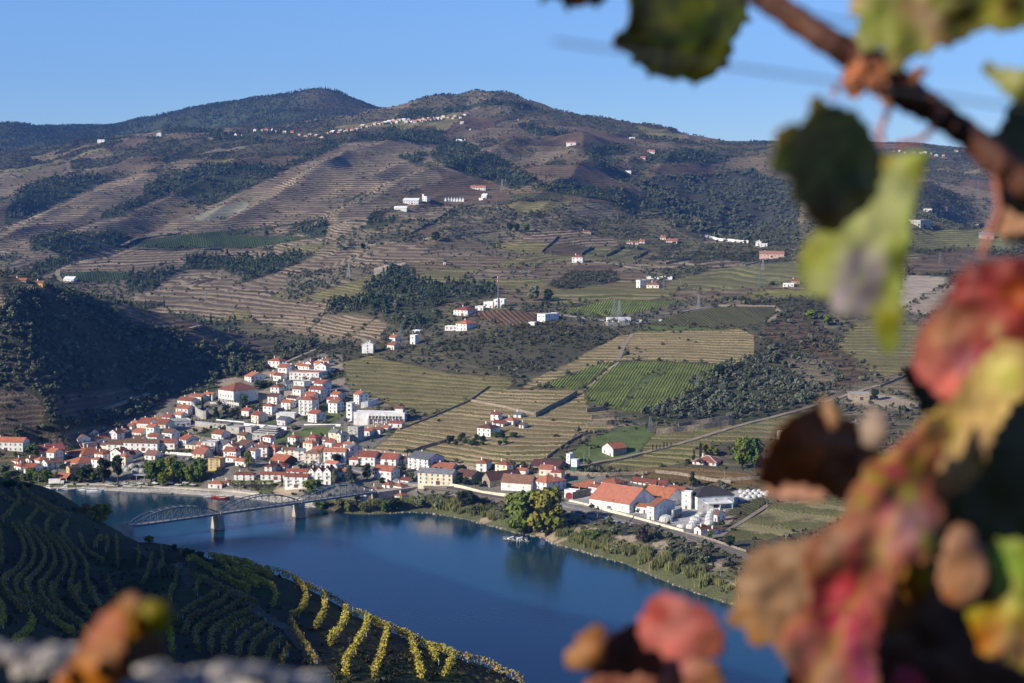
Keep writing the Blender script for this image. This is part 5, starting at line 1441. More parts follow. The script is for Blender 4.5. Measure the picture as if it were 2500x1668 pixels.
M_ROAD=simple_mat('asphalt',(.13,.125,.12),.9,.15,.3);M_DIRT=simple_mat('pale_dirt',(.28,.225,.155),.95,.15,.3);M_CONC=simple_mat('concrete',(.27,.255,.235),.9,.15,.3)
M_BALLAST=simple_mat('ballast',(.15,.125,.105),.95,.2,.6);M_STONE=simple_mat('dry_stone',(.33,.27,.20),.95,.3,.7,bump=.6);M_GRANITE=simple_mat('granite',(.46,.39,.31),.9,.2,.35,bump=.4)
WALLS=[]
def wall(crop,pts,h,label,mat=None,t=.5,name='stone_wall',cat='wall',pv=None,down=1.5,group=None):
    p=smooth_path(drape(crop,pts,8),1) if pv is None else pv
    m=MB();vs=[]
    for i,q in enumerate(p):
        d=(p[min(i+1,len(p)-1)]-p[max(i-1,0)]);d.z=0;d.normalize();s=Vector((-d.y,d.x,0))*t/2
        z=main_z(q.x,q.y)
        for a,zz in ((-1,-down),(1,-down),(1,h),(-1,h)):vs.append((q.x+a*s.x,q.y+a*s.y,z+zz))
        ROADS.append((q.x,q.y,.6))
    fs=[(0,1,2,3)];n=len(p)
    for i in range(n-1):
        a=4*i;b=a+4
        for k in range(4):fs.append((a+k,b+k,b+(k+1) % 4,a+(k+1) % 4))
    fs.append(tuple(4*(n-1)+k for k in range(4))[::-1])
    m.add(vs,fs);o=link(name,m.mesh(name,[mat or M_STONE]));tag(o,label,cat,group);return o
strip('road',drape('K1',[(1540,602),(1800,606),(2000,622),(2350,655)]),6,M_ROAD)
strip('road',drape('K2',[(950,650),(1150,645),(1450,632),(1500,560),(1560,480)]),5.5,M_ROAD)
strip('road',drape('K2',[(1290,460),(1400,425),(1530,400),(1480,350),(1400,300)]),4.5,M_ROAD)
strip('road',drape('K1',[(1350,660),(1560,650),(1600,610)]),8,M_CONC)
strip('road',drape('K1',[(900,880),(1300,860),(1760,885),(1850,900)]),7,M_CONC)
strip('road',drape('K2',[(700,960),(1000,935),(1500,975),(1800,1060),(2010,1115),(2350,1150)]),7,M_CONC)
strip('road',drape('K3',[(1340,1048),(1700,1080),(1950,1130),(2350,1245)]),4.5,M_CONC)
strip('road',drape('K4',[(150,690),(360,725),(740,820),(960,880),(1180,945),(1300,985)]),5.5,M_CONC,lift=.3)
strip('road',drape('K4',[(430,818),(770,905)]),4.5,M_CONC,lift=.3)
rail_p=drape('K3',[(500,925),(850,975),(1080,1020),(1340,1062),(1700,1120),(2100,1190)])+drape('K4',[(500,800),(770,868),(1000,935),(1300,1025),(1600,1118),(1840,1212),(2100,1320),(2500,1480)])
strip('railway_bed',rail_p,6.5,M_BALLAST,lift=.35)
M_RAIL=simple_mat('worn_rail_steel',(.36,.33,.31),.45,.1,1.0,metal=.6)
rp=resample(smooth_path(rail_p),6.0)
root=bpy.data.objects.new('railway_track',None);COL.objects.link(root);tag(root,'railway track running along the river below the winery wall','railway track')
for sgn in (-2.3,-.9,.9,2.3):
    m=MB()
    for i in range(len(rp)-1):
        a,b=rp[i],rp[i+1];d=(b-a);d.z=0;d.normalize();s=Vector((-d.y,d.x,0))*sgn
        za=main_z(a.x,a.y)+.8;zb=main_z(b.x,b.y)+.8
        m.bar((a.x+s.x,a.y+s.y,za),(b.x+s.x,b.y+s.y,zb),.12,.16)
    link('rail',m.mesh('rail',[M_RAIL]),root)
strip('road',drape('G',[(300,752),(520,715),(740,662),(900,622),(1100,562),(1300,500),(1680,402),(1950,318),(2200,240)]),4.5,M_DIRT)
strip('path',drape('E',[(240,905),(450,930),(600,950)]),5,M_CONC)
strip('path',drape('E',[(1040,905),(1250,875),(1500,830)]),4,M_CONC)
strip('road',drape('E',[(1740,495),(1900,455),(2060,430),(2150,410),(2150,370)]),5,M_CONC)
strip('path',drape('C',[(460,350),(700,330),(1050,290),(1300,260),(1750,215)]),5,M_DIRT)
strip('path',drape('K4',[(770,1080),(960,1130),(1080,1180)]),4,M_DIRT)
strip('path',drape('K4',[(1380,1340),(1560,1410),(1760,1480)]),2.2,M_DIRT)
strip('path',drape('K4',[(1590,1030),(1700,940),(1900,830),(2050,720)]),3,M_DIRT)
strip('path',drape('A',[(780,1050),(860,1000),(1300,950)]),7,M_DIRT)
strip('path',drape('A',[(780,1062),(1100,1072),(1400,1065)]),7,M_DIRT)
strip('path',drape('A',[(370,1200),(345,1230),(380,1280),(600,1290)]),6,M_DIRT)
strip('path',drape('B',[(1000,1250),(1260,1220)]),5,M_DIRT)
strip('path',drape('E',[(470,465),(700,490),(900,530),(1100,590)]),6,M_DIRT)
strip('path',drape('E',[(820,1060),(740,1160),(700,1280)]),4,M_DIRT)
strip('path',drape('F',[(740,1040),(900,980),(1060,920)]),4,M_DIRT)
strip('path',drape('F',[(1360,455),(1560,398)]),4,M_DIRT)
strip('path',drape('F',[(2030,700),(2350,560)]),4,M_DIRT)
strip('path',drape('E',[(600,130),(1000,75),(1200,60)]),5,M_DIRT)

wall('K1',[(1310,868),(1500,880),(1760,896)],2.0,'long white wall beside the railway station gardens',WM['white'],name='white_wall')
wall('K1',[(1110,660),(1280,690),(1330,690)],3.5,'cream retaining wall under the parking place',WM['cream'])
wall('K1',[(1580,505),(1610,560),(1690,592),(1705,560)],6.5,'curved grey retaining wall below the big white cube',WM['conc'],.6,name='retaining_wall')
wall('K1',[(1600,640),(1800,660),(1860,665)],4.0,'pale retaining wall left of the bare concrete building',WM['conc'],.6,name='retaining_wall')
wall('K1',[(2000,640),(2350,672)],2.5,'white parapet wall of the curving road',WM['white'],name='white_wall')
wall('K2',[(1150,640),(1450,640)],1.6,'low white wall right of the lilac house',WM['white'],name='white_wall')
wall('K2',[(430,598),(560,612),(660,620)],1.6,'low white wall where the road bends',WM['white'],name='white_wall')
wall('K2',[(950,392),(1180,388)],4.0,'brown block retaining wall under the three-storey flat-roofed block',WM['brick'],name='retaining_wall')
wall('K2',[(1615,492),(1700,478),(1755,455)],4.5,'pale terrace wall of the house alone above the school',WM['white'],name='terrace_wall')
wall('K2',[(1630,860),(1800,880),(1995,905)],3.5,'long stone wall between vineyard and the red-roofed houses',M_STONE)
wall('K3',[(380,640),(720,715),(1090,790)],2.2,'stone wall at the foot of the vineyard above the lodges',M_STONE)
wall('K3',[(740,920),(900,950),(1090,1000),(1340,1030),(1440,1048)],1.8,'cream railway wall in front of the lodges',WM['cream'],name='railway_wall')
wall('K4',[(155,690),(360,735),(740,838),(1000,910),(1250,980)],1.6,'cream wall between railway and winery yard',WM['cream'],name='yard_wall')
wall('K4',[(185,665),(290,640),(360,625)],4.5,'rough stone wall under the winery restaurant',M_STONE)
wall('K4',[(60,420),(450,440),(900,425)],2.2,'stone wall along the lane above the winery',M_STONE)
wall('K4',[(980,410),(1200,430),(1520,490),(1700,510)],2.0,'stone wall through the autumn vineyard above the winery',M_STONE)
wall('K4',[(1590,490),(1980,470)],2.0,'stone wall below the low villa',M_STONE)
wall('K4',[(1250,985),(1500,1050),(1850,1170)],1.2,'low stone wall along the railway right of the domes',M_STONE)
wall('E',[(1415,268),(1520,288),(1560,300),(1770,315)],3.5,'long white wall on the spur at the gorge edge',WM['white'],name='white_wall')
wall('E',[(1740,500),(1900,462),(2060,436),(2150,415)],1.6,'pale wall along the spur road',WM['conc'])
for k,(crop,pts,h,lab) in enumerate([
    ('K3',[(1595,268),(1735,190),(1860,130),(1990,50)],3.2,'dark stepped stone wall up the terraces left of the green vineyard'),
    ('K3',[(2085,225),(2250,205)],3.2,'short terrace wall in shade, upper one of three'),('K3',[(2130,290),(2350,268)],3.2,'short terrace wall in shade, middle one of three'),
    ('K3',[(2075,352),(2350,340)],3.6,'short terrace wall in shade, lowest one of three'),
    ('K3',[(980,120),(1300,180),(1590,250)],1.8,'pale stone wall crossing the terraces above the farm'),
    ('G',[(930,505),(1120,475),(1280,455)],3.2,'upper dark terrace wall below the olive grove'),('G',[(790,548),(1050,520),(1290,488)],3.8,'lower dark terrace wall below the olive grove'),
    ('K3',[(400,612),(560,560),(745,510)],2.4,'stone wall slanting up from the vineyard foot to the farm garden'),
    ('K3',[(2350,395),(2050,440),(1900,520),(1700,660)],1.6,'stone wall with olives slanting down to the lodges'),
    ('K3',[(1150,-20),(960,120),(560,290),(300,390)],1.4,'long stone wall slanting beside the path down to the school'),
    ('E',[(600,425),(745,345)],2.5,'field wall between two reddish plots in mid-valley'),('E',[(820,445),(950,385)],2.2,'field wall right of the reddish plots in mid-valley'),
    ('E',[(75,390),(215,260)],2.0,'field wall left of the reddish plots in mid-valley'),('E',[(1090,488),(1300,445)],2.5,'dark field wall in the valley left of the spur road'),
    ('E',[(400,415),(480,350)],2.5,'short field wall above the lone orange-roofed house'),
    ('C',[(1180,160),(1300,80),(1420,25)],2.5,'dark diagonal field wall below the hillside estate'),('C',[(1010,245),(1160,160)],2.5,'lower part of the diagonal field wall in the scrub'),
    ('F',[(20,310),(140,210)],3.0,'wall slanting down the shaded hill at the left edge'),
    ('R',[(1170,1165),(1390,1075)],1.8,'field wall above the cream stone house'),
    ('G',[(195,345),(285,295)],3.0,'dark wall end beside the grassy track')]):
    wall(crop,pts,h,lab)

# quay: stone bank with a step, and the embankment foot along the river
quay=[Vector(on_level(px,py-3,0)) for px,py in SHORE if 100<=px<=760]
m=MB();vs=[]
for i,q in enumerate(quay):
    vs+=[(q.x,q.y-5,-1),(q.x,q.y-2,.5),(q.x,q.y+4,1.6),(q.x,q.y+4.6,2.6),(q.x,q.y+13,3.4),(q.x,q.y+13.5,-1)]
fs=[]
for i in range(len(quay)-1):
    for k in range(5):fs.append((6*i+k,6*i+6+k,6*i+7+k,6*i+k+1))
m.add(vs,fs);tag(link('quay',m.mesh('quay',[simple_mat('quay_stone',(.47,.42,.34),.95,.2,.12,bump=.5)])),kind='structure')
bank=[Vector(on_level(px,py,0)) for px,py in SHORE if 880<=px<=1800]
m=MB();br=random.Random(3)
for a,b in zip(bank[:-1],bank[1:]):
    n=int((b-a).length/1.6)
    for i in range(n):
        c=a+(b-a)*(i+br.random())/n;s=br.uniform(.4,1.3);c=c+Vector((br.uniform(-1,1),br.uniform(-.6,2.2),0))
        vs=[(c.x+s*math.cos(k*1.05+br.random()*.5),c.y+s*math.sin(k*1.05+br.random()*.5),-.3) for k in range(6)]+[(c.x+s*.5*math.cos(k*2.1),c.y+s*.5*math.sin(k*2.1),s*.6) for k in range(3)]
        m.add(vs,[(0,1,6),(1,2,7,6),(2,3,7),(3,4,8,7),(4,5,8),(5,0,6,8),(6,7,8)])
tag(link('shore_rocks',m.mesh('shore_rocks',[simple_mat('shore_stone',(.40,.33,.25),.95,.3,.2)])),kind='stuff')

# --- hero trees
def hero_crown(seed,shape,clumps=38,per=52,size=.30,csize=.30,rx=1.,rz=1.):
    return crown_verts(clumps,per,size*.28,rx,rz,0,shape,seed,csize)
HEROV=dict(round=[hero_crown(s,'round') for s in (31,32,33)],cone=[hero_crown(s,'cone',36,44,.26,.28) for s in (34,35)],column=[hero_crown(s,'column',30,44,.3,.42) for s in (36,37)],
             flat=[hero_crown(s,'flat',26,50,.3,.3) for s in (38,)])
_hm={}
def hero_mesh(shape,i,mat):
    k=(shape,i,mat)
    if k not in _hm:
        V,Fc=HEROV[shape][i % len(HEROV[shape])];_hm[k]=mesh_from('crown',V,Fc,LM[mat])
    return _hm[k]
def trunk_mesh(seed):
    r=random.Random(seed);m=MB();m.tube([(0,0,-.06),(.01,0,.3),(-.01,.01,.62),(0,0,.85)],[.030,.023,.016,.008],7)
    for i in range(7):
        a=r.random()*6.28;z=r.uniform(.3,.6);l=r.uniform(.14,.26)
        m.tube([(0,0,z),(l*.6*math.cos(a),l*.6*math.sin(a),z+l*.5),(l*math.cos(a),l*math.sin(a),z+l*1.1)],[.013,.009,.004],5)
    return m.mesh('trunk',[M_BARK],True)
TRUNKS=[trunk_mesh(s) for s in (1,2)]
hn=0
def hero(crop,x,by,h,label,kind='tree',shape='round',mat='green',wr=.42,cb=.22,name=None,raycast=None,group=None,z0=None):
    """x, base y and height in crop pixels; wr = crown radius over height; cb = bare share of the stem"""
    global hn
    px,py=cx(crop,x,by);g=(raycast or ray_main)(px,py);hm=h/CROPS[crop][2]*g[1]/F
    root=bpy.data.objects.new(name or 'tree',None);COL.objects.link(root);root.location=g;root.rotation_euler=(0,0,hn*1.7)
    tag(root,label,kind,group);hn+=1
    cz=hm*(cb+(1-cb)/2)
    link('crown',hero_mesh(shape,hn,mat),root,(0,0,cz),0,(hm*wr,hm*wr,hm*(1-cb)/2))
    link('trunk',TRUNKS[hn % 2],root,None,None,(hm,hm,hm*.95))
    FOOT.append((g[0],g[1],0,hm*wr*.5,hm*wr*.5))
    return root
HER=[
('K3',1480,1392,490,'huge green poplar on the river bank, left half of the great pair',dict(mat='bright',wr=.46,cb=.03)),
('K3',1700,1408,520,'huge yellow-green poplar on the river bank, right half of the great pair',dict(mat='mixed',wr=.46,cb=.03)),
('K3',1580,1345,400,'green poplar filling the gap between the great pair',dict(mat='green',wr=.3,cb=.05)),
('K3',955,1135,190,'broad dark evergreen on the bank left of the great poplars',dict(mat='dark',wr=.6,cb=.05)),
('K3',870,925,112,'dark round tree at the right end of the cream apartment block, left one',dict(mat='dark',wr=.42)),
('K3',928,928,92,'dark round tree at the right end of the cream apartment block, right one',dict(mat='dark',wr=.45)),
('K3',1022,940,110,'dark tree in front of the first stone lodge',dict(mat='dark',wr=.5)),
('K3',1368,775,112,'grey-green tree above the stone lodges',dict(mat='olive',wr=.42,cb=.05)),
('K3',1250,785,62,'small dark tree above the stone lodges',dict(mat='dark',wr=.5)),
('K3',890,765,46,'small dark tree behind the lodge roofs',dict(mat='dark',wr=.7)),
('K1',850,1108,225,'tall dark evergreen on the quay, left of two',dict(mat='dark',wr=.36,cb=.1)),
('K1',965,1112,245,'tall dark eucalyptus with bare stem on the quay, right of two',dict(mat='dark',wr=.24,cb=.25)),
('K1',690,1105,160,'dark round tree beside the riverside shed',dict(mat='dark',wr=.5,cb=.1)),
('K1',752,1108,110,'light green young tree in front of the dark evergreens',dict(mat='bright',wr=.36)),
('K1',610,1110,70,'small dark tree at the open riverside shed',dict(mat='dark',wr=.5)),
('K1',1240,1105,215,'big green plane tree at the left of the riverside grove',dict(mat='green',wr=.36,cb=.08)),
('K1',1310,1100,225,'second green plane tree of the riverside grove',dict(mat='green',wr=.34,cb=.08)),
('K1',1400,1105,225,'yellowish plane tree in the middle of the riverside grove',dict(mat='mixed',wr=.32,cb=.08)),
('K1',1480,1105,215,'green plane tree right of the yellowish one',dict(mat='green',wr=.34,cb=.08)),
('K1',1560,1112,180,'yellow-green tree near the right end of the riverside grove',dict(mat='bright',wr=.38,cb=.08)),
('K1',1640,1100,215,'dark green tree at the right end of the riverside grove',dict(mat='green',wr=.34,cb=.08)),
('K1',1335,1135,130,'bright green small plane tree at the water edge',dict(mat='bright',wr=.42,cb=.14)),
('K1',380,1108,130,'round green tree rightmost of the far left riverside trees',dict(mat='green',wr=.42,cb=.1)),
('K1',300,1105,100,'yellow-green tree among the far left riverside trees',dict(mat='bright',wr=.42,cb=.1)),
('K1',255,1085,120,'dark green tree among the far left riverside trees',dict(mat='green',wr=.44,cb=.1)),
('K1',190,1095,80,'light green shrubby tree at the far left bank',dict(mat='bright',wr=.5,cb=.1)),
('K1',60,1095,90,'green tree at the left frame edge by the river',dict(mat='green',wr=.5,cb=.1)),
('K1',20,1060,130,'dark green tree at the left frame edge behind the bank trees',dict(mat='round',wr=.5,cb=.1)),
('K1',270,872,90,'broad green tree right of the left warehouse',dict(mat='green',wr=.75,cb=.05)),
('K1',125,892,48,'small yellow-green tree below the left warehouse',dict(mat='bright',wr=.45,cb=.05)),
('K1',735,860,45,'small olive-coloured tree beside the pink building',dict(mat='willow',wr=.7,cb=.05)),
('K1',1235,850,55,'round green street tree before the scalloped street building',dict(mat='green',wr=.6,cb=.1)),
('K1',1075,842,50,'pale green street tree at the scalloped building, left one',dict(mat='olive',wr=.5,cb=.2)),
('K1',1138,844,50,'pale green street tree at the scalloped building, right one',dict(mat='olive',wr=.5,cb=.2)),
('K1',1190,630,62,'round green tree above the arched-window building',dict(mat='green',wr=.55,cb=.1)),
('K1',1350,650,52,'round green tree beside the glazed pavilion',dict(mat='green',wr=.5,cb=.1)),
('K1',1258,642,46,'small round tree left of the glazed pavilion',dict(mat='green',wr=.5,cb=.1)),
('K1',1275,700,52,'small orange autumn tree on the parking terrace',dict(mat='rust',wr=.4,cb=.1)),
('K1',1768,895,100,'slim dark cypress by the station, left one',dict(mat='dark',shape='column',wr=.1,cb=.02,kind='cypress',name='cypress')),
('K1',1803,895,62,'slim dark cypress by the station, right one',dict(mat='dark',shape='column',wr=.13,cb=.02,kind='cypress',name='cypress')),
('K1',1770,590,112,'dark cedar below the big white cube, left one',dict(mat='dark',shape='cone',wr=.42,cb=.05)),
('K1',1850,545,80,'dark cedar below the big white cube, right one',dict(mat='dark',wr=.45,cb=.05)),
('K1',1895,590,60,'dark tree beside the road under the big white cube',dict(mat='dark',wr=.45)),
('K1',1660,500,100,'dark cypress left of the big white cube',dict(mat='dark',shape='column',wr=.16,cb=.02,kind='cypress',name='cypress')),
('K1',1725,440,70,'dark slim cypress touching the big white cube',dict(mat='dark',shape='column',wr=.12,cb=.02,kind='cypress',name='cypress')),
('K1',2005,470,110,'green tree at the front corner of the big white cube',dict(mat='green',wr=.3,cb=.1)),
('K1',2140,330,70,'dark green tree group right above the big white cube',dict(mat='dark',wr=.9,cb=.02)),
('K2',690,985,155,'tall yellowing tree right of the railway station',dict(mat='mixed',wr=.27,cb=.08)),
('K2',1415,962,112,'dark spreading conifer in front of the white street block',dict(mat='dark',wr=.42,cb=.12)),
('K2',1665,1085,155,'tall dark tree left of the orange-roofed two-storey house',dict(mat='dark',wr=.32,cb=.08)),
('K2',1400,1112,130,'grey-green poplar before the hotel gables, left one',dict(mat='olive',shape='column',wr=.26,cb=.04)),
('K2',1522,1108,148,'tall grey-green poplar before the hotel gables, right one',dict(mat='olive',shape='column',wr=.25,cb=.04)),
('K2',1225,1195,135,'broad bright green tree beside the bridge arch',dict(mat='bright',wr=.75,cb=.03)),
('K2',1955,1022,75,'dark tree left of the grey-roofed apartment block',dict(mat='dark',wr=.55,cb=.08)),
('K2',2028,1085,78,'bushy green tree before the grey-roofed apartment block',dict(mat='green',wr=.4,cb=.06)),
('K2',2085,1105,64,'dark round tree at the left end of the cream apartment block',dict(mat='dark',wr=.55,cb=.06)),
('K2',1790,1118,62,'purplish dark tree below the orange-roofed two-storey house',dict(mat='dark',wr=.55,cb=.06)),
('K2',970,1140,100,'slim dark cypress left of the three-storey hotel wing',dict(mat='dark',shape='column',wr=.1,cb=.02,kind='cypress',name='cypress')),
('K2',1515,1345,110,'pale yellow-green willow on the bank right of the second pier',dict(mat='willow',wr=.52,cb=.02,kind='willow',name='willow_tree')),
('K2',1640,1345,92,'second pale willow on the bank, next to the first',dict(mat='willow',wr=.55,cb=.02,kind='willow',name='willow_tree')),
('K2',1810,1345,112,'green bank tree under the cottages',dict(mat='green',wr=.45,cb=.02)),
('K2',1290,1320,90,'dark green bush-like tree under the bridge end',dict(mat='green',wr=.8,cb=.02)),
('K2',1900,1330,110,'dark bank tree right of the cottages',dict(mat='dark',wr=.6,cb=.02)),
('K2',2100,1310,90,'dark bank tree above the reeds',dict(mat='round',wr=.7,cb=.02)),
('K4',1810,372,335,'huge round green tree right of the low villa, left crown',dict(mat='bright',wr=.34,cb=.06)),
('K4',1930,365,310,'huge round green tree right of the low villa, right crown',dict(mat='green',wr=.32,cb=.06)),
('K4',1480,250,140,'yellow autumn tree behind the low villa',dict(mat='yellow',wr=.4,cb=.05)),
('K4',1555,250,90,'yellowish small tree behind the low villa roof',dict(mat='willow',wr=.5,cb=.05)),
('K4',1410,268,158,'tall dark cypress behind the low villa',dict(mat='dark',shape='column',wr=.11,cb=.02,kind='cypress',name='cypress')),
('K4',1348,300,108,'dark pointed conifer left of the low villa',dict(mat='dark',shape='cone',wr=.26,cb=.03,kind='conifer')),
('K4',1290,320,50,'small dark bushy tree left of the low villa',dict(mat='dark',wr=.6,cb=.03)),
('K4',1335,540,150,'dark conical conifer in the autumn vineyard above the winery',dict(mat='dark',shape='cone',wr=.42,cb=.02,kind='conifer')),
('K4',1690,1118,125,'dark round tree beside the railway at the right',dict(mat='dark',wr=.5,cb=.08)),
('K4',582,765,108,'narrow dark tree at the front wall of the great winery hall',dict(mat='dark',wr=.27,cb=.12)),
('K4',995,565,84,'dark pointed conifer before the long red-roofed row',dict(mat='dark',shape='cone',wr=.25,cb=.03,kind='conifer')),
('K4',325,620,72,'dark cypress on the winery restaurant terrace',dict(mat='dark',shape='column',wr=.18,cb=.02,kind='cypress',name='cypress')),
('K4',1500,1045,92,'green tree in front of the small railway house',dict(mat='green',wr=.4,cb=.05)),
('K4',850,1080,190,'bare grey-brown tree on the bank beside the black crane',dict(mat='grey',wr=.42,cb=.03)),
('K4',1475,1245,150,'bare grey-brown tree below the railway at the right',dict(mat='grey',wr=.4,cb=.03)),
('K4',400,1050,110,'dark green bush-like tree left of the black crane',dict(mat='green',wr=.75,cb=.02)),
('C',1222,302,86,'lone dark round tree in the mid-valley vineyards',dict(mat='dark',wr=.5,cb=.05)),
('C',625,368,62,'lone dark tree beside the track in the mid-valley',dict(mat='dark',wr=.4,cb=.05)),
('C',2025,790,140,'big brownish tree right of the telecom mast, left one',dict(mat='round',wr=.48,cb=.1)),
('C',2140,795,108,'big dark tree right of the telecom mast, right one',dict(mat='dark',wr=.48,cb=.1)),
('C',1830,225,90,'dark tree of the group of three below the pine spur, left',dict(mat='dark',wr=.32,cb=.1)),('C',1885,225,80,'dark tree of the group of three below the pine spur, middle',dict(mat='dark',wr=.35,cb=.1)),
('C',1960,228,80,'green tree of the group of three below the pine spur, right',dict(mat='green',wr=.45,cb=.1)),
('R',1138,1248,84,'dark round tree beside the cream stone house',dict(mat='dark',wr=.38,cb=.08)),
('R',1298,1372,92,'slim dark cypress near the little chapel gable, right one',dict(mat='dark',shape='column',wr=.09,cb=.02,kind='cypress',name='cypress')),
('R',1210,1335,56,'slim dark cypress near the little chapel gable, left one',dict(mat='dark',shape='column',wr=.13,cb=.02,kind='cypress',name='cypress')),
('R',735,730,70,'yellow-green tree above the dark terraces, left one',dict(mat='bright',wr=.6,cb=.03)),('R',840,770,74,'yellow-green tree above the dark terraces, right one',dict(mat='bright',wr=.6,cb=.03)),
('G',1195,190,90,'dark tree at the upper right corner of the green vineyard',dict(mat='dark',wr=.5,cb=.05)),
('A',1698,978,34,'lone dark round tree in the dark green field on the left mountain',dict(mat='dark',wr=.5,cb=.05)),
('F',1178,300,60,'dark cypress in the valley behind the shaded hill',dict(mat='dark',shape='column',wr=.13,cb=.02,kind='cypress',name='cypress')),
]
for crop,x,by,h,lab,kw in HER:hero(crop,x,by,h,lab,**kw)
for i in range(6):
    hero('K4',955+i*34+(i % 2)*4,200-i*7,66-(i % 3)*6,'small dark cypress in the row beside the vineyard lane above the barn','cypress','column','dark',.12,.02,'cypress',group='row of cypresses above the barn')
fr_=random.Random(9)
for i in range(26):
    x=fr_.uniform(765,1400);y=470+abs(x-1080)*.02+fr_.uniform(-20,75)
    if y>555:y=540
    hero('K3',x,y,fr_.uniform(38,74),'dark green garden tree in the belt below the vineyard farmhouse','tree','round',fr_.choice(('dark','dark','green')),.52,.05,group='garden trees of the vineyard farm')
for i in range(14):
    hero('K1',1340+i*24,872-(i % 2)*8,fr_.uniform(38,50),'clipped green plane tree in the row along the main street','tree','round','willow' if i % 3 else 'green',.42,.2,group='plane trees along the main street')
for i in range(7):
    hero('K1',1580+i*28,596+i*4,28,'tiny cypress in the row under the curved retaining wall','cypress','column','dark',.18,.02,'cypress',group='little cypresses under the curved wall')
# palms by the hotel
def palm_crown():
    r=random.Random(5);m=MB()
    for i in range(26):
        a=r.random()*6.28;dr=r.uniform(-.2,.9);L=r.uniform(.8,1.1);pts=[]
        for k in range(6):
            t=k/5;pts.append((L*t*math.cos(a),L*t*math.sin(a),dr*t*.7-t*t*.75))
        for k in range(5):
            w=.11*(1-abs(k-2)*.2);x0,y0,z0=pts[k];x1,y1,z1=pts[k+1];s=(-math.sin(a)*w,math.cos(a)*w)
            m.add([(x0-s[0],y0-s[1],z0-.04),(x0,y0,z0),(x1,y1,z1),(x1-s[0],y1-s[1],z1-.04)],[(0,1,2,3)]);m.add([(x0+s[0],y0+s[1],z0-.04),(x0,y0,z0),(x1,y1,z1),(x1+s[0],y1+s[1],z1-.04)],[(3,2,1,0)])
    return m.mesh('fronds',[LM['willow']])
PALM=palm_crown()
for i in range(12):
    g=ray_main(*cx('K2',575+i*28,1150+(i % 3)*12));r=bpy.data.objects.new('palm_tree',None);COL.objects.link(r);r.location=g;r.rotation_euler=(0,0,i*1.3)
    tag(r,'palm tree with drooping olive fronds in the garden before the riverside hotel','palm tree','palms of the hotel garden')
    hm=5.2+(i % 3);link('fronds',PALM,r,(0,0,hm),0,2.7);m=MB();m.tube([(0,0,-.5),(0,0,hm+.1)],[.32,.24],7);link('trunk',m.mesh('trunk',[M_BARK]),r)

# ---- scatter over the land
FT=np.array([(f[0],f[1],f[2],f[3],f[4]) for f in FOOT]);RD=np.array(ROADS)
CELL=12.0
grid_f={}
for i,f in enumerate(FT):
    rr=math.hypot(f[3],f[4])
    for gx in range(int((f[0]-rr) // CELL),int((f[0]+rr) // CELL)+1):
        for gy in range(int((f[1]-rr) // CELL),int((f[1]+rr) // CELL)+1):grid_f.setdefault((gx,gy),[]).append(i)
grid_r={}
for i,f in enumerate(RD):grid_r.setdefault((int(f[0] // CELL),int(f[1] // CELL)),[]).append(i)
def blocked(x,y,pad=0.0):
    gx,gy=int(x // CELL),int(y // CELL)
    for i in grid_f.get((gx,gy),()):
        f=FT[i];dx,dy=x-f[0],y-f[1];c,s=math.cos(f[2]),math.sin(f[2])
        if abs(dx*c-dy*s)<f[3]+pad and abs(dx*s+dy*c)<f[4]+pad:return True
    for ax in (-1,0,1):
        for ay in (-1,0,1):
            for i in grid_r.get((gx+ax,gy+ay),()):
                f=RD[i]
                if (x-f[0])**2+(y-f[1])**2<(f[2]+pad)**2:return True
    return False

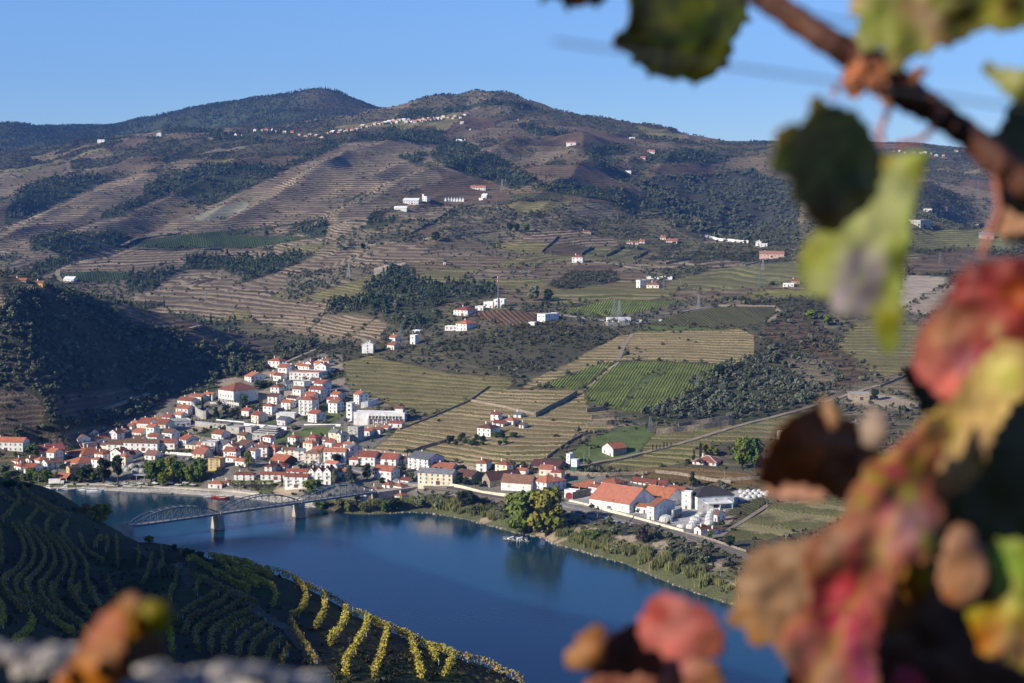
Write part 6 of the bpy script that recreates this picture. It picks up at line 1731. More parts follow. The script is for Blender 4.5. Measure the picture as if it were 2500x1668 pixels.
SZ=dict(olive=(.75,1.35),pine=(.45,1.0),round=(.6,1.35),bush=(.6,1.7),reed=(.8,1.5))
PLANTS={k:[] for k in SZ}
def scatter(X,Y,Z,C,PX,VIS,ymax):
    dx=np.zeros_like(X);area=np.zeros_like(X)
    area[:-1,:-1]=np.abs((X[:-1,1:]-X[:-1,:-1])*(Y[1:,:-1]-Y[:-1,:-1]))
    V=VIS.copy();V[:-1] |= VIS[1:];V[1:] |= VIS[:-1]
    ok=V & (PX>-60) & (PX<2560) & (Z>1.5) & (Y<ymax)
    seen=set();OD=COVERN.index('olivd');edge=np.zeros_like(C,bool)
    edge[:,1:] |= C[:,1:] != C[:,:-1];edge[1:] |= C[1:] != C[:-1]
    clump=vnoise(X,Y,45,201,3)*1.6+1
    clump=np.clip(clump,.15,2.2)
    for kind in SZ:
        dens=np.array([COVER[n][4].get(kind,0) for n in COVERN],float)[C]
        if kind=='bush':dens=dens+edge*130*(C != COVERN.index('town'))
        if kind=='olive':dens=dens+edge*38*(Y>1250)
        if kind=='reed':dens=dens*1.6*(Z<4.5)
        dens=dens*(clump if kind != 'olive' else .5+.5*clump)
        far=np.clip(Y/2600,.8,9)
        dens=dens/far**(1.0 if kind=='bush' else .35)
        n=rng.poisson(np.where(ok,dens*area/1e4,0))
        jj,ii=np.nonzero(n[:-1,:-1])
        for j,i in zip(jj,ii):
            for _ in range(min(int(n[j,i]),4)):
                fx,fy=rng.random(),rng.random()
                x=X[j,i]*(1-fx)+X[j,i+1]*fx;y=Y[j,i]*(1-fy)+Y[j+1,i]*fy;x*=y/Y[j,i]
                z=(Z[j,i]*(1-fx)+Z[j,i+1]*fx)*(1-fy)+(Z[j+1,i]*(1-fx)+Z[j+1,i+1]*fx)*fy
                if kind=='olive' and C[j,i]==OD:
                    p_,q_=round((x*.87-y*.5)/5.6),round((x*.5+y*.87)/5.2)
                    if (p_,q_) in seen or (p_*7+q_*13) % 11==0:continue
                    seen.add((p_,q_));p2,q2=p_*5.6+rng.normal()*.4,q_*5.2+rng.normal()*.5
                    x,y=p2*.87+q2*.5,-p2*.5+q2*.87;z=main_z(x,y)
                if y<1800 and blocked(x,y,.8):continue
                a,b=SZ[kind];s=(a+(b-a)*rng.random()**1.4)*(1.3 if kind=='olive' and C[j,i]==OD else 1)
                if kind=='bush':s*=far[j,i]**.45
                PLANTS[kind].append((x,y,z-.05,s,rng.random()*6.28,C[j,i]))
scatter(MX,MY,MZt,MC,MPX,MVIS,4500)
nmain={k:len(v) for k,v in PLANTS.items()}
scatter(FX,FY,FZ,FC,FPX,FVIS,6600)
print('plants',nmain,{k:len(v) for k,v in PLANTS.items()})

WHERE=dict(scrub='in the brown scrub between the terraces',tan='on the tan vineyard terraces',tanr='on the reddish vineyard terraces',pale='on the pale terraces',red='on the red autumn vineyard',redrow='by the red-brown rows',
             forest='in the pine wood',darkf='on the wooded gorge side',spur='on the steep shaded hill left of the town',spurt='on the shaded terraces of the left hill',olive='in the scattered olive grove in mid-valley',
             olivd='in the dense olive grove right of the bright green vineyard',shrub='on the dark scrub hill above the town',green='by the dark green field',greenb='by the bright green vineyard',grass='on the grassy bank',
             yelg='by the yellow-green vineyard',yel='by the yellow vineyard',vter='along the walls of the brown and tan terraces',yelt='along the olive-brown vineyard terraces',darkt='among the dark terraces at the right',
             aut='in the autumn-coloured vineyard',dkrow='by the dark striped vineyard',dirt='beside the bare track',bare='beside the bare tan field',town='between the houses of the town',paved='beside the paved yard',garden='in the gardens between the houses of the town',ngrass='on the near slope',bank='on the green river bank',near='on the near slope')
NAMES=dict(olive=('olive_tree','olive tree','small grey-green olive tree'),pine=('pine_tree','pine tree','dark green pine'),round=('oak_tree','oak tree','rounded dull green oak'),bush=('shrub','shrub','low dull green shrub'))
for kind,L in PLANTS.items():
    if not L:continue
    L.sort(key=lambda p:p[1]/p[3] if kind != 'bush' else p[1]/p[3])
    near_,rest=(L[:300],L[300:]) if kind in NAMES else ([],L)
    if kind in NAMES:
        nm,cat,desc=NAMES[kind]
        for k,(x,y,z,s,r,c) in enumerate(near_):
            o=link(nm,PROTO[kind][k % len(PROTO[kind])],None,(x,y,z),r,s)
            w=WHERE[COVERN[c]];tag(o,desc+' '+w,cat,cat+'s '+w)
    if rest:
        P=np.array([(p[0],p[1],p[2]) for p in rest])
        gn_scatter({'olive':'olive_trees','pine':'pine_wood','round':'oak_wood','bush':'shrubs','reed':'reeds'}[kind],P,[p[3] for p in rest],[p[4] for p in rest],PROTO[kind],None)
# ------------------------------------------------------------------ the truss bridge
M_STEEL=simple_mat('blue_grey_bridge_paint',(.17,.205,.25),.55,.12,.5,metal=.2)
M_DECK=simple_mat('bridge_deck',(.26,.26,.26),.85,.1,.5)
def bridge():
    P1=Vector(on_level(532,1291,0));P2=Vector(on_level(730,1262,0));d=P2-P1;L=d.length;d.normalize()
    ang=math.atan2(d.y,d.x);n=Vector((-d.y,d.x,0));W=6.4;zd=9.6;rise=6.9;NP_=12
    root=bpy.data.objects.new('truss_bridge',None);COL.objects.link(root);root.location=P1;root.rotation_euler=(0,0,ang)
    tag(root,'blue-grey iron road bridge of three bowstring truss spans on stone piers','bridge')
    for s in (-1,0,1):
        sp=bpy.data.objects.new('truss_span',None);COL.objects.link(sp);sp.parent=root;sp.location=(s*L,0,0)
        m=MB();m.box(.6,L-.6,-W/2+.2,W/2-.2,zd-.25,zd);link('deck',m.mesh('deck',[M_DECK]),sp)
        for y in (-W/2,W/2):
            m=MB();m.box(.4,L-.4,y-.22,y+.22,zd-.95,zd+.12);link('bottom_chord',m.mesh('bottom_chord',[M_STEEL]),sp)
            top=[]
            for i in range(NP_+1):
                t=i/NP_;top.append(Vector((.4+(L-.8)*t,y,zd+.4+rise*(4*t*(1-t))**.85)))
            m=MB()
            for a,b in zip(top[:-1],top[1:]):m.bar(a,b,.42,.48)
            link('top_chord',m.mesh('top_chord',[M_STEEL]),sp)
            for i in range(1,NP_):
                m=MB();m.bar((top[i].x,y,zd),top[i],.26);link('vertical_post',m.mesh('vertical_post',[M_STEEL]),sp)
            for i in range(1,NP_-1):
                for a,b in ((Vector((top[i].x,y,zd+.1)),top[i+1]),(top[i],Vector((top[i+1].x,y,zd+.1)))):
                    m=MB();m.bar(a,b,.14);link('diagonal_brace',m.mesh('diagonal_brace',[M_STEEL]),sp)
            m=MB();m.box(.6,L-.6,y*.92-.03,y*.92+.03,zd+1.0,zd+1.08);m.box(.6,L-.6,y*.92-.03,y*.92+.03,zd+.5,zd+.55);link('railing',m.mesh('railing',[M_STEEL]),sp)
        for i in range(3,NP_-2):
            t=i/NP_;z=zd+.4+rise*(4*t*(1-t))**.85;x=.4+(L-.8)*t
            m=MB();m.bar((x,-W/2+.2,z),(x,W/2-.2,z),.2);link('cross_strut',m.mesh('cross_strut',[M_STEEL]),sp)
            if i<NP_-3:
                t2=(i+1)/NP_;z2=zd+.4+rise*(4*t2*(1-t2))**.85;x2=.4+(L-.8)*t2
                for sy in (-1,1):
                    m=MB();m.bar((x,-sy*(W/2-.25),z),(x2,sy*(W/2-.25),z2),.1);link('wind_brace',m.mesh('wind_brace',[M_STEEL]),sp)
    for x in (0,L):
        m=MB();a,b,c,e=1.6,2.5,3.9,4.7;zt=zd-1.6
        vs=[(-b,-e,-3),(b,-e,-3),(b,e,-3),(-b,e,-3),(-a,-c,zt),(a,-c,zt),(a,c,zt),(-a,c,zt)]
        m.add(vs,[(0,3,2,1),(4,5,6,7),(0,1,5,4),(1,2,6,5),(2,3,7,6),(3,0,4,7)])
        p=link('pier',m.mesh('pier',[M_GRANITE]),root,(x,0,0))
        m=MB();m.box(-2.0,2.0,-4.3,4.3,zt+.003,zt+.62);link('pier_cap',m.mesh('pier_cap',[M_GRANITE]),p)
        for k in range(6):
            z0=-.6+k*1.35;t=(z0+3)/(zt+3);aa=b+(a-b)*t+.04;cc=e+(c-e)*t+.04
            m=MB();m.box(-aa,aa,-cc,cc,z0,z0+.12);link('stone_course',m.mesh('stone_course',[M_GRANITE]),p)
    m=MB();m.box(-L-26,-L-.3,-4.2,4.2,-6,zd-1.0);m.box(-L-26,-L-.3,-4.2,-3.8,zd-1.0,zd+1.0);m.box(-L-26,-L-.3,3.8,4.2,zd-1.0,zd+1.0);link('left_abutment',m.mesh('left_abutment',[M_GRANITE]),root)
    m=MB();m.box(2*L+.3,2*L+32,-4.0,4.0,-3,zd-.3);link('right_abutment',m.mesh('right_abutment',[M_GRANITE]),root)
bridge()

# ------------------------------------------------------------------ pylons, poles, mast
M_GALV=simple_mat('galvanised_steel',(.27,.28,.29),.5,.1,1.0,metal=.3);M_WOOD=simple_mat('grey_pole',(.40,.38,.34),.85,.15,1.0);M_RW=simple_mat('mast_red',(.42,.09,.07),.6,.1)
def pylon_mesh(h,w=2.6,arms=3,t=.14):
    m=MB();n=7
    def hw(z):return w*(1-z/h)**1.1+.35
    for sx in (-1,1):
        for sy in (-1,1):m.bar((sx*hw(0),sy*hw(0),-1),(sx*.35,sy*.35,h),t)
    for i in range(n):
        z0=h*i/n;z1=h*(i+1)/n;a,b=hw(z0),hw(z1)
        for sx,sy,ex,ey in ((-1,-1,1,-1),(1,-1,1,1),(1,1,-1,1),(-1,1,-1,-1)):
            m.bar((sx*a,sy*a,z0),(ex*b,ey*b,z1),t*.6);m.bar((ex*a,ey*a,z0),(sx*b,sy*b,z1),t*.6)
    return m.mesh('lattice',[M_GALV])
def arm_mesh(l=4.2,t=.12):
    m=MB();m.bar((-l,0,0),(l,0,0),t);m.bar((-l,0,0),(0,0,.9),t*.7);m.bar((l,0,0),(0,0,.9),t*.7)
    for x in (-l,l):m.bar((x,0,0),(x,0,-.9),.1)
    return m.mesh('crossarm',[M_GALV])
ARM=arm_mesh()
def pylon(crop,x,by,h,label,rz=.5,arms=3):
    g=ray_main(*cx(crop,x,by));hm=h/CROPS[crop][2]*g[1]/F
    r=bpy.data.objects.new('power_pylon',None);COL.objects.link(r);r.location=g;r.rotation_euler=(0,0,rz);tag(r,label,'pylon')
    link('lattice',pylon_mesh(hm,max(1.2,hm*.085)),r)
    for k in range(arms):link('crossarm',ARM,r,(0,0,hm*(.74+.1*k)),None,(.75+.1*(k==1))*min(1,hm/26))
for a in [('C',510,600,122,'lattice pylon on the olive slope left of the pine wood'),('C',1645,365,62,'small lattice pylon in the mid-valley vineyards'),('C',1570,500,70,'lattice pylon in the scrub above the telecom mast'),
          ('C',953,1172,105,'lattice pole beside the yellow-roofed house'),('C',940,1080,112,'lattice pole among the dark pines of the gully'),
          ('E',1863,670,135,'tall lattice pylon before the drooping green leaf'),('E',1888,535,100,'lattice pylon below the salmon pink house'),('E',1362,855,115,'lattice pylon at the track above the striped oval vineyard'),
          ('E',1080,700,95,'lattice pylon beside the brown-roofed house of the quinta'),('E',668,1020,240,'tallest lattice mast of the substation'),('E',712,945,160,'lattice mast of the substation behind the tallest one'),
          ('G',750,538,105,'lattice pylon on the grass above the barn'),('G',1050,262,95,'lattice pylon at the edge of the green vineyard'),('A',2225,1250,95,'lattice pylon at the left of the mid-valley olive grove'),('A',1313,1390,55,'lattice pylon beside the tan terraces on the left'),
          ('B',1248,516,50,'lattice pylon on the pale field in the upper valley'),('B',1112,692,70,'lattice pylon above the hillside estate, left one'),('B',1135,672,55,'lattice pylon above the hillside estate, right one'),('B',1325,365,70,'lattice pylon on the upper red hillside'),('B',1098,175,22,'tiny lattice pylon under the ridge top wood'),
          ('L3',1318,652,120,'lattice pylon on the far right slope beside the leaves'),('R',1555,375,75,'thin lattice pylon in the red field on the right'),('G',1975,385,60,'slim lattice pylon left of the stone house')]:
    pylon(*a,rz=.3+(a[1] % 7)*.15)
def pole(crop,x,by,h,label,grp,lamp=False):
    g=ray_main(*cx(crop,x,by));hm=min(max(h/CROPS[crop][2]*g[1]/F,5),14)
    r=bpy.data.objects.new('street_lamp' if lamp else 'utility_pole',None);COL.objects.link(r);r.location=g;r.rotation_euler=(0,0,(x % 5)*.4)
    tag(r,label,'street lamp' if lamp else 'utility pole',grp)
    m=MB();m.tube([(0,0,-.5),(0,0,hm)],[.15,.09],6);link('pole',m.mesh('pole',[M_GALV if lamp else M_WOOD]),r)
    m=MB()
    if lamp:m.bar((0,0,hm-.05),(1.3,0,hm+.15),.08);m.box(1.2,1.8,-.12,.12,hm+.1,hm+.22)
    else:m.bar((-.8,0,hm-.4),(.8,0,hm-.4),.12)
    link('lamp_arm' if lamp else 'crossbar',m.mesh('arm',[M_GALV]),r)
for crop,x,by,h,lab in [('K4',345,250,125,'utility pole left of the lone barn, the farther one'),('K4',296,332,122,'utility pole left of the lone barn, the nearer one'),('F',1415,420,34,'utility pole on the shaded terraces, first from the left'),('F',1427,458,32,'utility pole at the track on the shaded terraces'),
     ('F',1638,475,34,'utility pole on the shaded terraces, third from the left'),('F',1857,488,36,'utility pole on the shaded terraces, fourth from the left'),('F',2075,496,34,'utility pole on the shaded terraces, rightmost'),('F',1515,390,30,'utility pole on the crest of the shaded terraces'),
     ('C',1715,1480,50,'utility pole in the olive-brown vineyard'),('C',1825,1005,40,'utility pole before the dark scrub hill'),('C',1330,1090,40,'utility pole in front of the large orange-roofed villa'),('C',1140,1120,50,'utility pole beside the narrow white tower house'),
     ('E',1535,1535,60,'utility pole in the olive grove corner'),('E',405,990,70,'utility pole right of the ribbon-windowed house'),('E',580,990,70,'utility pole left of the substation'),('E',1213,655,40,'utility pole in the flat fields above the striped vineyard'),
     ('K4',1640,465,50,'utility pole below the low villa hedge'),('K4',2045,750,50,'utility pole at the vineyard wall right of the tanks'),('K4',1277,1035,80,'utility pole beside the railway near the domes'),('K3',2050,520,60,'utility pole on the green slope left of the barn'),
     ('K1',318,1135,110,'tall thin mast at the far left bank'),('K1',1457,1190,60,'mooring post at the quay right of the jetty'),('K1',1143,1185,40,'mooring post at the quay left of the jetty'),('R',1960,290,50,'utility pole at the far right behind the leaves'),('G',1198,1480,60,'utility pole on the river terrace at the right')]:
    pole(crop,x,by,h,lab,None)
for i,(crop,x,by) in enumerate([('K1',408,800),('K1',1860,890),('K2',655,605),('K2',1420,640),('K2',1300,960),('K2',1130,930),('K2',1450,560),('K4',288,760),('K4',465,800),('K3',1320,1040),('K1',145,840),('K2',1860,1090),('K4',950,905),('K4',1072,925),('K1',1640,880),('K2',1010,660)]):
    pole(crop,x,by,34,'thin grey street lamp beside the road or railway through the town','street lamps of the town',True)
# telecom mast
g=ray_main(*cx('C',1734,845));k=g[1]/F/CROPS['C'][2]
r=bpy.data.objects.new('telecom_mast',None);COL.objects.link(r);r.location=g;tag(r,'tall slim telecom mast, grey below and red and white on top','telecom mast')
m=MB();m.tube([(0,0,-1),(0,0,200*k)],[.75,.55],8);link('lower_tube',m.mesh('lower_tube',[simple_mat('mast_grey',(.16,.17,.19),.6)]),r)
m=MB();m.tube([(0,0,200*k+.01),(0,0,270*k)],[.6,.5],8);link('upper_tube',m.mesh('upper_tube',[M_RW]),r)
m=MB();m.tube([(0,0,270*k+.01),(0,0,300*k)],[.12,.06],6);link('top_rod',m.mesh('top_rod',[M_RW]),r)
for a in range(3):
    for z in (222,250):
        m=MB();m.box(.8,1.1,-.2,.2,-1.0,1.0);m.box(.45,.8,-.05,.05,-.1,.1);o=link('antenna_panel',m.mesh('antenna_panel',[RM['white']]),r,(0,0,z*k));o.rotation_euler=(0,0,a*2.09)
# substation
g0=ray_main(*cx('E',830,965))
sub=bpy.data.objects.new('substation',None);COL.objects.link(sub);sub.location=g0;sub.rotation_euler=(0,0,.12);tag(sub,'electric substation of grey gantries and white equipment boxes below the bright vineyard','substation')
sr=random.Random(8)
m=MB();m.box(-26,34,-9,14,-3,.15);link('yard_slab',m.mesh('yard_slab',[M_CONC]),sub)
for i in range(9):
    m=MB();x=-22+i*6.3;y=sr.uniform(-6,8);hh=sr.uniform(6,10)
    m.bar((x,y,0),(x,y,hh),.22);m.bar((x+4,y,0),(x+4,y,hh),.22);m.bar((x,y,hh-.3),(x+4,y,hh-.3),.22);link('gantry',m.mesh('gantry',[M_GALV]),sub)
for i in range(14):
    x,y=sr.uniform(-20,30),sr.uniform(-7,10);m=MB();m.box(x-1,x+1,y-.8,y+.8,.152,sr.uniform(1.8,3));link('equipment_box',m.mesh('equipment_box',[WM['white'] if i % 2 else M_GALV]),sub)
m=MB();m.box(-24,-2,4,10,.153,4.4);link('control_building',m.mesh('control_building',[WM['white']]),sub)

# ------------------------------------------------------------------ round wine tanks
M_DOME=simple_mat('whitewashed_concrete',(.62,.61,.58),.8,.24,.8,bump=.2);M_DOMEG=simple_mat('grey_weathered_concrete',(.44,.43,.38),.9,.2,.7,bump=.2)
def dome_mesh(mat):
    m=MB();n=20;rings=[(1,0),(1.0,.16),(.97,.34),(.88,.52),(.72,.68),(.52,.80),(.28,.88),(.06,.91)]
    base=0;vs=[]
    for r_,z in rings:
        for k in range(n):vs.append((r_*math.cos(6.2832*k/n),r_*math.sin(6.2832*k/n),z-(.6 if z==0 else 0)))
    fs=[]
    for i in range(len(rings)-1):
        for k in range(n):fs.append((i*n+k,i*n+(k+1) % n,(i+1)*n+(k+1) % n,(i+1)*n+k))
    fs.append(tuple((len(rings)-1)*n+k for k in range(n)))
    m.add(vs,fs);return m.mesh('tank_shell',[mat],True)
def rib_mesh(mat):
    m=MB();rings=[(1.01,0),(1.015,.18),(.985,.36),(.895,.54),(.735,.70),(.535,.82),(.29,.90)]
    for a,b in zip(rings[:-1],rings[1:]):m.bar((a[0],0,a[1]),(b[0],0,b[1]),.05,.05)
    return m.mesh('rib',[mat])
DW,DG,RW_,RG_=dome_mesh(M_DOME),dome_mesh(M_DOMEG),rib_mesh(M_DOME),rib_mesh(M_DOMEG)
CAPM=MB();CAPM.tube([(0,0,.86),(0,0,1.0)],.12,8);CAP=CAPM.mesh('cap',[M_DOME])
def dome(crop,x,by,wpx,label,group,grey=False,ribs=8):
    g=ray_main(*cx(crop,x,by));r_=wpx/CROPS[crop][2]*g[1]/F/2
    r=bpy.data.objects.new('wine_tank',None);COL.objects.link(r);r.location=(g[0],g[1]+r_*.8,main_z(g[0],g[1]+r_*.8));r.scale=(r_,r_,r_*.95);tag(r,label,'tank',group)
    FOOT.append((g[0],g[1]+r_,0,r_,r_));link('tank_shell',DG if grey else DW,r);link('cap',CAP,r)
    for k in range(ribs):o=link('rib',RG_ if grey else RW_,r);o.rotation_euler=(0,0,6.2832*k/ribs)
dome('K4',1088,880,135,'largest white ribbed round tank, alone at the corner of the winery',None,ribs=14)
for x,y,w in ((1215,930,62),(1240,938,72),(1330,945,110),(1345,905,90),(1355,868,86),(1395,838,74),(1420,815,62),(1380,880,70)):dome('K4',x,y,w,'white domed tank in the cluster right of the largest tank','domed tanks in the winery yard')
for x,y,w in ((1500,905,96),(1498,868,84),(1502,835,78),(1512,805,72),(1530,782,66),(1560,775,56),(1590,770,52)):dome('K4',x,y,w,'white domed tank in the column before the brown-roofed shed','domed tanks before the brown shed')
for i,(x,y) in enumerate([(1815,640),(1870,655),(1925,648),(1985,640),(2035,622),(1840,612),(1895,618),(1950,615),(2005,608),(1870,592),(1925,594),(1975,592),(1800,600),(2050,604)]):dome('K4',x,y,58 if y>620 else 48,'white domed tank in the farthest cluster, right of the black-roofed hall','domed tanks right of the black-roofed hall',ribs=6)
for i,(x,y,w) in enumerate([(1110,1030,80),(1165,1025,70),(1200,1035,55),(1040,1010,60),(1080,985,70),(1140,980,60),(1020,985,50)]):dome('K1',x,y,w,'old grey domed tank beside the riverside grove','grey domed tanks in the town',True)
dome('K1',612,1035,44,'single grey domed tank beside the yellow gabled house',None,True)
# flat canopy before the domes
g=ray_main(*cx('K1',1135,1075));r=bpy.data.objects.new('concrete_canopy',None);COL.objects.link(r);r.location=g;r.rotation_euler=(0,0,-.3);tag(r,'low flat concrete canopy on posts before the grey domes','canopy')
m=MB();m.box(-7,7,-3,3,3.2,3.6);link('slab',m.mesh('slab',[RM['conc']]),r)
for x in (-6,0,6):
    for y in (-2.5,2.5):m=MB();m.box(x-.2,x+.2,y-.2,y+.2,-1.5,3.2);link('post',m.mesh('post',[M_CONC]),r)
# steel vats beside the winery block
for i in range(4):
    g=ray_main(*cx('K4',1150+i*22,850-i*8));m=MB();m.tube([(0,0,-.5),(0,0,5.2),(0,0,5.8)],[1.15,1.15,.35],14);o=link('steel_vat',m.mesh('steel_vat',[M_GALV],True),None,g)
    tag(o,'upright steel vat beside the slit-windowed winery block','vat','steel vats beside the winery block')
# dark crane-like derrick on the bank
g=ray_main(*cx('K4',685,1000));r=bpy.data.objects.new('conveyor_crane',None);COL.objects.link(r);r.location=g;tag(r,'black conveyor crane leaning over the bank below the winery','crane');k=g[1]/F/CROPS['K4'][2]
m=MB();m.box(-1.6,1.6,-1.4,1.4,0,3.2);link('cabin',m.mesh('cabin',[M_IRON]),r)
m=MB();m.bar((-.4,.4,3),(24*k*4,3,178*k),.3);m.bar((.5,-.4,3),(24*k*4,2.6,170*k),.2);link('boom',m.mesh('boom',[M_IRON]),r)
m=MB();m.bar((24*k*4,3,178*k),(70*k*4,5,206*k),.16);link('jib',m.mesh('jib',[M_IRON]),r)
m=MB();m.box(-2,2,-1.8,1.8,-.6,0);link('base',m.mesh('base',[M_IRON]),r)

# ------------------------------------------------------------------ boats, jetties, cars
def boat(px,py,L,B,col,label,rz,cabin=True,cat='boat',group=None):
    p=on_level(px,py,0);r=bpy.data.objects.new('motor_boat' if cabin else 'rowing_boat',None);COL.objects.link(r);r.location=p;r.rotation_euler=(0,0,rz);tag(r,label,cat,group)
    mt=simple_mat('boat_paint',col,.4,.06,1.0)
    m=MB();st=[(-.5,.42,.8),(-.25,.5,.75),(.1,.5,.8),(.35,.34,.95),(.5,.02,1.15)];vs=[]
    for x,w,z in st:vs+=[(x*L,-w*B,z*B*.45),(x*L,-w*B*.6,-.25),(x*L,w*B*.6,-.25),(x*L,w*B,z*B*.45)]
    fs=[(0,3,2,1)]
    for i in range(4):
        a=4*i;b=a+4;fs+=[(a,b,b+3,a+3),(a,a+1,b+1,b),(a+1,a+2,b+2,b+1),(a+2,a+3,b+3,b+2)]
    m.add(vs,fs);link('hull',m.mesh('hull',[mt]),r)
    if cabin:
        h0=.75*B*.45
        m=MB();m.box(-.28*L,.15*L,-.34*B,.34*B,h0-.1,h0+1.3);link('cabin',m.mesh('cabin',[WM['white']]),r)
        m=MB();m.box(-.27*L,.155*L,-.345*B,.345*B,h0+.55,h0+1.0);link('cabin_window',m.mesh('cabin_window',[M_PANE]),r)
        m=MB();m.box(-.3*L,.1*L,-.38*B,.38*B,h0+1.303,h0+1.4);m.bar((-.1*L,0,h0+1.4),(-.1*L,0,h0+2.6),.07);link('roof',m.mesh('roof',[WM['white']]),r)
W_=(.78,.78,.76)
boat(233,1202,11.5,3.8,W_,'white cabin cruiser moored off the quay at the left',.02)
boat(512,1215,8,2.8,(.5,.52,.55),'grey and white boat left of the red boats at the quay',.1)
boat(530,1216,8,2.8,(.5,.05,.03),'red boat at the quay, left one of two',.1,False);boat(545,1218,8.5,2.8,(.55,.07,.03),'red cabin boat at the quay, right one of two',.15)
boat(560,1213,6,2.2,W_,'small white boat right of the red boats',.1,False);boat(503,1210,6,2.2,W_,'small white boat behind the grey boat at the quay',.1,False)
for i,(px,py) in enumerate([(120,1193),(135,1195),(150,1195),(162,1193),(176,1197),(192,1195),(205,1198),(128,1188),(143,1189)]):
    boat(px,py,6,2.2,[W_,(.25,.25,.28),(.6,.6,.58)][i % 3],'small boat moored at the far left end of the quay',.3*(i % 3),i % 3==0,group='small boats at the left end of the quay')
def jetty(x0,y0,x1,y1,w,label,posts=4,z=.45):
    a=Vector(on_level(x0,y0,0));b=Vector(on_level(x1,y1,0));d=b-a;r=bpy.data.objects.new('jetty',None);COL.objects.link(r);r.location=a;r.rotation_euler=(0,0,math.atan2(d.y,d.x));tag(r,label,'jetty');L=d.length
    m=MB();m.box(0,L,-w/2,w/2,z-.25,z);link('deck',m.mesh('deck',[M_CONC]),r)
    for i in range(posts):m=MB();x=L*(i+.5)/posts;m.tube([(x,w/2+.2,-1.5),(x,w/2+.2,2.2)],.14,6);link('mooring_post',m.mesh('mooring_post',[M_WOOD]),r)
    return r,L
jetty(366,1203,420,1206,4,'floating concrete jetty at the quay before the planes');jetty(694,1231,757,1242,1.6,'narrow footbridge jetty beside the second bridge pier',6)
jr,JL=jetty(1228,1318,1292,1323,1.4,'white marina pontoon below the great poplars',5)
for i in range(6):
    m=MB();m.box(-.35,.35,0,6.5,.22,.42);o=link('finger_pontoon',m.mesh('finger_pontoon',[RM['white']]),jr,(1.2+i*JL/6.2,.7,0));o.rotation_euler=(0,0,.5)
for i in range(5):boat(1236+i*11,1314+i*.6,5.2,1.9,W_ if i % 2 else (.12,.13,.16),'small boat berthed between the fingers of the marina pontoon',.9,False,group='boats at the marina pontoon')
m=MB();m.bar((0,0,0),(0,0,3.2),.25);m.bar((1.6,0,0),(1.6,0,3.2),.25);m.bar((0,0,3.2),(1.6,0,3.2),.25);tag(link('mooring_frame',m.mesh('mooring_frame',[RM['white']]),None,on_level(1262,1326,-.5)),'white mooring frame standing in the water at the marina pontoon','mooring frame')

CARC={}
def car_meshes(col):
    if col in CARC:return CARC[col]
    mt=simple_mat('car_paint',col,.3,.03,1.0,spec=.5)
    m=MB();pr=[(-2.1,.35),(-2.1,.85),(-1.9,.98),(1.0,.95),(2.0,.80),(2.1,.6),(2.1,.35)];n=len(pr)
    vs=[(x,-.85,z) for x,z in pr]+[(x,.85,z) for x,z in pr]
    m.add(vs,[tuple(range(n)),tuple(range(n,2*n))[::-1]]+[(i,n+i,n+(i+1) % n,(i+1) % n) for i in range(n)]);body=m.mesh('body',[mt])
    m=MB();vs=[(-1.7,-.78,.96),(.8,-.78,.96),(.3,-.62,1.45),(-1.3,-.62,1.45),(-1.7,.78,.96),(.8,.78,.96),(.3,.62,1.45),(-1.3,.62,1.45)]
    m.add(vs,[(0,1,2,3),(4,7,6,5),(0,3,7,4),(1,5,6,2)],1);m.add([vs[2],vs[6],vs[7],vs[3]],[(0,1,2,3)],0);cab=m.mesh('cabin',[mt,M_PANE])
    m=MB();m.tube([(0,-.12,.33),(0,.12,.33)],.33,10);wh=m.mesh('wheel',[M_IRON]);CARC[col]=(body,cab,wh);return CARC[col]
CCOL=[((.78,.78,.77),'white'),((.45,.46,.48),'silver'),((.05,.05,.06),'black'),((.30,.04,.03),'red'),((.10,.15,.28),'blue')]
def car(crop,x,y,rz,ci,where,grp):
    px,py=cx(crop,x,y);g=ray_main(px,py);col,nm=CCOL[ci];body,cab,wh=car_meshes(col)
    z=max(main_z(g[0]+dx,g[1]+dy) for dx in (-2,0,2) for dy in (-2,0,2))+.3
    r=bpy.data.objects.new('parked_car',None);COL.objects.link(r);r.location=(g[0],g[1],z);r.rotation_euler=(0,0,rz);tag(r,nm+' car '+where,'car',nm+' cars '+where if grp else None)
    link('body',body,r);link('cabin',cab,r)
    for wx in (-1.35,1.35):
        for wy in (-.75,.75):link('wheel',wh,r,(wx,wy,0))
cr=random.Random(12)
for i in range(9):car('K1',1480,648,.1,1,'on the parking place before the glazed pavilion',False) if i==0 else None
for i in range(22):car('K2',1070+i*19,945+(i % 3)*12+i*.8,cr.choice((.3,.3,1.8)),cr.choice((0,0,1,1,2,4)),'in the car park before the cream yellow-windowed house',True)
for i in range(10):car('K1',1520+i*22,915+(i % 2)*6,.2,cr.choice((0,0,1,2)),'along the railway yard behind the riverside grove',True)
for i in range(8):car('K2',1640+i*44,1010+i*14,.2,cr.choice((0,1,2,3)),'on the road below the two-storey red-roofed houses',True)
for i,(x,y) in enumerate([(660,775),(700,785),(545,765),(820,790)]):car('K4',x,y,-.25 if i<3 else .4,(0,0,1,2)[i],('at the front wall of the great winery hall' if i<2 else 'beside the narrow dark tree at the winery' if i==2 else 'at the winery entrance'),i<2)
for i in range(12):car('K1',900+i*62,1125+(i % 2)*14,cr.uniform(-.3,.3),cr.choice((0,0,1,2)),'on the quay road before the riverside trees',True)
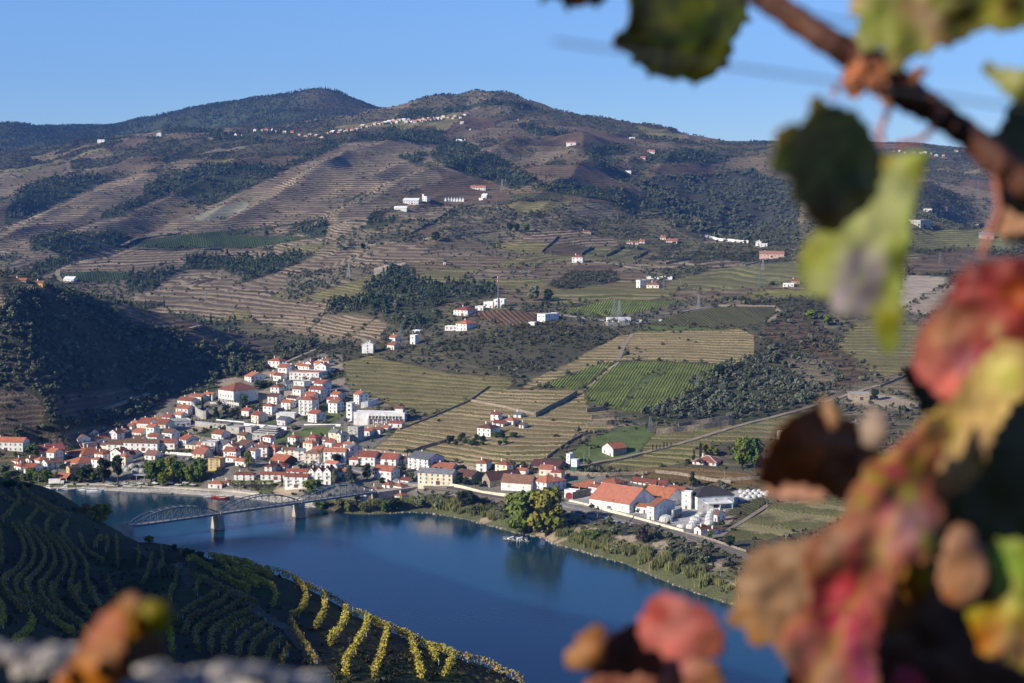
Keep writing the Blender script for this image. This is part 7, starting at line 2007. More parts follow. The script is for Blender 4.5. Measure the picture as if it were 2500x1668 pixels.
# white lorry at the shed
g=ray_main(*cx('K1',462,1118));r=bpy.data.objects.new('lorry',None);COL.objects.link(r);r.location=g;tag(r,'white box lorry parked below the open riverside shed','lorry')
m=MB();m.box(-5,3.2,-1.25,1.25,.9,3.9);link('box_body',m.mesh('box_body',[WM['white']]),r);m=MB();m.box(3.4,5.4,-1.15,1.15,.6,2.9);link('cab',m.mesh('cab',[WM['white']]),r)
for x in (-3.6,-2.4,4.3):
    for y in (-1.1,1.1):m=MB();m.tube([(x,y-.15,.45),(x,y+.15,.45)],.45,10);link('wheel',m.mesh('wheel',[M_IRON]),r)

# ------------------------------------------------------------------ vine rows on the near slope
M_VL=leaf_mat('vine_leaves_gold_sunlit',(.47,.37,.060),(.20,.18,.035),.06,.5);M_VD=leaf_mat('vine_leaves_olive_shaded',(.34,.25,.075),(.17,.145,.045),.1,.5)  # gold carries sunlight and olive shade in the colour of one vine foliage
POSTM=MB();POSTM.box(-.04,.04,-.04,.04,-.2,1.75);POST=POSTM.mesh('post',[M_WOOD]);STK=MB();STK.box(-.05,.05,-.05,.05,-.1,.85);STAKE=STK.mesh('vine_guard',[simple_mat('white_plastic_tube',(.75,.77,.82),.5,.02)])
def vine_row(crop,pts,label,group,mat,hgt=1.5,dens=30,wid=.22,post=True,seed=0):
    P=cpoly(crop,pts);q=[]
    for (x0,y0),(x1,y1) in zip(P[:-1],P[1:]):
        n=max(1,int(math.hypot(x1-x0,y1-y0)/5))
        for i in range(n):
            for dy in range(0,44,4):
                w=ray_near(x0+(x1-x0)*i/n,y0+(y1-y0)*i/n+dy)
                if w is not None:break
            if w is not None and (not q or (Vector(w)-q[-1]).length<45):q.append(Vector(w))
    if len(q)<3:return
    q=resample(smooth_path(q,4),1.0);r=random.Random(seed+77);V=[];Fc=[]
    for i in range(len(q)-1):
        c=q[i];gap=.35+.65*(vnoise(np.array([c.x]),np.array([c.y]),3.0,5)[0]>-.45)
        hh=hgt*(1+.25*vnoise(np.array([c.x]),np.array([c.y]),4.0,7)[0])
        d=q[i+1]-q[i]
        for k in range(int(dens*gap)):
            p=c+d*r.random()+Vector((r.gauss(0,wid),r.gauss(0,wid),0));p.z=near_z(c.x,c.y)+.35+(hh-.3)*r.random()**.8
            n_=Vector((r.gauss(0,1),r.gauss(0,1),r.gauss(0,1)+.3)).normalized();t=n_.orthogonal().normalized();b=n_.cross(t);s=r.uniform(.10,.22);i0=len(V)
            V+=[p-t*s,p-b*s*.8,p+t*s,p+b*s];Fc.append((i0,i0+1,i0+2,i0+3))
    m=MB();m.add(V,Fc)
    for c in q[::2]:m.bar((c.x,c.y,near_z(c.x,c.y)-.1),(c.x+.05,c.y,near_z(c.x,c.y)+.8),.06,None,1)
    root=bpy.data.objects.new('vine_row',None);COL.objects.link(root);root.location=(0,0,0);tag(root,label,'vine row',group)
    root.location=q[0]
    inv=-q[0]
    o=link('foliage',m.mesh('foliage',[mat,M_BARK]),root,inv);o['kind']='stuff'
    if post:
        for c in q[::6]:link('post',POST,root,(c.x-q[0].x,c.y-q[0].y,near_z(c.x,c.y)-q[0].z))
    for c in q[3::19]:
        if r.random()<.55:link('vine_guard',STAKE,root,(c.x-q[0].x+.4,c.y-q[0].y-.3,near_z(c.x,c.y)-q[0].z))
DL='dull vine row curving down the shaded left slope';DG_='vine rows on the shaded left slope'
def blend(a,b,n=14):
    def rs(p):
        L=[0]
        for q,w in zip(p[:-1],p[1:]):L.append(L[-1]+math.hypot(w[0]-q[0],w[1]-q[1]))
        return [(float(np.interp(t,L,[c[0] for c in p])),float(np.interp(t,L,[c[1] for c in p]))) for t in np.linspace(0,L[-1],n)]
    return [((u[0]+w[0])/2,(u[1]+w[1])/2) for u,w in zip(rs(a),rs(b))]
LR=[[(-20,500),(0,540),(10,600),(15,690),(0,760)],[(80,490),(130,560),(160,640),(155,700),(120,770),(60,810),(20,850),(15,900),(60,950),(130,1000),(200,1060)],
    [(165,480),(200,540),(255,600),(290,660),(285,730),(240,790),(190,830),(165,900),(200,960),(300,1020),(360,1060)],[(290,540),(350,600),(400,670),(425,740),(410,800),(360,850),(325,900),(330,960),(380,1020),(450,1080),(520,1140)],
    [(400,560),(470,640),(540,710),(560,780),(550,840),(590,920),(620,990),(660,1050)],[(510,560),(540,640),(600,690),(670,730)],[(245,380),(225,420),(180,460),(165,520)],[(600,630),(640,580),(650,540)],
    [(510,870),(480,930),(490,990),(540,1050),(580,1090)],[(740,560),(748,640),(750,760)],[(100,360),(60,410),(0,470)],[(330,430),(290,480),(300,540)],[(430,470),(400,520),(400,570)],[(680,560),(690,620),(670,680)],
    [(0,290),(60,330),(140,350)],[(120,330),(220,360),(300,420),(360,440)],[(690,830),(700,900),(740,960)],[(100,200),(200,300),(330,380),(470,440)],[(0,860),(40,930),(90,990),(150,1050)],[(30,210),(100,260),(130,330),(100,380)]]
LR+=[blend(LR[i],LR[i+1]) for i in (1,2,3)]
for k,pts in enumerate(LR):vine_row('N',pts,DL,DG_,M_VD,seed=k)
for k,(pts,lab) in enumerate([([(-10,980),(20,1040),(10,1120),(0,1160)],'sunlit vine row end at the left frame edge'),([(195,1070),(215,1110),(200,1160),(140,1210),(80,1250)],'short sunlit vine row just above the pale stones at the left'),
    ([(300,1070),(350,1110),(395,1140),(480,1200)],'short sunlit vine row right of the one above the pale stones'),([(520,1130),(545,1170),(580,1200)],'sunlit vine tuft beside the blurred orange leaf'),([(1070,1150),(1095,1220),(1100,1330)],'faintly lit vine row right of the blurred orange leaf')]):
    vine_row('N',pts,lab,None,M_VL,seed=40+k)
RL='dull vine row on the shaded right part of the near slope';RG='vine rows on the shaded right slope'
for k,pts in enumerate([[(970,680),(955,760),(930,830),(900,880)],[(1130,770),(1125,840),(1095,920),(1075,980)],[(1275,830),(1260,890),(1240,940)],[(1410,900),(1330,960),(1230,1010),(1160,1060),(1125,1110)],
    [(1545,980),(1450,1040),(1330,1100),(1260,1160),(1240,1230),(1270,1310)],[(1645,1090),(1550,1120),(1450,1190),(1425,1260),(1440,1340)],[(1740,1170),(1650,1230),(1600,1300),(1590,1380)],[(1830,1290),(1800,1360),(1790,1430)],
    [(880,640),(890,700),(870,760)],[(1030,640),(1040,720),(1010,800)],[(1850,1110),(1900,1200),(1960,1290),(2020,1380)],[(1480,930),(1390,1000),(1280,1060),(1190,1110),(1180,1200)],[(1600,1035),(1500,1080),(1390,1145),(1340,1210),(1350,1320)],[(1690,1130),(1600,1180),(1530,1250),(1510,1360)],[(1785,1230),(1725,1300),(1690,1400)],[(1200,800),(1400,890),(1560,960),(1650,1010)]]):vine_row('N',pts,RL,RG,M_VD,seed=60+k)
LITR=[('N',[(1150,660),(1250,720),(1380,800),(1500,870),(1600,920)]),('N',[(1350,665),(1500,750),(1640,850),(1740,890),(1765,950),(1740,1020)]),('N',[(1370,700),(1460,775),(1560,840),(1650,890)]),('N',[(1330,640),(1460,690),(1600,760),(1750,830)]),
        ('N',[(1550,715),(1700,780),(1850,825),(1930,880),(1960,950),(1930,1030),(1850,1100)]),('M',[(150,765),(260,795),(295,830),(312,900),(312,1000),(270,1080),(230,1160)]),
        ('M',[(290,800),(330,830),(420,885),(480,950),(487,1050),(450,1140),(370,1230),(340,1300)]),('M',[(540,950),(650,1000),(662,1080),(650,1160),(590,1250),(540,1340),(480,1420),(480,1540)]),
        ('M',[(660,1000),(750,1045),(822,1085),(830,1150),(800,1260),(780,1350),(730,1480),(710,1560)]),('M',[(830,1085),(900,1110),(970,1170),(1020,1240),(1050,1350),(1080,1460),(1110,1560)]),
        ('M',[(940,1140),(1090,1200),(1160,1270),(1190,1350),(1230,1430)]),('M',[(1190,1265),(1300,1305),(1352,1350),(1362,1420),(1310,1500),(1280,1560)])]
ORD='first second third fourth fifth sixth seventh eighth ninth tenth eleventh twelfth'.split()
for k,(crop,pts) in enumerate(LITR):vine_row(crop,pts,ORD[k]+' golden sunlit vine row from the left along the ridge above the river',None,M_VL,1.65,44,seed=90+k)
vine_row('M',[(1360,1350),(1480,1385),(1620,1425),(1700,1475),(1840,1550),(1950,1600)],'dark green vine row along the lowest right crest above the river',None,M_VD,1.6,34,seed=120)
vine_row('N',[(860,580),(950,580),(1050,590),(1120,640),(1140,700),(1150,770)],'dark vine row along the crest left of the golden rows',None,M_VD,1.6,34,seed=121)
# crest trees and shrubs of the near slope
for x,y,h,lab,kw in [(640,470,150,'orange autumn tree on the crest by the bridge abutment',dict(mat='yellow',wr=.55,cb=.05)),(545,400,66,'small pinkish bare tree on the near crest',dict(mat='rust',wr=.6,cb=.02)),
        (345,330,50,'grey olive bush on the near crest',dict(mat='olive',wr=.7,cb=.02)),(480,390,40,'smaller grey olive bush on the near crest',dict(mat='olive',wr=.7,cb=.02)),(950,590,50,'yellow-green bush on the crest right of the abutment',dict(mat='bright',wr=.8,cb=.02)),
        (1110,640,50,'dark pointed bush on the near crest',dict(mat='dark',wr=.4,cb=.02)),(1200,690,70,'dark shrub at the left end of the golden rows',dict(mat='dark',wr=.8,cb=.02)),(1270,700,60,'second dark shrub at the left end of the golden rows',dict(mat='dark',wr=.8,cb=.02)),(60,240,60,'dark shrub on the crest at the far left',dict(mat='dark',wr=.9,cb=.02)),(160,250,50,'dark bush on the left crest below the riverside trees',dict(mat='dark',wr=.9,cb=.02))]:
    px,py=cx('N',x,y);g=None
    for dy in range(0,40,2):
        g=ray_near(px,py+dy)
        if g is not None:break
    if g is not None:
        gg=g;hero('N',x,y,h,lab,raycast=lambda a,b,gg=gg:gg,**kw)
nr_=random.Random(2);P=[]
for i in range(2600):
    px=nr_.uniform(-30,1250);py=nr_.uniform(1170,1668);g=ray_near(px,py)
    if g is None:continue
    if vnoise(np.array([g[0]]),np.array([g[1]]),18,301)[0]<.05 and nr_.random()<.8:continue
    P.append((g[0],g[1],g[2]-.1))
gn_scatter('hill_shrubs',np.array(P),[nr_.uniform(.18,.5) for _ in P],[nr_.random()*6 for _ in P],PROTO['bush'],None)
# pale track down the near slope
def near_strip(pts,w,mat):
    q=[Vector(ray_near(*cx('N',x,y))) for x,y in pts if ray_near(*cx('N',x,y)) is not None];q=resample(smooth_path(q,1),4);m=MB();vs=[]
    for i,c in enumerate(q):
        d=q[min(i+1,len(q)-1)]-q[max(i-1,0)];d.z=0;d.normalize();s=Vector((-d.y,d.x,0))*w/2
        for e in (-1,1):p=c+s*e;vs.append((p.x,p.y,near_z(p.x,p.y)+.12))
    m.add(vs,[(2*i,2*i+2,2*i+3,2*i+1) for i in range(len(q)-1)]);tag(link('track',m.mesh('track',[mat])),kind='structure')
near_strip([(860,620),(1050,640),(1150,760),(1300,850),(1420,890),(1560,960),(1700,1040),(1850,1150),(1950,1270),(2060,1420)],2.4,simple_mat('track_earth',(.075,.068,.046),.95,.2,.5))
# ------------------------------------------------------------------ the grapevine close to the camera
from mathutils.geometry import delaunay_2d_cdt
def leaf_paint():
    m,nt,b=new_mat('autumn_leaf')
    N,Lk=nt.nodes,nt.links
    a=N.new('ShaderNodeAttribute');a.attribute_name='tint'
    nz=N.new('ShaderNodeTexNoise');nz.inputs['Scale'].default_value=60;nz.inputs['Detail'].default_value=5
    tc=N.new('ShaderNodeTexCoord');Lk.new(tc.outputs['Object'],nz.inputs['Vector'])
    mr=N.new('ShaderNodeMapRange');mr.inputs[1].default_value=.3;mr.inputs[2].default_value=.7;mr.inputs[3].default_value=.65;mr.inputs[4].default_value=1.25
    Lk.new(nz.outputs['Fac'],mr.inputs[0])
    cc=N.new('ShaderNodeCombineColor')
    for i in range(3):Lk.new(mr.outputs[0],cc.inputs[i])
    mx=N.new('ShaderNodeMix');mx.data_type='RGBA';mx.blend_type='MULTIPLY';mx.inputs[0].default_value=1
    Lk.new(a.outputs['Color'],mx.inputs[6]);Lk.new(cc.outputs[0],mx.inputs[7]);Lk.new(mx.outputs[2],b.inputs['Base Color'])
    b.inputs['Roughness'].default_value=.55;b.inputs['Specular IOR Level'].default_value=.3
    tr=N.new('ShaderNodeBsdfTranslucent');Lk.new(mx.outputs[2],tr.inputs[0]);ad=N.new('ShaderNodeMixShader');ad.inputs[0].default_value=.5
    Lk.new(b.outputs[0],ad.inputs[1]);Lk.new(tr.outputs[0],ad.inputs[2]);Lk.new(ad.outputs[0],nt.nodes['Material Output'].inputs['Surface'])
    return m
M_LEAF=leaf_paint()
def leaf(parent,crop,outline,d0,gx,gz,base,spots,bulge=.007,wr=.004,seed=0,label=None,fray=5,org=None,vein=None):
    """a vine leaf at d0 metres: traced edge, tilted by gx, gz (metres of depth per metre), bulged and wrinkled, half a millimetre thick"""
    P=cpoly(crop,outline);r=random.Random(seed);E=[]
    for (x0,y0),(x1,y1) in zip(P,P[1:]+P[:1]):
        L=math.hypot(x1-x0,y1-y0);n=max(1,int(L/10))
        for i in range(n):
            t=i/n;w=math.sin(t*math.pi)*fray;k_=(0,1,2,.4)[len(E) % 4]*w*1.1;nx_,ny_=(y1-y0)/(L+.01),-(x1-x0)/(L+.01)
            E.append((x0+(x1-x0)*t+nx_*k_+r.uniform(-w,w)*.6,y0+(y1-y0)*t+ny_*k_+r.uniform(-w,w)*.6))
    xs=[p[0] for p in E];ys=[p[1] for p in E];cxp=sum(xs)/len(xs);cyp=sum(ys)/len(ys);R0=max(max(xs)-min(xs),max(ys)-min(ys))/2
    gxs,gys=np.meshgrid(np.arange(min(xs)+5,max(xs),10.0),np.arange(min(ys)+5,max(ys),10.0));ins=inpoly(gxs,gys,E)
    pts=list(E)+[(float(a)+r.uniform(-3,3),float(b)+r.uniform(-3,3)) for a,b in zip(gxs[ins],gys[ins])]
    n=len(E);res=delaunay_2d_cdt([Vector(p) for p in pts],[],[list(range(n))],1,1e-4)
    V2,F2=res[0],res[2];V2=np.array([(v.x,v.y) for v in V2])
    m_px=d0/F;X=(V2[:,0]-cxp)*m_px;Z=-(V2[:,1]-cyp)*m_px;rr=np.hypot(V2[:,0]-cxp,V2[:,1]-cyp)/R0
    dep=d0+gx*X+gz*Z+bulge*(rr**2-.4)+vnoise(V2[:,0]+seed*91,V2[:,1],110,seed,2)*wr*1.5+vnoise(V2[:,0],V2[:,1]+seed*53,45,seed+5,2)*wr*.25
    top=[]
    for (x,y),D in zip(V2,dep):top.append(at(x,y,D))
    top=np.array(top);c=top.mean(0);k=len(top);bot=top+np.array([0,.0006,0])
    Fb=[tuple(f) for f in F2];Vv=np.concatenate([top,bot])-c
    faces=Fb+[tuple(i+k for i in f[::-1]) for f in Fb]
    ec={}
    for f in Fb:
        for a,b in zip(f,f[1:]+f[:1]):ec[(a,b)]=1
    for (a,b) in list(ec):
        if (b,a) not in ec:faces.append((b,a,a+k,b+k))
    me=mesh_from('leaf',Vv,faces,M_LEAF,smooth=True)
    col=np.tile(np.array(base,float),(k,1));col*=(1+.25*vnoise(V2[:,0],V2[:,1],60,seed+9,3))[:,None]
    for sx,sy,sr_,sc in spots:
        qx,qy=cx(crop,sx,sy);rad=sr_/CROPS[crop][2]
        w=np.clip(np.exp(-(np.hypot(V2[:,0]-qx,V2[:,1]-qy)/rad)**2*.9)*(1.15+.5*vnoise(V2[:,0],V2[:,1],30,seed+3,2)),0,1)[:,None]
        col=col*(1-w)+np.array(sc)*w
    if org is not None:
        ox,oy=cx(crop,*org);far_=max(math.hypot(x-ox,y-oy) for x,y in P);mid=math.atan2(cyp-oy,cxp-ox);vc=np.array(vein or tuple(min(1,c*1.25+.10) for c in base))
        for k2,(da,ln) in enumerate(((0,1),(.75,.85),(-.75,.85),(1.5,.6),(-1.5,.6))):
            a=mid+da;dx,dy=math.cos(a),math.sin(a);t=(V2[:,0]-ox)*dx+(V2[:,1]-oy)*dy;u=np.abs(-(V2[:,0]-ox)*dy+(V2[:,1]-oy)*dx+vnoise(V2[:,0],V2[:,1],60,3,2)*10)
            w=(np.clip(1.2-u/11,0,1)*(t>0)*(t<far_*ln))[:,None]*.5;col=col*(1-w)+vc*w
            for q in (.25,.45,.65):
                for sg in (-1,1):
                    bx,by=ox+dx*far_*ln*q,oy+dy*far_*ln*q;b2=a+sg*.75;ex,ey=math.cos(b2),math.sin(b2);t=(V2[:,0]-bx)*ex+(V2[:,1]-by)*ey;u=np.abs(-(V2[:,0]-bx)*ey+(V2[:,1]-by)*ex)
                    w=(np.clip(1.1-u/8,0,1)*(t>0)*(t<far_*.3))[:,None]*.4;col=col*(1-w)+vc*w
    lu=col.mean(1,keepdims=True);col=np.clip(lu+(col-lu)*1.25,.008,1)*.76
    col=np.concatenate([np.clip(col,0,1),np.ones((k,1))],1);col=np.concatenate([col,col])
    at_=me.attributes.new('tint','FLOAT_COLOR','POINT');at_.data.foreach_set('color',col.astype(np.float32).ravel())
    o=link('leaf',me,parent,tuple(c-np.array(parent.location)) if parent else tuple(c))
    if label:o['label']=label
    return o
def line_spots(x0,y0,x1,y1,r,col,n=9):return [(x0+(x1-x0)*i/(n-1),y0+(y1-y0)*i/(n-1),r,col) for i in range(n)]
DKG=(.20,.165,.035);YG=(.38,.38,.07);PALE=(.56,.58,.30);TAN=(.55,.32,.20);MAROON=(.12,.035,.025);ORG=(.50,.18,.06);LILAC=(.50,.42,.46);YEL=(.66,.58,.20)
vine=bpy.data.objects.new('grapevine',None);COL.objects.link(vine);vine.location=at(2150,300,.9);tag(vine,'blurred close grapevine shoot with green, red and tan autumn leaves on the right','grapevine')
VL=Vector(vine.location)
m=MB();cane=[(-120,-330),(100,-90),(280,20),(700,310),(1150,560),(1350,750),(1600,900),(1900,1110),(2150,1350),(2350,1500),(2600,1720)]
cw=[.0063,.0064,.0066,.0068,.0085,.0085,.0072,.0068,.007,.0075,.008];cp=[]
for i,(x,y) in enumerate(cane):cp.append(Vector(at(*cx('L2',x,y),.80+.01*math.sin(i*1.3)))-VL)
fp_=[];fw_=[]
for i in range(len(cp)-1):
    for k in range(6):
        t=k/6;fp_.append(cp[i].lerp(cp[i+1],t));fw_.append(cw[i]*(1-t)+cw[i+1]*t+.0006*math.sin(i*7+k*2.1))
m.tube(fp_,fw_,10)
M_CANE=simple_mat('vine_cane',(.10,.036,.020),.7,.3,40,col2=(.045,.017,.012),bump=.4);link('cane',m.mesh('cane',[M_CANE],True),vine)
rr_=random.Random(6)
for i in range(22):
    x,y=rr_.gauss(1110,130),rr_.gauss(690,50);p=Vector(at(*cx('L2',x,y),.785+rr_.uniform(-.012,.008)))-VL;q=p+Vector((rr_.uniform(-.012,.012),rr_.uniform(-.008,.004),rr_.uniform(-.014,.010)))
    m=MB();m.tube([p,p.lerp(q,.5)+Vector((0,-.002,.001)),q],[.0022,.0034,.0012],6);link('bark_peel',m.mesh('bark_peel',[simple_mat('peeling_bark',(.42,.15,.06),.8,.3,40)]) if i==0 else bpy.data.meshes['bark_peel'] if i % 4==0 else m.mesh('bark_peel',[bpy.data.materials['peeling_bark']]),vine)
M_PET=simple_mat('leaf_stalk',(.36,.12,.08),.6,.2,40)
for pts in ([(1270,840),(1220,950),(1160,1080),(1200,1180)],[(1620,930),(1600,1050),(1500,1150),(1300,1190)],[(900,700),(830,690),(790,740),(800,800)],[(1560,800),(1640,850),(1650,980)],[(2100,1350),(2150,1700),(2000,2100)]):
    m=MB();m.tube([Vector(at(*cx('L2',x,y),.79))-VL for x,y in pts],.0016,6);link('leaf_stalk',m.mesh('leaf_stalk',[M_PET]),vine)
for k,(x0,y0,x1,y1,d) in enumerate([(1350,100,2700,294,.62),(1640,-32,2110,64,.60)]):
    m=MB();m.tube([at(x0,y0,d),at((x0+x1)/2,(y0+y1)/2,d),at(x1,y1,d)],.0005,8);tag(link('trellis_wire',m.mesh('trellis_wire',[M_IRON])),('lower' if k==0 else 'upper')+' blurred steel trellis wire crossing the upper right sky','wire')
# leaves of the main shoot
leaf(vine,'L1',[(880,-160),(920,100),(910,200),(820,300),(760,390),(770,450),(880,500),(930,600),(1060,650),(1100,760),(1200,730),(1350,790),(1420,750),(1490,780),(1520,860),(1620,780),(1760,720),(1880,640),(1930,450),(1980,320),(2110,190),(2060,60),(2050,-160)],.95,1.3,-.2,DKG,
     line_spots(1280,150,1850,-20,90,(.62,.55,.10))+line_spots(1690,620,1990,120,62,(.52,.50,.08))+line_spots(1470,480,1600,150,55,(.42,.42,.07))+[(800,400,60,(.26,.13,.02)),(1130,740,60,(.36,.38,.05)),(1270,620,70,(.18,.15,.04)),(1300,60,90,(.34,.33,.09))],seed=1,org=(1900,-60),vein=(.55,.50,.10))
leaf(vine,'L1',[(30,-120),(60,10),(95,45),(130,10),(270,-10),(300,60),(340,120),(380,60),(460,70),(520,40),(620,90),(700,20),(760,-120)],.9,1.1,0,(.10,.05,.02),[(460,20,60,(.5,.2,.06))],seed=2)
leaf(vine,'L3',[(400,90),(430,75),(520,130),(620,150),(700,220),(760,330),(790,420),(770,560),(720,680),(600,760),(520,830),(430,790),(370,700),(300,620),(300,540),(220,500),(180,450),(210,370),(200,310),(260,240),(340,240),(390,180)],.70,1.1,.2,(.26,.20,.055),
     [(280,300,90,(.48,.30,.08)),(220,420,80,(.42,.42,.09)),(440,690,110,(.20,.09,.035)),(380,560,80,(.20,.13,.04)),(640,560,90,(.09,.08,.02))],seed=3,org=(700,200),vein=(.36,.36,.09))
leaf(vine,'L3',[(400,850),(560,740),(700,650),(790,500),(780,400),(870,400),(960,390),(1040,380),(1030,470),(980,620),(950,760),(930,900),(910,1000),(900,1150),(890,1350),(860,1470),(820,1490),(770,1400),(740,1280),(640,1280),(540,1270),(500,1170),(420,1180),(360,1100),(340,1000),(370,880)],.74,-.35,.1,(.30,.34,.085),
     line_spots(900,540,640,1000,75,PALE)+line_spots(700,1000,620,1230,85,LILAC)+[(430,1100,70,PALE),(820,1300,90,(.38,.36,.06)),(990,440,80,(.40,.40,.06)),(400,900,90,(.24,.24,.04)),(820,430,60,(.28,.22,.05)),(860,1100,60,(.36,.40,.12))],seed=4,org=(980,400))
leaf(vine,'L2',[(930,-120),(900,120),(1000,150),(980,250),(860,330),(850,430),(900,500),(1000,520),(1080,420),(1200,400),(1240,560),(1290,610),(1370,560),(1420,480),(1550,470),(1620,400),(1760,390),(1900,310),(2060,230),(2180,270),(2420,240),(2480,-120)],.78,-.2,.1,(.32,.33,.09),
     [(960,40,100,(.55,.38,.25)),(1450,40,110,TAN),(1600,200,130,(.50,.33,.25)),(1700,330,90,TAN),(960,430,80,(.55,.50,.28)),(1290,520,70,TAN),(1850,60,200,(.07,.06,.012)),(1830,250,110,(.10,.08,.02)),(2180,120,120,(.28,.24,.02)),(2250,30,90,(.10,.06,.02)),(1100,150,100,(.30,.36,.09))],seed=5,org=(1290,560))
leaf(vine,'L2',[(2000,540),(2050,500),(2140,560),(2350,570),(2450,560),(2450,880),(2260,830),(2150,700),(2050,620)],.74,-.3,0,(.44,.44,.16),[(2040,560,50,(.14,.14,.05)),(2280,640,70,(.60,.58,.30))],seed=6)
leaf(vine,'P',[(2390,340),(2440,318),(2472,250),(2540,246),(2540,600),(2450,540),(2436,450),(2405,385)],.82,1.2,0,(.12,.10,.018),[(2450,400,40,(.22,.10,.02))],seed=7)
leaf(vine,'P',[(2440,510),(2490,530),(2560,540),(2560,620),(2500,596),(2455,588),(2425,560)],.78,-.4,0,TAN,[],seed=8)
leaf(vine,'R',[(1640,540),(1690,430),(1800,380),(2000,350),(2250,340),(2250,800),(2000,1000),(1800,1150),(1700,1230),(1600,1270),(1500,1170),(1400,1080),(1400,950),(1430,830),(1500,720),(1560,620)],.72,-.35,.1,(.42,.10,.085),
     [(1760,620,75,(.04,.015,.01)),(1570,680,55,(.07,.03,.02)),(1680,790,120,(.45,.22,.13)),(1560,850,100,TAN),(1680,980,110,(.34,.16,.17)),(1880,960,70,(.48,.07,.14)),(1460,960,90,(.60,.24,.18)),(1600,1150,90,(.66,.22,.17)),(1850,520,70,(.62,.14,.12)),(1800,440,60,(.20,.03,.02)),(2050,560,90,(.45,.12,.03)),(1900,800,60,(.60,.36,.22)),(1700,560,40,(.62,.12,.12))],wr=.006,seed=9,org=(2150,450),vein=(.30,.05,.06))
leaf(vine,'L4',[(1490,-80),(1490,200),(1380,260),(1300,400),(1240,560),(1180,640),(1060,700),(1000,640),(1030,520),(940,420),(960,340),(1100,260),(1200,100),(1300,0),(1380,-80)],.715,-.3,.1,(.60,.42,.17),
     [(1100,560,130,(.50,.33,.20)),(1060,650,80,TAN),(1230,440,70,(.60,.40,.24)),(1200,230,60,(.62,.44,.20)),(1350,120,90,(.66,.62,.20)),(1050,400,60,YG)],seed=10,org=(1400,-20))
leaf(vine,'L4',[(200,640),(200,540),(260,430),(330,330),(420,290),(500,240),(560,260),(600,340),(660,330),(700,420),(790,410),(760,500),(700,560),(640,640),(590,720),(520,690),(350,650)],.80,1.25,-.3,(.24,.085,.035),[(430,500,90,(.30,.11,.04)),(540,600,110,(.12,.05,.02)),(640,470,90,(.14,.055,.03))],seed=11,org=(760,440),vein=(.34,.14,.06))
leaf(vine,'L4',[(215,640),(350,640),(520,680),(480,720),(380,700),(260,690)],.775,-.6,.4,(.55,.30,.20),[],bulge=.003,wr=.002,seed=12)  # this and the next two put lit edges of the brown leaf into colour
leaf(vine,'L4',[(490,230),(540,250),(575,330),(560,390),(530,380),(505,320)],.775,-.5,0,(.42,.25,.15),[],bulge=.003,wr=.002,seed=13)
leaf(vine,'L4',[(690,330),(740,280),(800,310),(800,400),(760,470),(700,460),(675,400)],.765,-.5,0,(.55,.42,.34),[],bulge=.004,wr=.003,seed=14)
leaf(vine,'L4',[(1080,290),(960,330),(830,460),(700,540),(620,680),(570,800),(430,885),(400,1000),(420,1120),(430,1200),(330,1280),(265,1400),(330,1500),(440,1660),(780,1660),(750,1420),(775,1290),(830,1180),(860,1020),(960,1020),(1060,940),(1075,760),(1010,650),(1050,520),(1110,400)],.70,-.12,.08,(.44,.15,.095),
     line_spots(790,515,930,545,30,(.46,.42,.08),4)+line_spots(720,600,900,670,26,(.45,.37,.07),5)+[(900,690,40,(.38,.42,.09)),(680,715,30,(.42,.42,.08)),(840,570,60,(.50,.13,.12)),(1000,400,70,(.52,.30,.16)),(920,440,70,(.50,.20,.13)),(790,770,60,(.46,.08,.14)),(900,830,110,(.46,.27,.29)),(980,590,60,(.07,.03,.02)),(1000,905,40,(.38,.40,.09)),
      (700,850,110,(.56,.26,.17)),(560,940,90,(.46,.28,.18)),(560,1030,80,(.42,.25,.16)),(690,1040,60,(.26,.035,.06)),(640,960,50,(.40,.06,.10)),(600,1150,110,(.40,.06,.075)),(760,980,60,(.58,.32,.22)),(790,1120,60,(.56,.22,.17)),(540,1260,100,(.44,.07,.10)),(410,1400,90,(.56,.24,.22)),
      (560,1390,50,(.56,.32,.17)),(520,1540,80,(.55,.32,.22)),(680,1400,80,(.50,.13,.20)),(330,1440,60,(.40,.26,.18)),(650,1290,60,(.44,.05,.10)),(700,1520,70,(.44,.12,.22))],wr=.006,seed=15,bulge=.002,org=(1060,320),vein=(.50,.40,.12))
leaf(vine,'L4',[(560,850),(430,880),(330,900),(200,920),(130,980),(100,1080),(80,1200),(35,1270),(50,1310),(120,1310),(150,1380),(190,1410),(240,1380),(300,1440),(380,1400),(480,1200),(560,1050),(600,930)],.715,-.15,.15,(.46,.28,.165),
     [(290,1000,60,(.30,.17,.09)),(360,1130,70,(.34,.22,.14)),(180,1150,80,(.60,.40,.26)),(130,1260,70,(.58,.34,.18)),(300,1280,60,(.26,.15,.09)),(180,1360,50,(.46,.24,.11)),(470,960,80,(.42,.27,.18))],wr=.006,seed=16,org=(600,880))
leaf(vine,'L4',[(1090,850),(1180,830),(1250,980),(1265,1080),(1200,1180),(1130,1210),(1060,1170),(1035,1060),(1070,940)],.66,-.3,.1,(.58,.34,.22),[(1150,1000,50,(.44,.24,.14)),(1090,1170,50,(.36,.16,.08))],seed=18)
leaf(vine,'L4',[(870,1010),(960,1020),(1040,950),(1050,1030),(980,1150),(900,1200),(870,1120)],.73,-.3,0,(.36,.16,.06),[(950,1060,60,(.40,.30,.06))],seed=19)
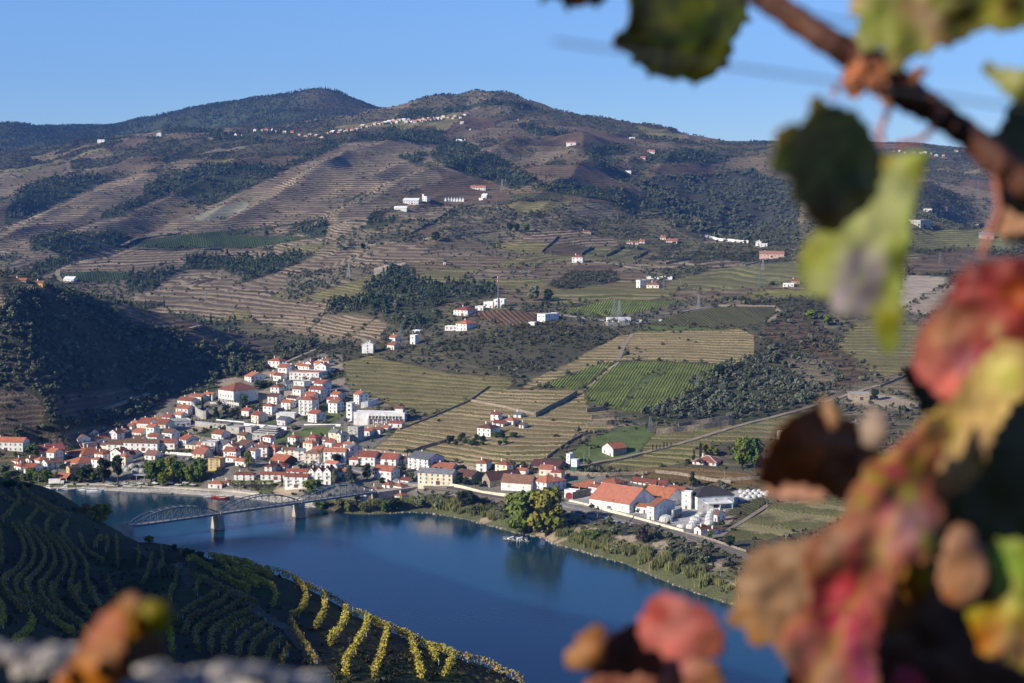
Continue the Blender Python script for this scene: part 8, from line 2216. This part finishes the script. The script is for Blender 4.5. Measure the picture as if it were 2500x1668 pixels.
leaf(vine,'L4',[(1280,920),(1360,895),(1500,920),(1520,1520),(1400,1490),(1340,1420),(1260,1450),(1210,1350),(1170,1230),(1220,1180),(1290,1200),(1300,1050)],.665,-.1,.1,(.38,.42,.08),
     [(1370,1020,110,(.34,.50,.10)),(1400,1160,90,(.42,.44,.12)),(1240,1240,80,(.44,.40,.05)),(1330,1300,110,(.52,.30,.07)),(1250,1380,90,(.52,.20,.05)),(1400,1400,100,(.66,.34,.22))],seed=20,org=(1400,900))
leaf(vine,'L4',[(1290,400),(1500,200),(1560,950),(1280,900),(1200,880),(1060,860),(1040,740),(1180,630),(1240,550)],.98,1.4,-.1,(.06,.05,.012),[],seed=21)  # near-black backdrop, shade between the leaves put into its colour
leaf(vine,'L4',[(820,900),(1060,850),(1290,880),(1500,900),(1540,1300),(1540,1750),(700,1750),(720,1350)],1.0,1.35,-.1,(.075,.022,.014),[(820,1250,90,(.22,.08,.02)),(900,1100,70,(.16,.06,.02)),(1180,1300,120,(.05,.012,.012))],seed=22)  # maroon-black backdrop, colour darkened for the shaded gaps lower down
leaf(vine,'L4',[(840,1700),(830,1540),(870,1495),(930,1510),(970,1560),(990,1700)],.72,-.4,0,(.62,.12,.16),[],seed=23)
leaf(vine,'P',[(2200,900),(2540,840),(2600,1720),(1900,1760),(1960,1500),(2080,1380),(2180,1180),(2280,1050)],1.12,1.0,-.1,(.045,.03,.012),[],seed=24)  # large near-black sheet painted as the shade behind the foliage
# low shoot in the middle
v2=bpy.data.objects.new('grapevine',None);COL.objects.link(v2);v2.location=at(1560,1600,.8);tag(v2,'low blurred grapevine leaves, pinkish red and brown, over the river at the bottom','grapevine')
CROPS['S']=(1350,1000,2.0435)
leaf(v2,'S',[(430,1090),(450,1020),(500,940),(570,915),(680,960),(760,990),(820,1060),(855,1150),(845,1230),(780,1240),(700,1230),(600,1250),(520,1200),(450,1180)],.74,-.35,.1,(.50,.15,.13),[(620,1090,90,(.58,.24,.22)),(520,1000,60,(.50,.11,.09)),(780,1160,70,(.55,.22,.13)),(640,1200,60,(.62,.18,.18)),(740,1080,60,(.45,.14,.12))],seed=31,org=(640,1240),vein=(.60,.25,.2))
leaf(v2,'S',[(60,1260),(90,1190),(190,1080),(250,1080),(270,1130),(250,1230),(200,1290),(120,1300)],.76,-.3,0,(.44,.20,.09),[(110,1230,60,(.54,.32,.18)),(220,1120,50,(.36,.17,.08))],seed=32)
leaf(v2,'S',[(180,1480),(200,1270),(270,1150),(360,1090),(450,1060),(560,1180),(620,1300),(600,1480)],.92,1.2,-.1,(.14,.045,.03),[(330,1230,80,(.10,.03,.02)),(480,1250,70,(.20,.06,.04))],seed=33)
leaf(v2,'S',[(520,1480),(560,1260),(650,1220),(760,1240),(830,1280),(860,1370),(850,1480)],.78,-.35,0,(.52,.26,.18),[(620,1280,60,(.62,.20,.20)),(800,1340,60,(.52,.28,.14)),(700,1400,70,(.30,.12,.08))],seed=34)
leaf(v2,'S',[(160,1480),(140,1400),(220,1330),(360,1340),(500,1330),(540,1480)],.80,-.3,0,(.55,.26,.18),[(280,1400,60,(.35,.12,.10))],seed=35)
# left shoot
v3=bpy.data.objects.new('grapevine',None);COL.objects.link(v3);v3.location=at(280,1620,.62);tag(v3,'blurred orange-brown grapevine leaf with a yellow-green tip at the bottom left','grapevine')
leaf(v3,'L5',[(380,900),(420,780),(540,640),(620,480),(720,340),(830,220),(930,180),(970,230),(960,420),(900,600),(860,800),(840,900)],.60,-.5,.1,(.46,.17,.065),[(700,420,90,(.50,.17,.11)),(860,280,90,(.50,.14,.11)),(620,620,90,(.50,.20,.06)),(700,740,90,(.60,.22,.04)),(860,600,80,(.22,.09,.04))],seed=41,org=(920,200),vein=(.6,.3,.12))
leaf(v3,'L5',[(920,170),(960,110),(1040,100),(1080,150),(1075,210),(1000,240),(940,220)],.595,-.6,0,(.50,.28,.15),[],bulge=.003,wr=.002,seed=42)
leaf(v3,'L5',[(950,230),(1070,170),(1200,155),(1290,200),(1315,290),(1270,380),(1190,410),(1100,420),(980,400),(930,320)],.61,-.3,.1,(.34,.24,.03),[(1230,250,70,(.50,.50,.09)),(1060,330,80,(.46,.16,.03)),(1120,230,60,(.32,.28,.02)),(980,300,60,(.24,.14,.03)),(1200,370,50,(.20,.22,.03))],seed=43)
leaf(v3,'L5',[(800,900),(860,640),(900,420),(960,380),(1100,410),(1210,420),(1250,520),(1300,620),(1420,650),(1460,720),(1560,900)],.72,1.25,-.1,(.13,.055,.022),[(1280,640,70,(.12,.10,.03)),(1000,480,80,(.16,.10,.02)),(1000,640,100,(.16,.05,.02))],seed=44)
# pale dry-stone wall top right before the camera
sw=bpy.data.objects.new('stone_wall',None);COL.objects.link(sw);sw.location=at(400,1660,1.35);tag(sw,'blurred pale dry-stone wall top along the bottom left edge','wall')
M_PALE=simple_mat('pale_weathered_stone',(.46,.41,.37),.9,.35,30,col2=(.16,.14,.13),bump=.5);sr2=random.Random(31)
def stone(px,py,w,h,d):
    c=Vector(at(px,py,d))-Vector(sw.location);W=w*d/F;Hh=h*d/F;m=MB();vs=[]
    for z,k in ((-.5,.9),(-.2,1),(.3,.95),(.5,.75)):
        for a in range(7):
            t=a/7*6.283;q=k*sr2.uniform(.7,1.15);vs.append((math.cos(t)*W/2*q,math.sin(t)*W/2*.8*q,z*Hh+sr2.uniform(-.22,.22)*Hh))
    fs=[tuple(range(7))[::-1],tuple(range(21,28))]
    for r_ in range(3):
        for a in range(7):fs.append((r_*7+a,r_*7+(a+1) % 7,r_*7+7+(a+1) % 7,r_*7+7+a))
    m.add(vs,fs);link('stone',m.mesh('stone',[M_PALE]),sw,c)
for i in range(5):stone(-10+i*46,1596+sr2.uniform(-6,8),sr2.uniform(80,120),sr2.uniform(20,34),.6+sr2.uniform(-.03,.03))
for i in range(3):stone(60+i*50,1632+sr2.uniform(-6,10),sr2.uniform(50,80),sr2.uniform(26,44),.6+sr2.uniform(-.03,.03))
for i in range(7):stone(372+i*62,1640+max(0,i-3)*8+(12 if i in (1,2) else 0)+sr2.uniform(-8,8),sr2.uniform(90,130),sr2.uniform(20,36),.6+sr2.uniform(-.03,.03))
for i in range(8):stone(330+i*60,1684+sr2.uniform(-6,10),sr2.uniform(100,130),sr2.uniform(40,56),.62+sr2.uniform(-.03,.03))
# ------------------------------------------------------------------ the air between here and the far hills
hz,hnt,hb=new_mat("valley_air")
hnt.nodes.remove(hb)
pv=hnt.nodes.new('ShaderNodeVolumePrincipled')
pv.inputs['Color'].default_value=(.13,.37,1.0,1)
pv.inputs['Density'].default_value=5.2e-5
pv.inputs['Anisotropy'].default_value=0.3
hnt.links.new(pv.outputs[0],hnt.nodes['Material Output'].inputs['Volume'])
hb_=MB();hb_.box(-6500,6500,-900,9500,-20,900)
haze=link('haze',hb_.mesh('haze',hz));tag(haze,kind='stuff')
